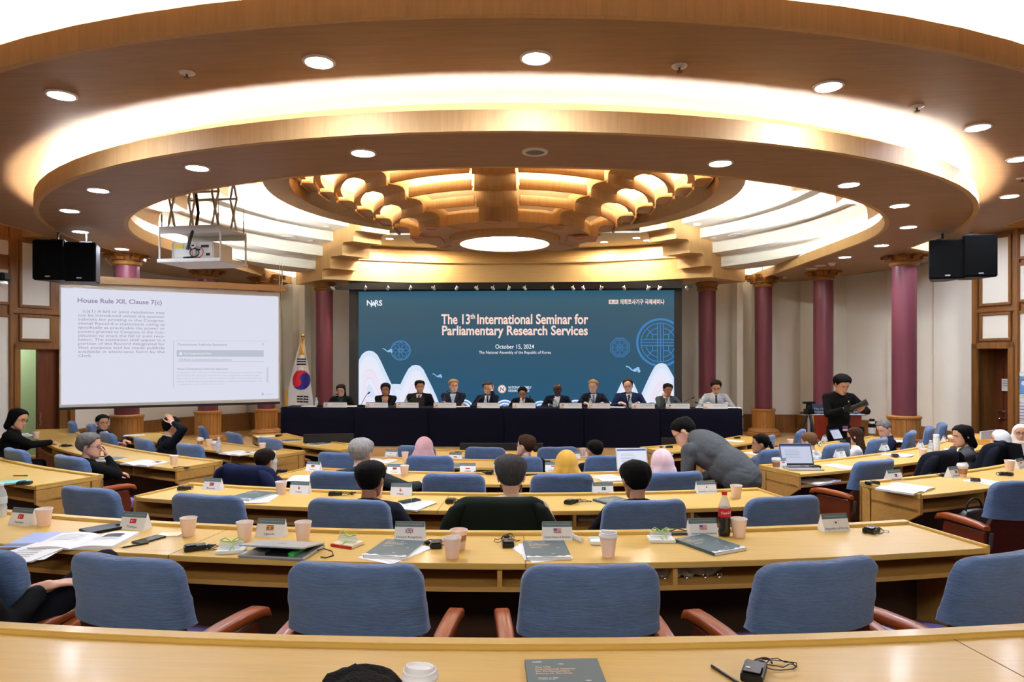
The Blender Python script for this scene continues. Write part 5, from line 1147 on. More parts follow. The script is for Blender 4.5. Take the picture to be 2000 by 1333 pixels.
seat(1737, 819, 9.35, 'man with short grey hair in profile and navy suit looking down', 26, hair=('short', 'grey'), hy=.55, hp=-.35, top=('navy suit e', (32, 40, 72)), shirt=WS, skin='fair', hthick=.008, **LK)
seat(1903, 832, 7.55, 'woman with black bob and grey knit holding a hand to her mouth', 16, hair=('bob', 'black'), hy=.5, top=('grey knit', (96, 98, 104)), skin='east', lapel=False, lean=.18, armL=(Vector((-.03, .2, 1.03)), Vector((-.5, .3, -1)), Vector((.3, -.2, 1)), Vector((0, 1, 0))), armR=lap[0])
seat(1962, 840, 7.9, 'person in white hijab seen from behind at the right', 10, hj=(226, 228, 226), hair=None, top=('pale blue top', (176, 190, 206)), lapel=False, **LK)
seat(1993, 828, 8.7, 'person in cream hijab and glasses facing this way at the right edge', 0, yaw=R(150), hj=(222, 208, 196), hair=None, skin='east', glasses=(60, 50, 48), top=('cream top', (216, 204, 194)), lapel=False, **LK)
# person at the bottom left, seen only from shoulder to knee
pb = EYE + ray(-105, HORIZON) * 2.62; yb = face_yaw(pb, -24); zb_ = floor_z(pb.x, pb.y)
person((pb.x, pb.y, zb_), yb, 'person in dark suit cut by the left edge, one leg crossed, hand on thigh', s=.95, hair=('short', 'black'), top=('black suit f', (20, 21, 26)), skin='light', lean=.02, legs=(30, 34, 44),
       armR=(toloc(yb, (pb.x, pb.y, zb_), .95, onD(78, 1150, 2.75)), Vector((.6, -.8, -.4)), Vector((.25, 1, .1)), Vector((0, 0, 1))), handk=('flat', 'relax'),
       knees=((toloc(yb, (pb.x, pb.y, zb_), .95, onD(205, 1098, 2.98)), toloc(yb, (pb.x, pb.y, zb_), .95, onD(265, 1260, 3.2))), ((-.14, .44, .52), (-.14, .5, .09))))
# person in the camera row: only the top of the hair is in view
pt = EYE + ray(718, HORIZON) * 1.22; seat(668, 1294, 1.22, 'person whose black hair rises over the bottom edge', hair=('short', 'black'), top=('black coat', (24, 24, 26)), hthick=.02, messy=1.5, lean=.2, sz=.78, **LK)
cq = dup(protos[1], (pt.x, pt.y - .2, floor_z(pt.x, pt.y)), face_yaw(pt), 'chair under the person at the bottom edge', 'blue covered conference chairs'); cq['category'] = 'chair'
# bending man
bp_ = EYE + ray(1446, HORIZON) * 6.1; bz = floor_z(bp_.x, bp_.y); byaw = R(50)
person((bp_.x, bp_.y, bz), byaw, 'man in speckled charcoal suit jacket bending over the desk on the right', s=.98, pose='bend', lean=1.06, hair=('short', 'black'), skin='light', hp=.1, hy=.35, top=('speckled charcoal', (88, 92, 95)), wide=1.2, jlen=.05, lapel=False, hthick=.018, legs=(24, 24, 28), glasses=(30, 30, 30),
       armR=(Vector((.2, .62, .72)), Vector((.3, -.8, .1)), Vector((0, .5, -.8)), Vector((1, 0, 0))), armL=(Vector((-.2, .62, .72)), Vector((-.3, -.8, .1)), Vector((0, .5, -.8)), Vector((-1, 0, 0))), knees=(((.11, .02, .46), (.12, -.06, .08)), ((-.11, .02, .46), (-.12, -.06, .08))))
# photographer
pp_ = EYE + ray(1638, HORIZON) * 10.55; pz = floor_z(pp_.x, pp_.y); zt_ = onD(1645, 728, 10.5).z; ps_ = (zt_ - pz) / 1.72; py_ = R(172)
ph, phM, phT = person((pp_.x, pp_.y, pz), py_, 'photographer in black standing and checking the camera in his hands', s=ps_, pose='stand', lean=.04, hair=('short', 'black'), hy=.3, hp=-.45, skin='east', top=('black jacket g', (18, 18, 20)), jlen=.18, wide=.92, legs=(16, 16, 18), hthick=.024, lapel=False,
       armR=(Vector((-.0, .30, 1.20)), Vector((.8, -.5, -.5)), Vector((-.6, .5, .1)), Vector((.3, .2, 1))), armL=(Vector((-.21, .30, 1.19)), Vector((-.8, -.4, -.5)), Vector((.1, .8, .2)), Vector((-.2, -.2, -1))), handk=('grip', 'grip'))
m = MB(); m.box((-.05, .15, .92), (.07, .006, .045)); m.mi = 1; m.box((-.05, .151, .885), (.07, .006, .025)); m.build('badge', [mat('purple badge', (120, 70, 120), .5), mat('badge white', (220, 216, 220), .5)], ph)
m = MB(); m.box((-.1, .135, 1.3), (.012, .004, .022)); m.build('lapel_pin', RIMW, ph)
# ---------------------------------------------------------------- garments left on chairs
def garment(key, label, col, w0=.2, w1=.285, w2=.335, z0=.5, seed=2):
    loc, yaw = CH[key]; o = empty('jacket', loc, yaw, label, 'jacket', 'jackets hung on chair backs')
    rows = []; n = 72
    for z, w_, t in ((z0, w2, .1), (.6, w2 * .98, .1), (.72, w2 * .95, .095), (.82, w1 * 1.07, .088), (.9, w1, .08), (.945, w1 * .93, .07), (.968, w1 * .8, .05), (.978, w0, .025)):
        row = []
        for k in range(n):
            a = 2 * pi * k / n; c, s = cos(a), sin(a); x = w_ * math.copysign(abs(c) ** .5, c); y = t * math.copysign(abs(s) ** .6, s)
            fo = (.018 * sin(x * 48 + seed + 2 * noise.noise(Vector((x * 5, seed, z * 2)))) * max(0, (.92 - z)) * 1.6 + .008 * noise.noise(Vector((x * 14, seed, z * 9)))) * (1 if s < 0 else .2)
            row.append(Vector((x, y + fo - (z - .45) * .17 + .05 * min(1, (x / .262) ** 2), z + .012 * noise.noise(Vector((x * 6, 1, seed))) - .02 * max(0, abs(x) - w0) / w1)))
        rows.append(row)
    m = MB(); m.grid(rows, closed_v=True); m.add(rows[-1], [tuple(range(n))]); m.build('body', cloth(label[:14], col), o, smooth=True, angle=70)
    for s in (-1, 1):
        m = MB(); rr = []
        for z, x, rx, ry in ((.95, w1 * .74, .03, .03), (.92, w1 * .84, .05, .052), (.85, w1 * .96, .06, .06), (.72, w2 * .93, .06, .058), (.58, w2 * .97, .056, .055), (z0 - .03, w2 * .99, .05, .05)):
            rr.append([Vector((s * x + rx * cos(q * pi / 8), -.012 - (z - .45) * .17 + ry * sin(q * pi / 8), z + .01 * noise.noise(Vector((q, z * 9, seed))))) for q in range(16)])
        m.grid(rr, closed_v=True, caps=True); m.build('sleeve', cloth(label[:14], col), o, smooth=True, angle=70)
garment((3, 975), 'dark green jacket hung on the chair of the bearded man', (30, 38, 34), seed=1)
garment((2, 490), 'navy jacket hung on the chair at the left before a flag card', (30, 40, 76), seed=3)
garment((2, 1828), 'dark navy jacket hung on an empty chair on the right wing', (22, 26, 40), seed=5, z0=.6)
garment((2, 1935), 'dark navy jacket hung behind the woman with the black bob', (20, 26, 46), seed=7, z0=.6)
# ---------------------------------------------------------------- things on the desks
PINK = mat('blush paper cup', (250, 222, 206), .6); CUPIN = mat('cup inside', (240, 234, 226), .6); LIDW = mat('white cup lid', (238, 238, 238), .35); KRAFT = mat('kraft sleeve', (178, 128, 84), .8)
PAPER = mat('white paper', (238, 238, 236), .8); CARDW = mat('card white', (234, 236, 238), .6); TEAL = mat('programme teal', (62, 92, 100), .45); RCV = mat('receiver black', (20, 20, 22), .4); WIRE = mat('earphone wire', (16, 16, 18), .5)
PRT = mat('print dark', (70, 72, 76), .7); PRTM = mat('print mid', (128, 132, 140), .7); CREAMT = mat('cover cream text', (214, 186, 148), .6)
def desk_at(px, py, row): return onZ(px, py, DZ[row])
def turn(p, t=0): return face_yaw(p, t)
def put(name, px, py, row, label, cat, group=None, t=0, dz=0, p=None):
    q = p if p is not None else desk_at(px, py, row); return empty(name, q + Vector((0, 0, dz)), turn(q, t), label, cat, group)
first = {}
def proto(key, make, loc, rz, label, cat, group):
    if key not in first: o = make(); first[key] = o; o.location = loc; o.rotation_euler.z = rz; tag(o, label, cat, group); return o
    o = dup(first[key], loc, rz, label, group); o['category'] = cat; return o
def mk_cup():
    o = empty('paper_cup', (0, 0, 0)); m = MB()
    m.lathe([(.029, 0), (.0305, .002), (.0425, .094), (.041, .094), (.0295, .006), (.001, .005)], seg=28, caps=False); m.lathe([(.001, .002), (.029, .002)], seg=28, caps=False); m.build('body', PINK, o, smooth=True, angle=40)
    m = MB(); m.lathe([(.0412, .0925), (.0414, .096), (.0428, .0978), (.0446, .096), (.0446, .0935), (.0428, .0925)], seg=28, caps=False); m.build('rim', CUPIN, o, smooth=True, angle=50)
    m = MB(); m.lathe([(.001, .006), (.0295, .006), (.0404, .091)], seg=24, caps=False); m.build('lining', CUPIN, o, smooth=True); return o
def mk_coffee():
    o = empty('coffee_cup', (0, 0, 0)); m = MB(); m.lathe([(.001, 0), (.029, 0), (.0425, .1), (.001, .1)], seg=28); m.build('body', PINK, o, smooth=True, angle=40)
    m = MB(); m.lathe([(.0322, .026), (.0332, .0255), (.0398, .074), (.0386, .0745)], seg=28, caps=False); m.build('sleeve', KRAFT, o, smooth=True, angle=40)
    lid(o, .098); return o
def mk_lidded():
    o = empty('coffee_cup', (0, 0, 0)); m = MB(); m.lathe([(.001, 0), (.029, 0), (.0425, .1), (.001, .1)], seg=28); m.build('body', PINK, o, smooth=True, angle=40); lid(o, .098); return o
def lid(o, z):
    m = MB(); m.lathe([(.0452, z - .006), (.0462, z - .002), (.0452, z + .004), (.0425, z + .006), (.0415, z + .016), (.038, z + .018), (.037, z + .013), (.001, z + .012)], seg=28, caps=False)
    rows = []
    for f, h0, h1 in ((1.0, .013, .013), (.98, .018, .026), (.93, .019, .031), (.85, .018, .032), (.78, .014, .024), (.4, .013, .018), (.02, .013, .015)): rows.append([Vector((.0365 * f * cos(a * pi / 14), .0365 * f * sin(a * pi / 14), z + lerp(h0, h1, .5 + .5 * sin(a * pi / 14)))) for a in range(28)])
    m.grid(rows, closed_v=True); m.build('lid', LIDW, o, smooth=True, angle=50)
CUPS = [(86, 1027, 4, 'pink paper cup beside the far left flag card'), (368, 1047, 4, 'pink paper cup behind the paper napkin'), (478, 1056, 4, 'pink paper cup left of the Uganda card'), (592, 1056, 4, 'pink paper cup right of the Uganda card'), (883, 1090, 4, 'pink paper cup in front of the sleeved cup, right of the United Kingdom card'), (1443, 1049, 4, 'pink paper cup right of the cola bottle'),
        (549, 966, 3, 'pink paper cup between the Mongolia and Nepal cards'), (737, 972, 3, 'pink paper cup behind the man in slate navy'), (1438, 974, 3, 'pink paper cup at the right end of the third desk'),
        (790, 929, 2, 'pink paper cup by the arm of the grey haired man'), (972, 929, 2, 'pink paper cup beside the bearded man\'s head'), (340, 908, 2, 'pink paper cup beside the phone at the end of the left wing desk'), (70, 858, 2, 'pink paper cup by the open papers at the far left'), (1802, 894, 2, 'pink paper cup by the stack of papers on the right wing'),
        (1972, 920, 3, 'pink paper cup near the right edge'), (791, 899, 1, 'pink paper cup left of the dusty pink hijab'), (513, 880, 1, 'pink paper cup beyond the navy knit person'), (408, 872, 1, 'pink paper cup beside the kraft sleeved cup on the left wing'), (1138, 891, 1, 'pink paper cup by the man with faded hair'), (333, 852, 1, 'pink paper cup beyond the man holding his head'), (1543, 872, 1, 'pink paper cup before the woman with flower scrunchie')]
for px, py, row, lb in CUPS: p = desk_at(px, py, row); proto('cup', mk_cup, p, turn(p), lb, 'cup', 'pink paper cups')
for px, py, row, lb in ((896, 1073, 4, 'open sleeved paper cup behind a plain pink cup'),):
    o = put('paper_cup', px, py, row, lb, 'cup'); m = MB(); m.lathe([(.001, 0), (.029, 0), (.0305, .002), (.0425, .094), (.041, .094), (.0295, .006), (.001, .005)], seg=28); m.build('body', PINK, o, smooth=True, angle=40)
    m = MB(); m.lathe([(.0325, .026), (.0335, .0255), (.04, .074), (.0388, .0745)], seg=28, caps=False); m.build('sleeve', KRAFT, o, smooth=True); m = MB(); m.lathe([(.041, .0945), (.0424, .0975), (.0446, .096), (.0446, .0935), (.0424, .0925)], seg=28, caps=False); m.build('rim', CUPIN, o, smooth=True)
for px, py, row, lb in ((1516, 917, 2, 'sleeved coffee cup with white lid left of the open laptop'), (1880, 932, 3, 'sleeved coffee cup with white lid and label on the right wing desk'), (391, 872, 1, 'sleeved coffee cup on the left wing desk near the screen'), (1858, 868, 2, 'sleeved coffee cup before the woman with black bob')): p = desk_at(px, py, row); proto('coffee', mk_coffee, p, turn(p, 160), lb, 'cup', 'sleeved coffee cups with lids')
for px, py, row, lb in ((1188, 1087, 4, 'pink cup with white sip lid before the thinning crown chair'), (419, 880, 1, 'lidded pink cup beside a water bottle on the left wing')): p = desk_at(px, py, row); proto('lidded', mk_lidded, p, turn(p, 150), lb, 'cup', 'pink cups with white lids')
p = EYE + ray(820, HORIZON) * 1.69; p.z = DZ[5]; proto('lidded', mk_lidded, p, turn(p, 150), 'pink cup with white lid on the nearest desk at the bottom edge', 'cup', 'pink cups with white lids')
m = MB(); m.box((0, -.0405, .05), (.03, .002, .03)); 
# flag cards
def rect(mb, x0, x1, z0, z1, f, mi): mb.add([f(x0, z0), f(x1, z0), f(x1, z1), f(x0, z1)], [(0, 1, 2, 3)], mi)
FC = {'r': (200, 30, 44), 'w': (240, 240, 240), 'b': (36, 62, 140), 'k': (22, 22, 22), 'y': (240, 196, 40), 'g': (24, 84, 52), 'lb': (70, 120, 200), 'o': (222, 120, 40)}
FM = [mat('flag ' + k, v, .6) for k, v in FC.items()]; FI = {k: i for i, k in enumerate(FC)}
def disc(mb, cx, cz, r, f, mi, n=14, a0=0, a1=2 * pi): mb.add([f(cx + r * cos(a0 + (a1 - a0) * k / n), cz + r * sin(a0 + (a1 - a0) * k / n)) for k in range(n)], [tuple(range(n))], mi)
def flag(mb, kind, f0, w, h):
    e = [0]
    def F_(x, z): return f0(x, z, .0006 + e[0] * .0004)
    def rc(x0, x1, z0, z1, c): rect(mb, x0 * w / 2, x1 * w / 2, z0 * h / 2, z1 * h / 2, F_, FI[c]); e[0] += 1
    def dc(x, z, r, c): disc(mb, x * w / 2, z * h / 2, r * h / 2, F_, FI[c]); e[0] += 1
    if kind == 'tr': rc(-1, 1, -1, 1, 'r'); dc(-.25, 0, .5, 'w'); dc(-.1, 0, .4, 'r'); dc(.25, 0, .16, 'w')
    elif kind == 'ug':
        for k, c in enumerate('kyrkyr'): rc(-1, 1, 1 - (k + 1) / 3, 1 - k / 3, c)
        dc(0, 0, .36, 'w'); dc(0, 0, .18, 'k')
    elif kind == 'uk':
        rc(-1, 1, -1, 1, 'b')
        for s in (1, -1): mb.add([F_(x * w / 2, z * h / 2) for x, z in ((-1, -s), (-.8, -s), (1, s * .85), (1, s), (.8, s), (-1, -s * .85))], [tuple(range(6))], FI['w']); e[0] += 1
        rc(-1, 1, -.32, .32, 'w'); rc(-.2, .2, -1, 1, 'w'); rc(-1, 1, -.18, .18, 'r'); rc(-.11, .11, -1, 1, 'r')
    elif kind == 'us':
        rc(-1, 1, -1, 1, 'w')
        for k in range(7): rc(-1, 1, 1 - (4 * k + 2) / 13, 1 - 4 * k / 13, 'r')
        rc(-1, -.15, 0, 1, 'b')
        for k in range(3):
            for j in range(3): dc(-.85 + .27 * k, .2 + .28 * j, .07, 'w')
    elif kind == 'kr':
        rc(-1, 1, -1, 1, 'w'); dc(0, 0, .5, 'r'); mb.add([F_(.25 * h * cos(a), .25 * h * sin(a)) for a in [pi + pi * k / 10 for k in range(11)]], [tuple(range(11))], FI['b']); e[0] += 1
        for sx in (-1, 1):
            for sz in (-1, 1): rc(sx * .72 - .14, sx * .72 + .14, sz * .62 - .1, sz * .62 + .1, 'k')
    elif kind == 'de': rc(-1, 1, .33, 1, 'k'); rc(-1, 1, -.33, .33, 'r'); rc(-1, 1, -1, -.33, 'y')
    elif kind == 'mn': rc(-1, -.33, -1, 1, 'r'); rc(-.33, .33, -1, 1, 'lb'); rc(.33, 1, -1, 1, 'r'); dc(-.66, 0, .3, 'y')
    elif kind == 'np': mb.add([F_(x * w / 2, z * h / 2) for x, z in ((-.4, -1), (.5, -1), (-.1, -.1), (.4, -.1), (-.4, 1))], [tuple(range(5))], FI['r'])
    elif kind == 'pk': rc(-1, 1, -1, 1, 'g'); rc(-1, -.5, -1, 1, 'w'); dc(.2, 0, .5, 'w'); dc(.32, .1, .44, 'g')
    elif kind == 'pl': rc(-1, 1, 0, 1, 'w'); rc(-1, 1, -1, 0, 'r')
    elif kind == 'it': rc(-1, -.33, -1, 1, 'g'); rc(-.33, .33, -1, 1, 'w'); rc(.33, 1, -1, 1, 'r')
    elif kind == 'eg': rc(-1, 1, .33, 1, 'r'); rc(-1, 1, -.33, .33, 'w'); rc(-1, 1, -1, -.33, 'k'); dc(0, 0, .25, 'y')
    elif kind == 'ph': rc(-1, 1, 0, 1, 'b'); rc(-1, 1, -1, 0, 'r'); mb.add([F_(-w / 2, -h / 2), F_(0, 0), F_(-w / 2, h / 2)], [(0, 1, 2)], FI['w'])
    elif kind == 'id': rc(-1, 1, 0, 1, 'r'); rc(-1, 1, -1, 0, 'w')
    elif kind == 'mx': rc(-1, -.33, -1, 1, 'g'); rc(-.33, .33, -1, 1, 'w'); rc(.33, 1, -1, 1, 'r'); dc(0, 0, .25, 'o')
BAND = mat('card teal band', (92, 116, 126), .6)
def card(px, py, row, kind, text, label, t=0, W=.155, p=None):
    o = put('flag_card', px, py, row, label, 'name card', 'country flag cards on the desks', t, p=p); H, D = .092, .036; w = W / 2
    m = MB(); m.add([(-w, -D, 0), (w, -D, 0), (w, 0, H), (-w, 0, H), (-w, D, 0), (w, D, 0), (-w * .98, -D + .008, .002), (w * .98, -D + .008, .002)], [(0, 1, 2, 3), (4, 5, 2, 3), (0, 1, 5, 4)]); m.add([(-w, -D, 0), (-w, D, 0), (-w, 0, H)], [(0, 1, 2)]); m.add([(w, -D, 0), (w, D, 0), (w, 0, H)], [(0, 1, 2)]); m.build('card', CARDW, o)
    nrm = Vector((0, -H, D)).normalized(); up = Vector((0, D, H)).normalized(); L_ = sqrt(D * D + H * H)
    def f0(x, z, e): return Vector((x, -D / 2, H / 2)) + up * z + nrm * e
    m = MB(); rect(m, -w, w, L_ * .2, L_ * .495, lambda x, z: f0(x, z, .0006), 0); m.build('band', BAND, o)
    m = MB(); flag(m, kind, lambda x, z, e: f0(x, z + L_ * .0, e + .0004), .04, .025); m.build('flag_print', FM, o)
    m = MB(); hl = min(w * .88, len(text) * .0048); fit_text(m, text, f0(-hl, -L_ * .37, .001), f0(hl, -L_ * .37, .001), up, .0105, bold=.006)
    fit_text(m, 'The 13th International Seminar for Parliamentary Research Services', f0(-w * .85, L_ * .32, .0012), f0(w * .85, L_ * .32, .0012), up, .0052, mi=1)
    m.build('lettering', [PRT, CREAMT], o); return o
for px, py, row, k, tx, lb in ((47, 1024, 4, 'tr', 'Türkiye', 'Türkiye flag card beside a pink cup at the far left'), (265, 1033, 4, 'tr', 'Türkiye', 'Türkiye flag card behind the open book'), (531, 1047, 4, 'ug', 'Uganda', 'Uganda flag card between two pink cups'), (801, 1053, 4, 'uk', 'United Kingdom', 'United Kingdom flag card behind a programme book'), (1088, 1053, 4, 'us', 'United States of America', 'United States flag card left of the clear pen tube'), (1371, 1046, 4, 'us', 'United States of America', 'United States flag card left of the cola bottle'), (1628, 1036, 4, 'kr', 'Republic of Korea', 'Republic of Korea flag card on the nearest set desk'),
        (417, 957, 3, 'mn', 'Mongolia', 'Mongolia flag card behind the first blue chair pair'), (587, 964, 3, 'np', 'Nepal', 'Nepal flag card right of a pink cup'), (784, 968, 3, 'np', 'Nepal', 'Nepal flag card behind the phone on papers'), (1177, 966, 3, 'pk', 'Pakistan', 'Pakistan flag card left of the thinning crown'), (1378, 963, 3, 'kr', 'Republic of Korea', 'Republic of Korea flag card near the bending man'),
        (613, 920, 2, 'de', 'Germany', 'Germany flag card by the open papers'), (772, 925, 2, 'de', 'Germany', 'Germany flag card left of a pink cup by the stretched arm'), (914, 923, 2, 'pl', 'Poland', 'flag card with a red and white flag, left of the bearded man'), (1080, 921, 2, 'id', 'Indonesia', 'flag card before the yellow hijab'), (1640, 893, 2, 'mx', 'Mexico', 'flag card with green and red flag on the right wing'), (1727, 880, 2, 'eg', 'Egypt', 'flag card by the stack of papers on the right wing'), (1745, 939, 3, 'ph', 'Philippines', 'flag card with red and blue flag behind folded cream papers'),
        (765, 893, 1, 'kr', 'Republic of Korea', 'flag card beyond the open book left of the dusty pink hijab'), (890, 899, 1, 'pl', 'Poland', 'flag card behind the dark programme book in the fifth row'), (1120, 897, 1, 'id', 'Indonesia', 'flag card left of the man with faded hair'), (1610, 862, 1, 'it', 'Italy', 'flag card beyond the flower scrunchie'), (1797, 876, 2, 'eg', 'Egypt', 'flag card left of the white flask'), (1843, 864, 2, 'it', 'Italy', 'flag card right of the white flask'), (1528, 913, 2, 'id', 'Indonesia', 'flag card hidden behind the open laptop'), (1862, 932, 3, 'ph', 'Philippines', 'flag card behind the labelled coffee cup'), (1990, 915, 3, 'id', 'Indonesia', 'flag card at the right edge beside a pink cup'), (1135, 892, 0, 'kr', 'Korea', 'small white flag card on the front desk by the man with faded hair')):
    card(px, py, row, k, tx, lb)
# programme books
WHT = mat('cover mountains', (232, 236, 238), .6)
def book(px, py, row, label, t=0, dz=0, p=None, W=.21, Hh=.29, th=.014, nm='programme_book'):
    o = put(nm, px, py, row, label, 'book', 'dark teal seminar programme books', t, dz, p)
    m = MB(); m.box((0, 0, th / 2), (W - .002, Hh - .002, th - .002)); m.build('pages', PAPER, o)
    m = MB(); m.box((0, 0, th), (W, Hh, .0016)); m.box((-W / 2, 0, th / 2), (.0014, Hh, th)); m.build('cover', TEAL, o)
    z = th + .0012; X = lambda x: (x - .5) * W; Y = lambda y: (y - .5) * Hh; U = Vector((0, 1, 0))
    def T_(mb, tx, x0, x1, y, c, mi=0, **k): fit_text(mb, tx, Vector((X(x0), Y(y), z)), Vector((X(x1), Y(y), z)), U, c, mi=mi, **k)
    m = MB(); T_(m, 'NARS', .1, .22, .92, .008, 1, bold=.02); T_(m, 'The 13th', .12, .33, .81, .0085, bold=.02); T_(m, 'International Seminar', .12, .66, .765, .0085, bold=.02); T_(m, 'for Parliamentary', .12, .58, .72, .0085, bold=.02); T_(m, 'Research Services', .12, .6, .675, .0085, bold=.02); T_(m, 'October 15, 2024', .14, .4, .585, .006, 1, bold=.02); T_(m, 'The National Assembly', .14, .36, .555, .004, 1)
    T_(m, 'NATIONAL ASSEMBLY', .4, .62, .1, .005, 1)
    m.build('lettering', [CREAMT, WHT], o)
    m = MB(); P = [(0, 0), (0, .075), (.05, .09), (.1, .06), (.16, .05), (.24, .085), (.32, .05), (.4, .03), (.6, .03), (.68, .05), (.75, .08), (.8, .05), (.86, .06), (.93, .11), (1, .08), (1, 0)]
    m.add([(X(x), Y(y), z) for x, y in P], [tuple(range(len(P)))])
    for cx, cyy in ((.48, .88), (.78, .53), (.62, .2)): m.add([(X(cx + a), Y(cyy + b), z) for a, b in ((-.05, .006), (0, -.006), (.05, 0), (.01, .01))], [(0, 1, 2, 3)])
    m.build('mountain_print', WHT, o); return o
book(1105, 1340, 5, 'programme book alone on the nearest desk', 2, p=EYE + ray(1108, HORIZON) * 1.83 + Vector((0, 0, DZ[5] - 2.2)))
book(772, 1076, 4, 'programme book before the United Kingdom card', -8); book(1067, 1078, 4, 'programme book before the left United States card', 2); book(1386, 1067, 4, 'programme book before the right United States card', 22)
book(492, 972, 3, 'programme book on the papers left of the Nepal card', -8, dz=.0045); book(1205, 983, 3, 'programme book right of the Pakistan card', 26); book(900, 911, 1, 'programme book beyond the chair in the fifth row', 0); book(1290, 888, 0, 'programme book on the front right desk by the bending man', 0)
book(215, 899, 2, 'programme book before the wavy grey haired person', 20); book(568, 862, 0, 'programme book in the middle of the front left desk', 0); book(622, 869, 0, 'programme book at the right of the front left desk', 0); book(1100, 891, 0, 'programme book behind the bun woman on the front desk', 0)
# papers and open books
def papers(px, py, row, label, t=0, n=3, W=.21, Hh=.29, mt=None, dz=0, p=None, th=.0012):
    o = put('papers', px, py, row, label, 'papers', None, t, dz, p); rnd = random.Random(px)
    for k in range(n): m = MB(); m.box((rnd.uniform(-.02, .02), rnd.uniform(-.02, .02), .001 + k * (th + .0004)), (W, Hh, th), rnd.uniform(-.2, .2)); m.build('sheet', mt or PAPER, o)
    m = MB(); z = .001 + n * (th + .0004)
    for k in range(7): m.box((-.01, .1 - .03 * k, z), (W * .55, .005, .0004))
    m.build('print', PRTM, o); return o
for px, py, row, lb, t, n in ((775, 1080, 4, 'loose printed sheets under the programme book by the United Kingdom card', -20, 2), (1058, 1078, 4, 'pale blue edged sheets under the left United States programme book', 12, 2), (505, 975, 3, 'loose white papers left of the Nepal card', 8, 3), (806, 988, 3, 'thick white papers with a phone on them', -12, 6), (587, 936, 2, 'loose papers before the left Germany card', 10, 4), (1190, 935, 2, 'open white pages left of the white laptop', 12, 5), (1640, 912, 2, 'white papers right of the open laptop', -6, 3),
                          (1752, 890, 2, 'messy stack of papers on the right wing desk', 14, 7), (520, 853, 0, 'printed sheet at the left of the front left desk', 0, 2), (1432, 862, 0, 'white printed papers beside the bending man', 0, 4), (1934, 943, 3, 'white sheet under a phone on the right wing', 0, 2), (262, 851, 1, 'white sheets at the far end of the left wing desk', 0, 2), (352, 870, 1, 'white papers before the man holding his head', 0, 3), (1565, 898, 1, 'white papers left of the woman with the scrunchie', 0, 3), (1480, 887, 1, 'blue edged papers before the woman with a ponytail', 0, 4), (1870, 880, 2, 'small white tissue before the woman with the black bob', 0, 1), (1745, 862, 1, 'papers before the man in profile on the right', 0, 3), (1985, 965, 3, 'white booklet jutting out behind the right edge chair', 40, 4)):
    papers(px, py, row, lb, t, n)
def openbook(px, py, row, label, t=0, W=.2, Hh=.28, dz=0, pics=True, p=None, col=None):
    o = put('open_book', px, py, row, label, 'book', None, t, dz, p); m = MB()
    for s in (-1, 1):
        top = [(s * x * W, .004 + .022 * sin(min(1, x * 1.25 + .02) * pi * .62) * (1 - .45 * x)) for x in [k / 10 for k in range(11)]]
        rows = [[Vector((x, y, z)) for x, z in top] + [Vector((x, y, max(0, .0))) for x, z in top[::-1]] for y in (-Hh / 2, Hh / 2)]
        m.grid(rows, closed_v=True, caps=True)
    m.build('pages', col or PAPER, o, smooth=True, angle=40)
    m = MB()
    def zt(x): x = abs(x) / W; return .004 + .022 * sin(min(1, x * 1.25 + .02) * pi * .62) * (1 - .45 * x) + .0012
    for s in (-1, 1):
        for k in range(6):
            y = .09 - .022 * k; xs = [s * W * q for q in (.18, .4, .62, .85)]
            if pics and s > 0 and k in (0, 1, 2): continue
            m.grid([[Vector((x, y + d, zt(x))) for x in xs] for d in (0, .004)])
        if pics and s > 0: m.mi = 1; xs = [W * q for q in (.3, .45, .6, .75)]; m.grid([[Vector((x, y, zt(x))) for x in xs] for y in (.03, .095)]); m.mi = 0
    m.build('print', [PRTM, PRT], o); return o
openbook(168, 1060, 4, 'open thick book with pictures at the left of the nearest set desk', 16); openbook(283, 907, 2, 'open book beside a pink cup on the left wing desk', 10); openbook(465, 887, 1, 'open book beyond the navy knit person', 8); openbook(738, 903, 1, 'open book right of the grey haired man', 0, pics=False); openbook(180, 856, 2, 'open book before the woman at the left edge', 20, p=onZ(36, 852, DZ[2]))
openbook(1768, 957, 3, 'folded cream papers at the end of the right wing desk', 18, pics=False, col=mat('cream paper', (226, 228, 214), .8))
# booklets on the left
o = put('booklet', 75, 1056, 4, 'lavender brochure with dark stripe at the left of the open book', 'booklet', t=18); m = MB(); m.box((0, 0, .003), (.21, .29, .005)); m.mi = 1; m.box((0, -.105, .0062), (.21, .05, .0006)); m.build('cover', [mat('lavender cover', (150, 168, 214), .5), mat('slate stripe', (92, 106, 134), .5)], o)
o = put('booklet', 112, 1062, 4, 'second lavender brochure sliding under the open book', 'booklet', t=-20); m = MB(); m.box((0, 0, .0015), (.2, .28, .0025)); m.mi = 1; m.box((0, .11, .0032), (.2, .04, .0005)); m.build('cover', [mat('lavender cover', (150, 168, 214), .5), mat('slate stripe', (92, 106, 134), .5)], o)
papers(60, 1082, 4, 'white open pages hanging over the edge at the bottom left', 14, 6)
o = put('notebook', 205, 1035, 4, 'black elastic notebook behind the open book', 'notebook', t=-25); m = MB(); m.box((0, 0, .008), (.14, .21, .014)); m.build('cover', BLK2, o, bevel=.003); m = MB(); m.cap((.02, .05, .02), (.07, .1, .02), .004, .004, 8); m.build('pen_loop', BLK2, o)
o = put('notebook', 28, 944, 3, 'teal notebook on the left wing desk', 'notebook', t=-40); m = MB(); m.box((0, 0, .006), (.15, .21, .01)); m.build('pages', PAPER, o); m = MB(); m.box((0, 0, .0122), (.152, .212, .002)); m.build('cover', mat('teal notebook', (118, 200, 190), .5), o)
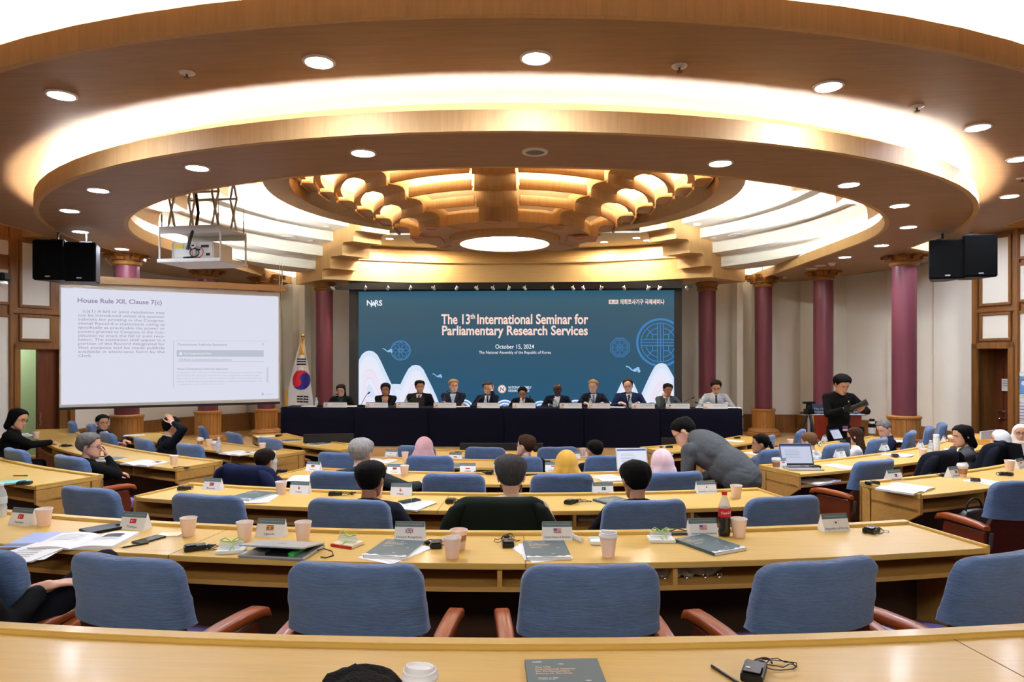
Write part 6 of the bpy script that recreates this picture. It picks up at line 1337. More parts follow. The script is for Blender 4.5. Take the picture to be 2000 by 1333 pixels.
def pen(px, py, row, label, t, col, dz=0, p=None):
    o = put('pen', px, py, row, label, 'pen', None, t, dz + .005, p); m = MB(); m.cap((0, -.065, 0), (0, .05, 0), .0042, .0045, 8); m.build('barrel', mat('pen %d' % col[0], col, .35), o, smooth=True); m = MB(); m.cap((0, -.078, 0), (0, -.066, 0), .0012, .0035, 8); m.build('tip', CHROME, o); m = MB(); m.box((0, .035, .0055), (.003, .035, .0015)); m.build('clip', CHROME, o)
pen(268, 1067, 4, 'black pen beside the phone on the nearest set desk', -35, (24, 24, 26)); pen(42, 934, 3, 'navy pen lying on the teal notebook', -60, (34, 44, 84), .0135); pen(1414, 1320, 5, 'black pen on the nearest desk left of the receiver', 20, (24, 24, 26))
pen(205, 893, 2, 'black pen before the wavy grey haired person', -60, (24, 24, 26))
def phone(px, py, row, label, t=0, dz=0, col=(40, 42, 44)):
    o = put('phone', px, py, row, label, 'phone', 'phones on the desks', t, dz); m = MB(); m.box((0, 0, .0045), (.074, .155, .008)); m.build('body', mat('phone case %d' % col[0], (60, 60, 58), .4), o, bevel=.003); m = MB(); m.box((0, 0, .0088), (.068, .148, .0008)); m.build('screen', mat('phone glass %d' % col[0], col, .08), o)
    m = MB(); m.lathe([(.001, .0096), (.008, .0096), (.008, .0088)], (-.02, .055, 0), 12); m.build('camera', BLK2, o)
phone(291, 1056, 4, 'phone with green glass beside the open book', -12, 0, (74, 80, 66)); phone(800, 983, 3, 'black phone lying on thick white papers', -40, .012); phone(355, 914, 2, 'dark purple phone at the end of the left wing desk', -50, 0, (60, 40, 60)); phone(1035, 928, 2, 'phone right of the bearded man', -60); phone(1905, 940, 3, 'dark phone lying on a white sheet on the right wing', -60, .006); phone(1748, 893, 2, 'black phone half under the stack of papers', -60, .02)
o = put('napkin', 332, 1045, 4, 'folded cream paper napkin before a pink cup', 'napkin', t=12); m = MB(); m.box((0, 0, .0015), (.12, .085, .002)); m.box((.003, -.002, .0034), (.115, .08, .0012), .05); m.build('cloth', mat('napkin cream', (232, 222, 190), .9), o)
# interpretation receivers with earphones
def mk_recv(seed):
    def f():
        o = empty('receiver', (0, 0, 0)); rnd = random.Random(seed)
        m = MB(); m.box((0, 0, .013), (.058, .1, .024)); m.box((0, -.02, .027), (.05, .05, .006)); m.build('body', RCV, o, bevel=.004)
        m = MB(); m.cap((.015, .055, .014), (.015, .065, .014), .004, .004, 8); m.box((-.012, -.02, .031), (.012, .008, .002)); m.build('plug', CHROME, o)
        pts = [Vector((.015, .065, .012))]; a = 0
        for k in range(26): a += rnd.uniform(-.2, .9) * (1 if seed % 2 else -1); q = pts[-1] + Vector((cos(a), sin(a), 0)) * .02; q.x = max(-.14, min(.14, q.x)); q.y = max(-.06, min(.12, q.y)); q.z = .004 + .02 * g2(q.x, .035) * g2(q.y, .06) + .012 * rnd.random(); pts.append(q)
        m = MB(); m.tube(pts, .0016, 5); m.build('earphone_wire', WIRE, o, smooth=True)
        m = MB(); q = pts[-1]; m.ell((q.x, q.y, .012), (.016, .014, .012), 12, 8); m.tube([(q.x + .03 * cos(b * .4), q.y + .03 * sin(b * .4), .01 + .012 * sin(b * .4 + 1)) for b in range(12)], .003, 6); m.build('earpiece', RCV, o, smooth=True)
        return o
    return f
for i, (px, py, row, lb, t) in enumerate(((381, 1075, 4, 'receiver and earphones before the pink cup on the left', -50), (852, 1068, 4, 'receiver with tangled earphones right of the United Kingdom card', 6), (992, 1066, 4, 'receiver with looped earphones left of a programme book', 4), (1702, 1040, 4, 'receiver and earphones right of the Republic of Korea card', -60), (1472, 1322, 5, 'receiver with coiled earphone on the nearest desk', -30),
        (360, 957, 3, 'receiver at the left end of the third desk', -50), (655, 968, 3, 'receiver left of the man in slate navy', -70), (880, 982, 3, 'receiver left of the dark green jacket', -4), (1115, 984, 3, 'receiver with wide looped earphones right of the dark green jacket', -40), (550, 923, 2, 'receiver before the navy jacket chair', -50), (953, 927, 2, 'receiver left of the bearded man in the row beyond', 70), (48, 947, 3, 'receiver beside the teal notebook', -50),
        (97, 864, 2, 'receiver nearer the pink cup on the far left desk', -70), (128, 873, 2, 'receiver left of the wavy grey head', -70), (543, 853, 0, 'receiver at the left of the front left desk', 60), (598, 866, 0, 'receiver between two programme books on the front left desk', 70), (892, 887, 0, 'receiver on the front desk left of a blue chair', 20), (1070, 905, 1, 'receiver in the fifth row left of the yellow hijab', 0), (1307, 875, 0, 'receiver by the head of the bending man', 60), (1704, 947, 3, 'receiver left of the folded cream papers', 80), (1850, 931, 3, 'receiver left of the labelled coffee cup', 80), (1965, 929, 3, 'receiver under the pink cup near the right edge', 10), (1592, 915, 2, 'receiver right of the open laptop', 70), (1440, 857, 0, 'receiver beyond the white papers at the front right desk', 70))):
    p = desk_at(px, py, row); proto('rcv%d' % (i % 4), mk_recv(i % 4 + 3), p, turn(p, t), lb, 'receiver', 'interpretation receivers with earphones')
# laptops
def laptop(px, py, row, label, t, ang, body, scr, W=.33, D=.23, p=None, dz=0, close=False):
    o = put('laptop', px, py, row, label, 'laptop', None, t, dz, p); bm_ = mat('laptop %d' % body[0], body, .35, .6)
    m = MB(); m.box((0, 0, .008), (W, D, .015)); m.build('base', bm_, o, bevel=.004)
    m = MB(); m.box((0, .03, .0165), (W * .86, D * .45, .002)); m.build('keyboard', mat('keys', (60, 62, 66), .5), o)
    for k in range(4): pass
    h = empty('lid', (0, D / 2, .016)); h.parent = o; bpy.data.objects.remove(h)
    c, s = cos(ang), sin(ang)
    def Lp(x, u, e): return Vector((x, D / 2 - u * c - e * s, .018 + u * s - e * c)) if True else None
    m = MB(); m.add([Lp(x, u, e) for x, u, e in ((-W / 2, 0, 0), (W / 2, 0, 0), (W / 2, D, 0), (-W / 2, D, 0), (-W / 2, 0, -.007), (W / 2, 0, -.007), (W / 2, D, -.007), (-W / 2, D, -.007))], [(0, 1, 2, 3), (7, 6, 5, 4), (0, 4, 5, 1), (1, 5, 6, 2), (2, 6, 7, 3), (3, 7, 4, 0)]); ld_ = m.build('lid', bm_, o, bevel=.002)
    if scr:
        def R4(x0, x1, u0, u1, e): return [Lp(x0 * W / 2, u0 * D, e), Lp(x1 * W / 2, u0 * D, e), Lp(x1 * W / 2, u1 * D, e), Lp(x0 * W / 2, u1 * D, e)]
        m = MB(); m.add(R4(-.97, .97, .03, .98, .0008), [(0, 1, 2, 3)]); m.build('bezel', BLK2 if body[0] < 215 else bm_, o)
        m = MB(); m.add(R4(-.92, .92, .1, .93, .0016), [(0, 1, 2, 3)], 0)
        m.add(R4(-.92, .92, .86, .93, .0022), [(0, 1, 2, 3)], 1)
        for k in range(6): m.add(R4(-.7, .1 + .08 * (k % 3), .7 - .07 * k, .715 - .07 * k, .0022), [(0, 1, 2, 3)], 2)
        m.build('display', [screen_mat('laptop screen %d' % scr[0], scr), screen_mat('laptop bar', (70, 84, 160)), screen_mat('laptop text', (150, 154, 176))], o)
    return o, Lp
o, Lp = laptop(552, 1080, 4, 'silver laptop with its lid nearly closed on the nearest set desk', -3, R(9), (196, 200, 198), None, W=.33, D=.24)
m = MB(); 
def ringm(mb, c, r, wd, z, n=20): mb.add([(c[0] + rr * cos(2 * pi * k / n), c[1] + rr * .8 * sin(2 * pi * k / n), z(c[1] + rr * .8 * sin(2 * pi * k / n))) for rr in (r, r - wd) for k in range(n)], [(k, (k + 1) % n, n + (k + 1) % n, n + k) for k in range(n)])
zl = lambda y: .018 + (.12 - y) * sin(R(9)) + .0085
ringm(m, (.0, .0), .022, .003, zl); m.add([(x, y, zl(y) + .0004) for x, y in ((-.008, .012), (-.005, .012), (-.003, .003), (-.006, -.012), (-.009, -.012))], [tuple(range(5))]); m.add([(x, y, zl(y) + .0004) for x, y in ((.004, .008), (.009, .008), (.004, -.014), (.001, -.014))], [tuple(range(4))]); m.build('emblem', PRT, o)
m = MB(); m.box((.03, -.04, .022), (.12, .14, .012)); m.build('keyboard_book', BLK2, o); m = MB(); m.box((.1, -.05, .024), (.03, .12, .014)); m.build('green_strap', mat('bright green', (70, 190, 90), .5), o)
m = MB(); m.tube([(.165, .03, .01), (.2, .03, .02), (.245, .02, .012), (.27, -.02, .004), (.25, -.06, .004), (.22, -.05, .004)], .003, 6); m.build('cable', WIRE, o, smooth=True)
laptop(1568, 917, 2, 'open silver laptop with lit screen at the end of the right wing desk', -24, R(112), (188, 190, 194), (196, 202, 224), W=.34, D=.235)
laptop(1242, 925, 2, 'white laptop with lit document screen beside the pale pink hijab', -4, R(108), (226, 226, 228), (222, 228, 244), W=.32, D=.22)
o, _ = laptop(1650, 863, 1, 'tablet standing on its keyboard before the photographer', -20, R(118), (60, 62, 66), (196, 202, 216), W=.26, D=.18)
laptop(1993, 905, 2, 'dark laptop screen cut by the right edge', 60, R(105), (58, 60, 64), (120, 124, 130), W=.33, D=.22)
# bottles
CLEAR = mat('clear plastic', (240, 246, 246), .05, trans=1.0, ior=1.2); COLA = mat('cola', (28, 12, 8), .08, coat=.6); REDC = mat('cola red', (206, 26, 38), .4); BWHITE = mat('bottle white', (234, 234, 232), .4)
o = put('cola_bottle', 1415, 1047, 4, 'cola bottle with red cap and label standing on the nearest set desk', 'bottle')
m = MB(); m.lathe([(.001, .004), (.024, .0), (.03, .006), (.0315, .03), (.0285, .055), (.0295, .075), (.0315, .1), (.0315, .105), (.001, .105)], seg=32); m.build('drink', COLA, o, smooth=True, angle=50)
m = MB(); m.lathe([(.0315, .105), (.032, .125), (.0318, .148), (.028, .168), (.02, .19), (.0135, .206), (.0128, .216), (.0128, .222)], seg=32, caps=False); m.build('neck', mat('pale clear plastic', (224, 232, 236), .12, alpha=.45), o, smooth=True)
m = MB(); m.lathe([(.0325, .104), (.0328, .106), (.0328, .148), (.0322, .15)], seg=36, caps=False); m.build('label', REDC, o, smooth=True)
m = MB(); vs, fs = text_mesh('Coca-Cola', 1, bold=.02); x0, x1, _, _ = bounds(vs); m.add([Vector((.0331 * sin(((v.x - x0) / (x1 - x0) - .5) * 1.9), -.0331 * cos(((v.x - x0) / (x1 - x0) - .5) * 1.9), .12 + .018 * v.y + .004 * ((v.x - x0) / (x1 - x0)))) for v in vs], fs); m.build('lettering', BWHITE, o)
m = MB(); m.lathe([(.001, .236), (.0135, .236), (.0142, .233), (.0142, .218), (.001, .218)], seg=24); m.build('cap', REDC, o, smooth=True, angle=40)
def bottle(px, py, row, label, h=.2, r=.031, cap=(236, 240, 246), p=None, s=1):
    q = p if p is not None else desk_at(px, py, row); o = empty('water_bottle', q, 0, label, 'bottle', 'clear water bottles')
    m = MB(); m.lathe([(.001, .002), (r * .85, 0), (r, .008), (r, h * .3), (r * .93, h * .34), (r, h * .38), (r, h * .62), (r * .8, h * .76), (r * .45, h * .88), (r * .42, h * .94)], seg=20, caps=False); m.build('body', mat('pale clear plastic', (224, 232, 236), .12, alpha=.45), o, smooth=True)
    m = MB(); m.lathe([(r * .99, h * .4), (r * 1.02, h * .41), (r * 1.02, h * .6), (r * .99, h * .61)], seg=20, caps=False); m.build('label', mat('bottle label', (206, 222, 232), .5, alpha=.8), o, smooth=True)
    m = MB(); m.lathe([(.001, h), (r * .47, h), (r * .48, h * .93), (.001, h * .93)], seg=16); m.build('cap', mat('cap%d' % cap[0], cap, .4), o, smooth=True, angle=40)
bottle(427, 884, 1, 'clear bottle beside the lidded cup on the left wing'); bottle(535, 921, 2, 'clear bottle beside the navy knit person'); bottle(1570, 871, 1, 'clear bottle with blue cap left of the woman with scrunchie', cap=(40, 70, 200)); bottle(1818, 889, 2, 'clear bottle left of the white flask', h=.17); bottle(2, 1010, 4, 'clear bottle cut by the left edge', h=.2)
o = put('flask', 1829, 887, 2, 'tall white flask on the right wing desk', 'flask'); m = MB(); m.lathe([(.001, 0), (.034, 0), (.035, .004), (.035, .185), (.032, .192), (.001, .192)], seg=28); m.build('body', BWHITE, o, smooth=True, angle=40); m = MB(); m.lathe([(.032, .192), (.034, .195), (.034, .225), (.03, .23), (.001, .23)], seg=28); m.build('lid', LIDW, o, smooth=True, angle=40)
# gift sets
GREEN = mat('green ribbon', (150, 200, 100), .5)
def gift(px, py, row, label, t, base, side=None, p=None, dz=0):
    o = put('gift_set', px, py, row, label, 'gift set', 'clear wrapped gift sets with green ribbon', t, dz, p); m = MB(); m.box((0, 0, .009), (.13, .1, .017)); m.build('box', mat('gift%d' % base[0], base, .5), o, bevel=.003)
    if side: m = MB(); m.box((0, -.0505, .007), (.13, .002, .013)); m.build('red_edge', mat('red edge', side, .5), o)
    m = MB(); m.lathe([(.001, -.055), (.016, -.055), (.017, .04), (.007, .055), (.001, .055)], (0, .01, .034), 14, M=Matrix.Rotation(R(90), 4, 'Y')); m.build('vial', mat('vial plastic', (226, 230, 226), .1, alpha=.5), o, smooth=True)
    m = MB(); m.box((0, 0, .0185), (.006, .102, .001)); 
    for s in (-1, 1): m.tube([(0, 0, .05), (s * .03, .012, .066), (s * .052, 0, .058), (s * .03, -.012, .054), (0, 0, .05)], .0028, 6)
    m.tube([(0, 0, .05), (.012, -.03, .045), (.02, -.055, .024)], .0028, 6); m.build('ribbon', GREEN, o, smooth=True)
gift(452, 1078, 4, 'clear vial gift on a white box left of the silver laptop', 20, (232, 236, 238)); gift(679, 1066, 4, 'wrapped gift on a book with red edge right of the silver laptop', -20, (236, 224, 190), (200, 40, 40)); gift(1291, 1057, 4, 'clear pen gift with green ribbon left of the right United States card', -4, (238, 240, 238)); 
gift(1144, 1010, 3, 'clear gift set lying in the shelf of the third desk', -4, (238, 240, 238), p=onZ(1146, 1016, DZ[3] - .112), dz=.001)
o = put('pen_tube', 1128, 1057, 4, 'clear plastic tube right of the left United States card', 'tube', t=24); m = MB(); m.lathe([(.001, -.05), (.012, -.05), (.013, .05), (.001, .05)], (0, 0, .0135), 16, M=Matrix.Rotation(R(90), 4, 'X')); m.build('tube', mat('vial plastic', (226, 230, 226), .1, alpha=.5), o, smooth=True); m = MB(); m.lathe([(.001, -.004), (.0135, -.004), (.0135, .004), (.001, .004)], (0, .05, .0135), 16, M=Matrix.Rotation(R(90), 4, 'X')); m.build('cap', LIDW, o, smooth=True)
o = put('card_pack', 1166, 1061, 4, 'small white pack with green stripe beside the lidded cup', 'pack', t=0); m = MB(); m.box((0, 0, .01), (.075, .095, .018)); m.build('box', PAPER, o, bevel=.002); m = MB(); m.box((0, .025, .0195), (.075, .026, .001)); m.mi = 1; m.box((.02, -.025, .0195), (.012, .014, .001)); m.build('print', [mat('mint green', (140, 210, 170), .5), mat('print blue', (60, 100, 170), .5)], o)
o = put('tablet', 1320, 1042, 4, 'dark tablet behind the clear pen gift', 'tablet', t=0); m = MB(); m.box((0, 0, .006), (.24, .1, .011)); m.build('body', mat('slate case', (58, 62, 70), .5), o, bevel=.003); m = MB(); m.cap((-.1, .0, .018), (-.04, -.02, .016), .008, .006, 8); m.build('pen', BLK2, o); m = MB(); m.tube([(-.05, -.03, .016), (0, -.02, .03), (.05, -.04, .02), (.08, -.03, .014)], .003, 6); m.build('wire', WIRE, o)
# things in the desk shelves
sp_ = onZ(1345, 1128, DZ[4] - .112); o = empty('tote_bag', sp_ + Vector((0, .02, .001)), turn(sp_), 'crumpled grey tote bag stuffed into the desk shelf', 'bag')
m = MB(); rnd = random.Random(4)
for k in range(9): m.ell((-.12 + .033 * k, .02 + rnd.uniform(-.03, .03), .022 + rnd.uniform(0, .012)), (.05, .06, .02 + rnd.uniform(0, .008)), 12, 8, Matrix.Rotation(rnd.uniform(-.5, .5), 4, 'Y'))
remesh(m, .006, 2).build('body', mat('grey canvas', (150, 146, 130), .9, bump=(60, .4)), o, smooth=True)
for k, x in enumerate((-.13, -.02, .07, .14)): m = MB(); m.tube([(x + .014 * cos(a * .6), -.045 + .004 * sin(a), .012 + .01 * sin(a * .6)) for a in range(12)], .0025, 6); m.build('ring', CHROME, o, smooth=True)
papers(1345, 1016, 3, 'white papers in the shelf of the third desk', 0, 6, p=onZ(1345, 1020, DZ[3] - .112) + Vector((0, .06, .001))); openbook(1592, 938, 2, 'open booklet lying in the shelf of the right wing desk', 12, p=onZ(1592, 944, DZ[2] - .112) + Vector((.05, .08, .001)))
# ---------------------------------------------------------------- things on the head table
PLATE = mat('name plate', (226, 226, 222), .5); GOLD = mat('plate gold', (206, 178, 120), .5)
NPL = [(632, 678, 'Carrie Lyons', 'us', 'before the woman reading'), (714, 758, 'Sharmila Chaudhary', 'np', 'before the woman with black bob'), (774, 818, 'Achmad Sani Alhusain', 'id', 'before the man with red striped tie'), (847, 891, 'Leonard Hild-Lacasemaker', 'pl', 'before the blond man'), (932, 976, 'Cho Kyu Beom', 'kr', 'before the man touching his brow'), (1001, 1046, 'Sudarshan Khadka', 'np', 'before the man looking down'), (1093, 1136, 'Charles Tuhaise', 'ug', 'before the bald man'), (1148, 1191, 'Giovanni Rizzoni', 'it', 'before the fair haired man'), (1234, 1278, 'Piotr Chybalski', 'pl', 'before the man in blue suit'), (1301, 1346, 'Dorriche Mourad', 'pk', 'before the man resting his chin'), (1374, 1420, 'Jung Kyoung Seok', 'kr', 'before the man in pale grey')]
for x0, x1, nm_, fk, lb in NPL:
    a, b = topat((x0 + x1) / 2, 12.7), 0; W = (x1 - x0) * 12.7 / F; o = empty('name_plate', (a.x, 12.69, TZ), 0, 'white name plate ' + lb, 'name plate', 'name plates on the head table'); H, D = .1, .035; w = W / 2
    m = MB(); m.add([(-w, -D, 0), (w, -D, 0), (w, 0, H), (-w, 0, H), (-w, D, 0), (w, D, 0)], [(0, 1, 2, 3), (4, 5, 2, 3), (0, 1, 5, 4), (0, 4, 3), (1, 5, 2)]); m.build('card', PLATE, o)
    nrm = Vector((0, -H, D)).normalized(); up = Vector((0, D, H)).normalized()
    def f1(x, z, e=.0008): return Vector((x, -D * (1 - z), H * z)) + nrm * e
    m = MB(); fit_text(m, nm_, f1(-w * .22, .5), f1(w * .75, .5), up, .02); m.mi = 1; m.add([f1(-w, .9), f1(w, .9), f1(w, .99), f1(-w, .99)], [(0, 1, 2, 3)], 1); m.add([f1(-w, .05), f1(-w * .55, .05), f1(-w * .8, .35), f1(-w, .35)], [(0, 1, 2, 3)], 2); m.build('lettering', [PRTM, BAND, GOLD], o)
    m = MB(); flag(m, fk, lambda x, z, e: f1(x - w * .72, .55, e + .001) + up * z, .05, .032); m.build('flag_print', FM, o)
def mic(px, tx, ty, label, red=False):
    a = topat(px, 12.85); o = empty('microphone', (a.x, 12.85, TZ), 0, label, 'microphone', 'gooseneck microphones on the head table'); h = onY(tx, ty, 12.95); d = h - o.location
    m = MB(); m.box((0, 0, .02), (.12, .14, .035)); m.build('base', BLK2, o, bevel=.008)
    m = MB(); m.tube([(0, 0, .03), (d.x * .4, d.y * .4, d.z * .55), (d.x * .8, d.y * .8, d.z * .92), tuple(d)], .005, 6); m.build('neck', mat('neck grey', (60, 60, 62), .4, .5), o, smooth=True)
    m = MB(); u = Vector((d.x * .2, d.y * .2, d.z * .08)).normalized(); m.cap(d, d + u * .04, .014, .012, 10); m.build('head', BLK2, o, smooth=True)
    if red: m = MB(); m.lathe([(.014, -.003), (.016, 0), (.014, .003)], d, 12); m.build('light_ring', glow('red mic ring', (255, 40, 30), 1.2), o)
for px, tx, ty, lb, rd in ((627, 657, 771, 'microphone with red ring before the woman reading', 1), (705, 719, 769, 'microphone left of the woman with black bob', 0), (790, 803, 781, 'microphone before the man with red striped tie', 0), (862, 873, 765, 'microphone before the blond man', 0), (925, 946, 772, 'microphone before the man touching his brow', 0), (1040, 1036, 776, 'microphone before the man looking down', 0), (1098, 1078, 782, 'microphone before the bald man', 0), (1170, 1148, 778, 'microphone before the fair haired man', 0), (1255, 1221, 773, 'microphone before the man in blue suit', 0), (1325, 1352, 778, 'microphone right of the man resting his chin', 0), (1386, 1362, 787, 'microphone left of the man in pale grey', 0)): mic(px, tx, ty, lb, rd)
for px, lb in ((618, 'before the flag'), (793, 'left of the man with red striped tie'), (948, 'before the man touching his brow'), (1018, 'before the man looking down'), (1083, 'before the bald man'), (1153, 'before the fair haired man'), (1231, 'before the man in blue suit'), (1306, 'before the man resting his chin'), (1367, 'left of the man in pale grey')):
    a = topat(px, 12.95); bottle(0, 0, 0, 'small clear water bottle on the head table ' + lb, h=.17, r=.03, p=Vector((a.x, 12.95, TZ)))
a = topat(816, 13.0); o = empty('tablet', (a.x, 13.0, TZ), 0, 'black tablet standing on the head table before the man with red tie', 'tablet'); m = MB(); m.box((0, 0, .085), (.25, .012, .17), rx=R(-18)); m.build('body', BLK2, o, bevel=.003)
for px, lb in ((690, 'open white papers on the head table right of the woman reading'), (1375, 'white papers on the head table left of the man in pale grey'), (905, 'grey papers on the head table right of the blond man'), (1430, 'pale blue folder at the right end of the head table'), (1205, 'papers on the head table before the man in blue suit')):
    a = topat(px, 12.95); papers(0, 0, 0, lb, 180, 4, p=Vector((a.x, 12.97, TZ)))
a = topat(604, 12.9); papers(0, 0, 0, 'white papers at the left end of the head table', 0, 4, p=Vector((a.x, 12.92, TZ)))
# front monitors
for px0, px1, py, d, lb, t in ((594, 690, 848, 10.6, 'wide dark monitor seen from behind at the front left', 8), (898, 1061, 866, 9.95, 'wide dark monitor seen from behind on the front central desk', 0), (1292, 1350, 856, 10.6, 'dark monitor seen from behind near the bending man', -6)):
    a, b = onD(px0, py, d), onD(px1, py, d); c = (a + b) / 2; W = (b - a).length; zb2 = DZ[0] - .02 if d < 10 else max(0, floor_z(c.x, c.y)) + .45; zb2 = a.z - .3
    o = empty('monitor', (c.x, c.y, zb2), YAW + R(t), lb, 'monitor', 'dark monitors facing the stage'); H = a.z - zb2
    m = MB(); m.box((0, 0, H - .3 + .0), (W, .04, .6)); m.build('panel', mat('monitor back', (34, 36, 38), .4), o, bevel=.008)
    m = MB(); m.box((0, 0, (-(zb2 - floor_z(c.x, c.y)) + H - .6) / 2), (.12, .03, H - .6 + zb2 - floor_z(c.x, c.y))); m.box((0, 0, -(zb2 - floor_z(c.x, c.y)) + .012), (.5, .3, .022)); m.build('stand', BLACK, o)
# ---------------------------------------------------------------- flag of Korea by the table
fp = onD(592, 700, 14.0); o = empty('national_flag', (fp.x, fp.y, .55), 0, 'Korean flag with gold fringe draped on a pole left of the head table', 'flag')
ztop = onD(592, 658, 14).z - .55
m = MB(); m.tube([(0, 0, 0), (0, 0, ztop)], .014, 10); m.lathe([(.001, .0), (.2, 0), (.19, .03), (.03, .06), (.02, .12)], seg=20); m.build('pole', mat('flag pole', (90, 70, 40), .4, .5), o, smooth=True)
m = MB(); m.ell((0, 0, ztop + .02), (.042, .042, .045), 16, 12); m.lathe([(.02, ztop - .06), (.026, ztop - .03), (.02, ztop - .02)], seg=12); m.build('finial', mat('gold', (206, 168, 70), .25, .9), o, smooth=True)
def px_of(x, y): q = onY(x, y, fp.y - .06); return q - Vector((fp.x, fp.y, .55))
EL = [(585, 672), (577, 700), (568, 735), (562, 762), (561, 796)]; ER = [(595, 672), (600, 700), (605, 735), (610, 765), (615, 800)]
def flagS(u, v, e=0):
    t = v * 4; i = min(3, int(t)); f = t - i; a = Vector(EL[i]).lerp(Vector(EL[i + 1]), f); b = Vector(ER[i]).lerp(Vector(ER[i + 1]), f); q = a.lerp(b, u)
    p = px_of(q.x, q.y); p.y += .03 * sin(u * 9 + v * 2) * (.3 + v) - .05 * sin(pi * u) * (.5 + v) - e; return p
m = MB(); m.grid([[flagS(u / 20, v / 24) for u in range(21)] for v in range(25)]); m.grid([[flagS(u / 20, v / 24, -.09 * sin(pi * u / 20) - .004) for u in range(21)] for v in range(25)]); m.build('cloth', mat('flag cloth white', (232, 232, 230), .8), o, smooth=True)
def uvpx(x, y):
    v = None; lo, hi = 0, 1
    for _ in range(24):
        mid = (lo + hi) / 2; t = mid * 4; i = min(3, int(t)); f = t - i; yy = (EL[i][1] + (EL[i + 1][1] - EL[i][1]) * f + ER[i][1] + (ER[i + 1][1] - ER[i][1]) * f) / 2
        if yy < y: lo = mid
        else: hi = mid
    t = lo * 4; i = min(3, int(t)); f = t - i; a = EL[i][0] + (EL[i + 1][0] - EL[i][0]) * f; b = ER[i][0] + (ER[i + 1][0] - ER[i][0]) * f; return (x - a) / (b - a), lo
def fpoly(mb, pts, mi, e): mb.add([flagS(*uvpx(x, y), e) for x, y in pts], [tuple(range(len(pts)))], mi)
m = MB(); cx, cyy, rr = 589.2, 742.5, 17.5
def tri(mb, f, mi, e, n=14):
    """fine cells so the print follows the cloth"""
    for i in range(n):
        for j in range(n):
            x0, x1 = cx - rr * 1.02 + 2.04 * rr * i / n, cx - rr * 1.02 + 2.04 * rr * (i + 1) / n; y0, y1 = cyy - rr * 1.1 + 2.2 * rr * j / n, cyy - rr * 1.1 + 2.2 * rr * (j + 1) / n
            if f((x0 + x1) / 2 - cx, (y0 + y1) / 2 - cyy): fpoly(mb, [(x0, y0), (x1, y0), (x1, y1), (x0, y1)], mi, e)
def inred(x, y):
    y /= 1.08; 
    if x * x + y * y > rr * rr: return None
    # S-shaped boundary tilted to the lower right
    a = R(-28); X, Y_ = x * cos(a) + y * sin(a), -x * sin(a) + y * cos(a)
    h = rr / 2
    if (X + h) ** 2 + Y_ ** 2 < h * h: return True
    if (X - h) ** 2 + Y_ ** 2 < h * h: return False
    return Y_ < 0
tri(m, lambda x, y: inred(x, y) is True, 0, .006, 40); tri(m, lambda x, y: inred(x, y) is False, 1, .006, 40); m.build('taegeuk', [mat('flag red', (200, 28, 48), .7), mat('flag blue', (34, 30, 130), .7)], o)
m = MB()
for k in range(3):
    y = 700.5 + k * 5; 
    for q in range(4): x0 = 580.5 + q * 4.4; fpoly(m, [(x0, y), (x0 + 4.4, y), (x0 + 4.4, y + 2.8), (x0, y + 2.8)], 0, .007)
    y = 773 + k * 5
    for q in range(4): x0 = 583.5 + q * 4.9 + (.6 if q > 1 else -.2); fpoly(m, [(x0, y), (x0 + 4.6, y), (x0 + 4.6, y + 2.8), (x0, y + 2.8)], 0, .007)
m.build('trigrams', mat('flag black', (20, 20, 22), .7), o)
m = MB(); G_ = mat('gold fringe', (218, 164, 40), .6, bump=(300, .5))
m.grid([[flagS(u, v, .012) + Vector((-.02 * k, 0, -.02 * k)) for k in range(4)] for u, v in [(0, .72 + .28 * q / 8) for q in range(9)] + [(q / 12, 1) for q in range(1, 6)]]); m.build('fringe', G_, o, smooth=True)
m = MB()
for x in (-.012, .014): q = px_of(592 + x * 200, 672); m.tube([q + Vector((0, -.03, .08)), q + Vector((0, -.07, 0)), q + Vector((.0, -.08, -.1))], .014, 8); m.cap(q + Vector((0, -.08, -.1)), q + Vector((.0, -.085, -.2)), .02, .028, 10)
m.build('tassel', G_, o, smooth=True)
# ---------------------------------------------------------------- lectern, tripod, cameras, notices on the right
lp = onD(1632, 700, 11.7); lz = floor_z(lp.x, lp.y); o = empty('lectern', (lp.x, lp.y, lz), R(164), 'reddish wooden lectern with a blue seminar sign behind the photographer', 'lectern')
LW = mat('lectern cherry', (150, 56, 34), .35, grain=(20, 20, 2, .2)); m = MB(); ht = onD(1632, 803, 11.7).z - lz; m.box((0, 0, ht / 2), (.74, .45, ht)); m.build('body', LW, o, bevel=.01); m = MB(); m.box((0, 0, ht + .012), (.8, .5, .03)); m.build('top', LW, o, bevel=.006)
m = MB(); m.box((.37, .02, ht / 2), (.02, .47, ht)); m.build('edge_panel', DESKE, o)
s0, s1 = onD(1586, 790, 11.3), onD(1690, 812, 11.3); q = (s0 + s1) / 2; o2 = empty('lectern_sign', q, YAW, 'dark blue seminar sign fixed at the top of the lectern', 'sign'); SW = (s1 - s0).length; m = MB(); m.box((0, 0, 0), (SW, .012, .19)); m.build('board', mat('sign blue', (38, 74, 108), .5), o2)
m = MB()
for tx, x0, x1, z, c in (('The 13th International Seminar for', -.46, .4, .005, .028), ('Parliamentary Research Services', -.46, .36, -.045, .028), ('제13차 의회조사기구', -.2, .2, .05, .016)): fit_text(m, tx, Vector((x0 * SW, -.0075, z)), Vector((x1 * SW, -.0075, z)), ZU, c, bold=.01)
m.build('lettering', mat('sign text', (226, 190, 160), .6), o2); m = MB(); m.add([(-SW / 2 + SW * k / 16, -.0078, -.085 + (.014 if k % 2 else .022)) for k in range(17)] + [(SW / 2, -.0078, -.085), (-SW / 2, -.0078, -.085)], [tuple(range(19))]); m.build('wave_print', WHT, o2)
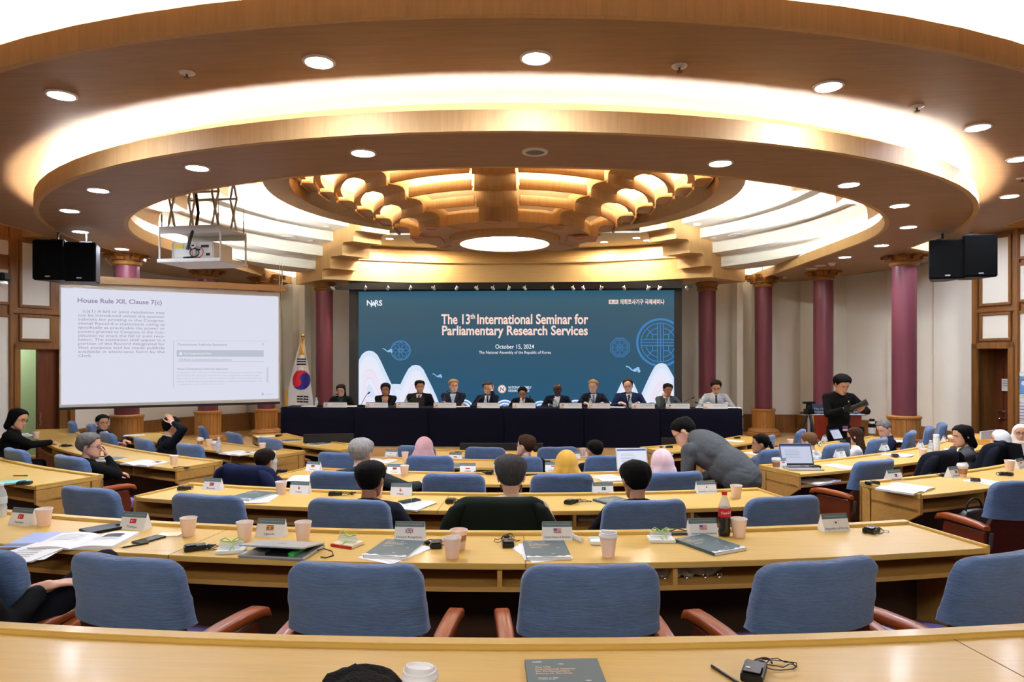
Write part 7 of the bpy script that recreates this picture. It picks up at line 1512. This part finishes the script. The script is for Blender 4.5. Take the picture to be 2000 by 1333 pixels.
tp_ = onD(1580, 700, 10.7); tz = floor_z(tp_.x, tp_.y); o = empty('tripod', (tp_.x, tp_.y, tz), R(20), 'black camera tripod left of the photographer', 'tripod'); hh = onD(1580, 812, 10.7).z - tz
for k in range(3):
    a = k * 2 * pi / 3 + .5; m = MB(); m.tube([(.03 * cos(a), .03 * sin(a), hh), (.2 * cos(a), .2 * sin(a), hh * .5), (.36 * cos(a), .36 * sin(a), .0)], [.02, .017, .012], 8); m.build('leg', BLACK, o, smooth=True)
m = MB(); m.tube([(0, 0, hh * .45), (0, 0, hh + .03)], .022, 10); m.build('column', mat('tripod grey', (170, 170, 172), .4), o, smooth=True)
m = MB(); m.box((0, 0, hh + .06), (.12, .1, .08)); m.cap((0, 0, hh + .1), (0, 0, hh + .16), .05, .045, 12); m.box((0, .0, hh + .2), (.17, .09, .03)); m.cap((-.1, 0, hh + .05), (-.16, 0, hh + .04), .014, .012, 8); m.build('head', BLK2, o, smooth=True, angle=40)
hd_ = pp_; o = empty('camera', onD(1658, 799, 10.55 - .4), R(155), 'black camera with long lens held by the photographer', 'camera')
m = MB(); m.box((0, 0, 0), (.14, .07, .1)); m.box((0, .0, .06), (.05, .05, .03)); m.build('body', BLK2, o, bevel=.012)
m = MB(); ax = Vector((-.86, .1, .42)).normalized(); q0 = Vector((-.02, .0, .0)); m.cap(q0, q0 + ax * .1, .04, .038, 14); m.cap(q0 + ax * .1, q0 + ax * .19, .036, .04, 14); m.tube([q0 + ax * .18, q0 + ax * .25], [.042, .052], 14); m.build('lens', mat('lens black', (26, 26, 28), .3), o, smooth=True, angle=40)
tl_ = onZ(1703, 847, DZ[1]); 
lo = empty('lens', tl_, 0, 'large white telephoto lens standing on the right wing desk', 'lens'); m = MB(); m.lathe([(.001, 0), (.055, 0), (.056, .1), (.044, .11), (.044, .2), (.001, .2)], seg=24); m.build('barrel', BWHITE, lo, smooth=True, angle=40); m = MB(); m.lathe([(.057, .1), (.058, .105), (.058, .155), (.046, .165)], seg=24, caps=False); m.box((.055, 0, .15), (.03, .03, .06)); m.lathe([(.04, .2), (.04, .235), (.036, .24), (.001, .24)], seg=20); m.build('grip', BLK2, lo, smooth=True, angle=40)
lb_ = onZ(1683, 848, DZ[1]); lo = empty('lens', lb_, 0, 'short black lens left of the white telephoto lens', 'lens'); m = MB(); m.lathe([(.001, 0), (.045, 0), (.046, .06), (.04, .09), (.043, .12), (.001, .12)], seg=20); m.build('barrel', BLK2, lo, smooth=True, angle=40)
mp = onD(1932, 846, 9.0); o = empty('monitor', mp - Vector((0, 0, .12)), R(35), 'pale screen back standing before the right door', 'monitor'); m = MB(); m.box((0, 0, .1), (.48, .02, .1)); m.build('panel', mat('pale lilac panel', (196, 198, 220), .5), o); m = MB(); m.box((0, .02, -.2), (.5, .3, .5)); m.build('stand', DESKE, o)
# notices on the right wall
P0 = Vector((7.7, 11.66, 0)); du = Vector((sin(R(25)), -cos(R(25)), 0)); nn = Vector((-du.y, du.x, 0)); nn = nn if nn.dot(Vector((0, 8, 0)) - P0) > 0 else -nn
def notice(x0, x1, y0, y1, col, label, lines=4, blue=None, back=0.0):
    A = onP(x0, (y0 + y1) / 2, P0 + nn * back, nn); B = onP(x1, (y0 + y1) / 2, P0 + nn * back, nn); W = (B - A).length; H = abs(onP(x0, y0, P0 + nn * back, nn).z - onP(x0, y1, P0 + nn * back, nn).z); c = (A + B) / 2 + nn * .025
    o = empty('notice', c, atan2(du.y, du.x) , label, 'notice', 'paper notices by the right door'); ny = 1 if (Matrix.Rotation(atan2(du.y, du.x), 4, 'Z') @ Vector((0, 1, 0))).dot(nn) > 0 else -1
    m = MB(); m.box((0, 0, 0), (W, .004, H)); m.build('sheet', mat('notice %d %d' % col[:2], col, .6), o)
    m = MB()
    for k in range(lines): m.box((0, ny * .0026, H * (.32 - .18 * k)), (W * .7, .001, H * .05))
    if blue: m.mi = 1; m.lathe([(.001, -.0005), (W * .22, -.0005), (W * .22, .0005), (.001, .0005)], (0, ny * .003, H * .1), 16, M=Matrix.Rotation(pi / 2, 4, 'X'))
    m.build('print', [PRTM, WHT], o)
notice(1958.5, 1972, 740.5, 764, (232, 232, 228), 'white notice fixed on the right door', 3, back=-.37); notice(1991, 2012, 736, 769, (96, 150, 206), 'blue notice at the right edge', 2, True); notice(1992, 2012, 771, 787, (226, 228, 222), 'pale notice under the blue one', 2); notice(1990, 2012, 788, 822, (222, 214, 226), 'lilac notice at the right edge', 5); notice(1991, 2012, 727, 735, (228, 228, 228), 'thin white notice above the blue one', 1); notice(1990, 2012, 824, 846, (228, 228, 226), 'lowest white notice at the right edge', 3)
o = empty('wall_camera', onP(3, 543, Vector((-7.7, 11.66, 0)), Vector((cos(R(25)), sin(R(25)), 0)) * -1) + Vector((.08, -.08, 0)), 0, 'small black camera fixed on the left panelled wall', 'camera'); m = MB(); m.box((0, 0, 0), (.14, .14, .1)); m.build('body', BLK2, o, bevel=.02); m = MB(); m.lathe([(.05, 0), (.055, -.03), (.03, -.06), (.001, -.07)], (0, 0, -.05), 16); m.build('dome', BWHITE, o, smooth=True)

h_, hy_ = CH[(3, 1993)]; o = empty('handbag', h_ + Vector((-sin(hy_) * .3 - .08, cos(hy_) * .3, .485)), hy_ + .3, 'black leather handbag lying on the seat of the right edge chair', 'bag'); m = MB(); rows = []
for z, w_, d_ in ((0, .15, .07), (.03, .16, .085), (.1, .155, .075), (.16, .14, .045), (.185, .12, .025)): rows.append([Vector((w_ * math.copysign(abs(cos(a)) ** .5, cos(a)), d_ * math.copysign(abs(sin(a)) ** .6, sin(a)), z + .006 * noise.noise(Vector((a, z * 20, 1))))) for a in [2 * pi * k / 32 for k in range(32)]])
m.grid(rows, closed_v=True, caps=True); m.build('body', mat('black leather', (16, 16, 17), .35, bump=(80, .3)), o, smooth=True, angle=60); m = MB(); m.tube([(.1 * cos(t * pi / 10), 0, .17 + .1 * sin(t * pi / 10)) for t in range(11)], .007, 8); m.build('strap', BLK2, o, smooth=True); m = MB(); m.tube([(.02 * cos(t * pi / 6), -.088, .09 + .014 * sin(t * pi / 6)) for t in range(13)], .003, 6); m.build('clasp', mat('gold', (206, 168, 70), .25, .9), o)
ph_ = onD(1657, 866, 8.55); o = empty('phone', ph_, R(20), 'dark phone held up by the woman with long brown hair', 'phone'); m = MB(); m.box((0, 0, 0), (.074, .009, .15)); m.build('body', BLK2, o, bevel=.003); m = MB(); m.box((0, .005, 0), (.068, .001, .142)); m.build('screen', mat('phone glass dim', (50, 52, 60), .1), o)
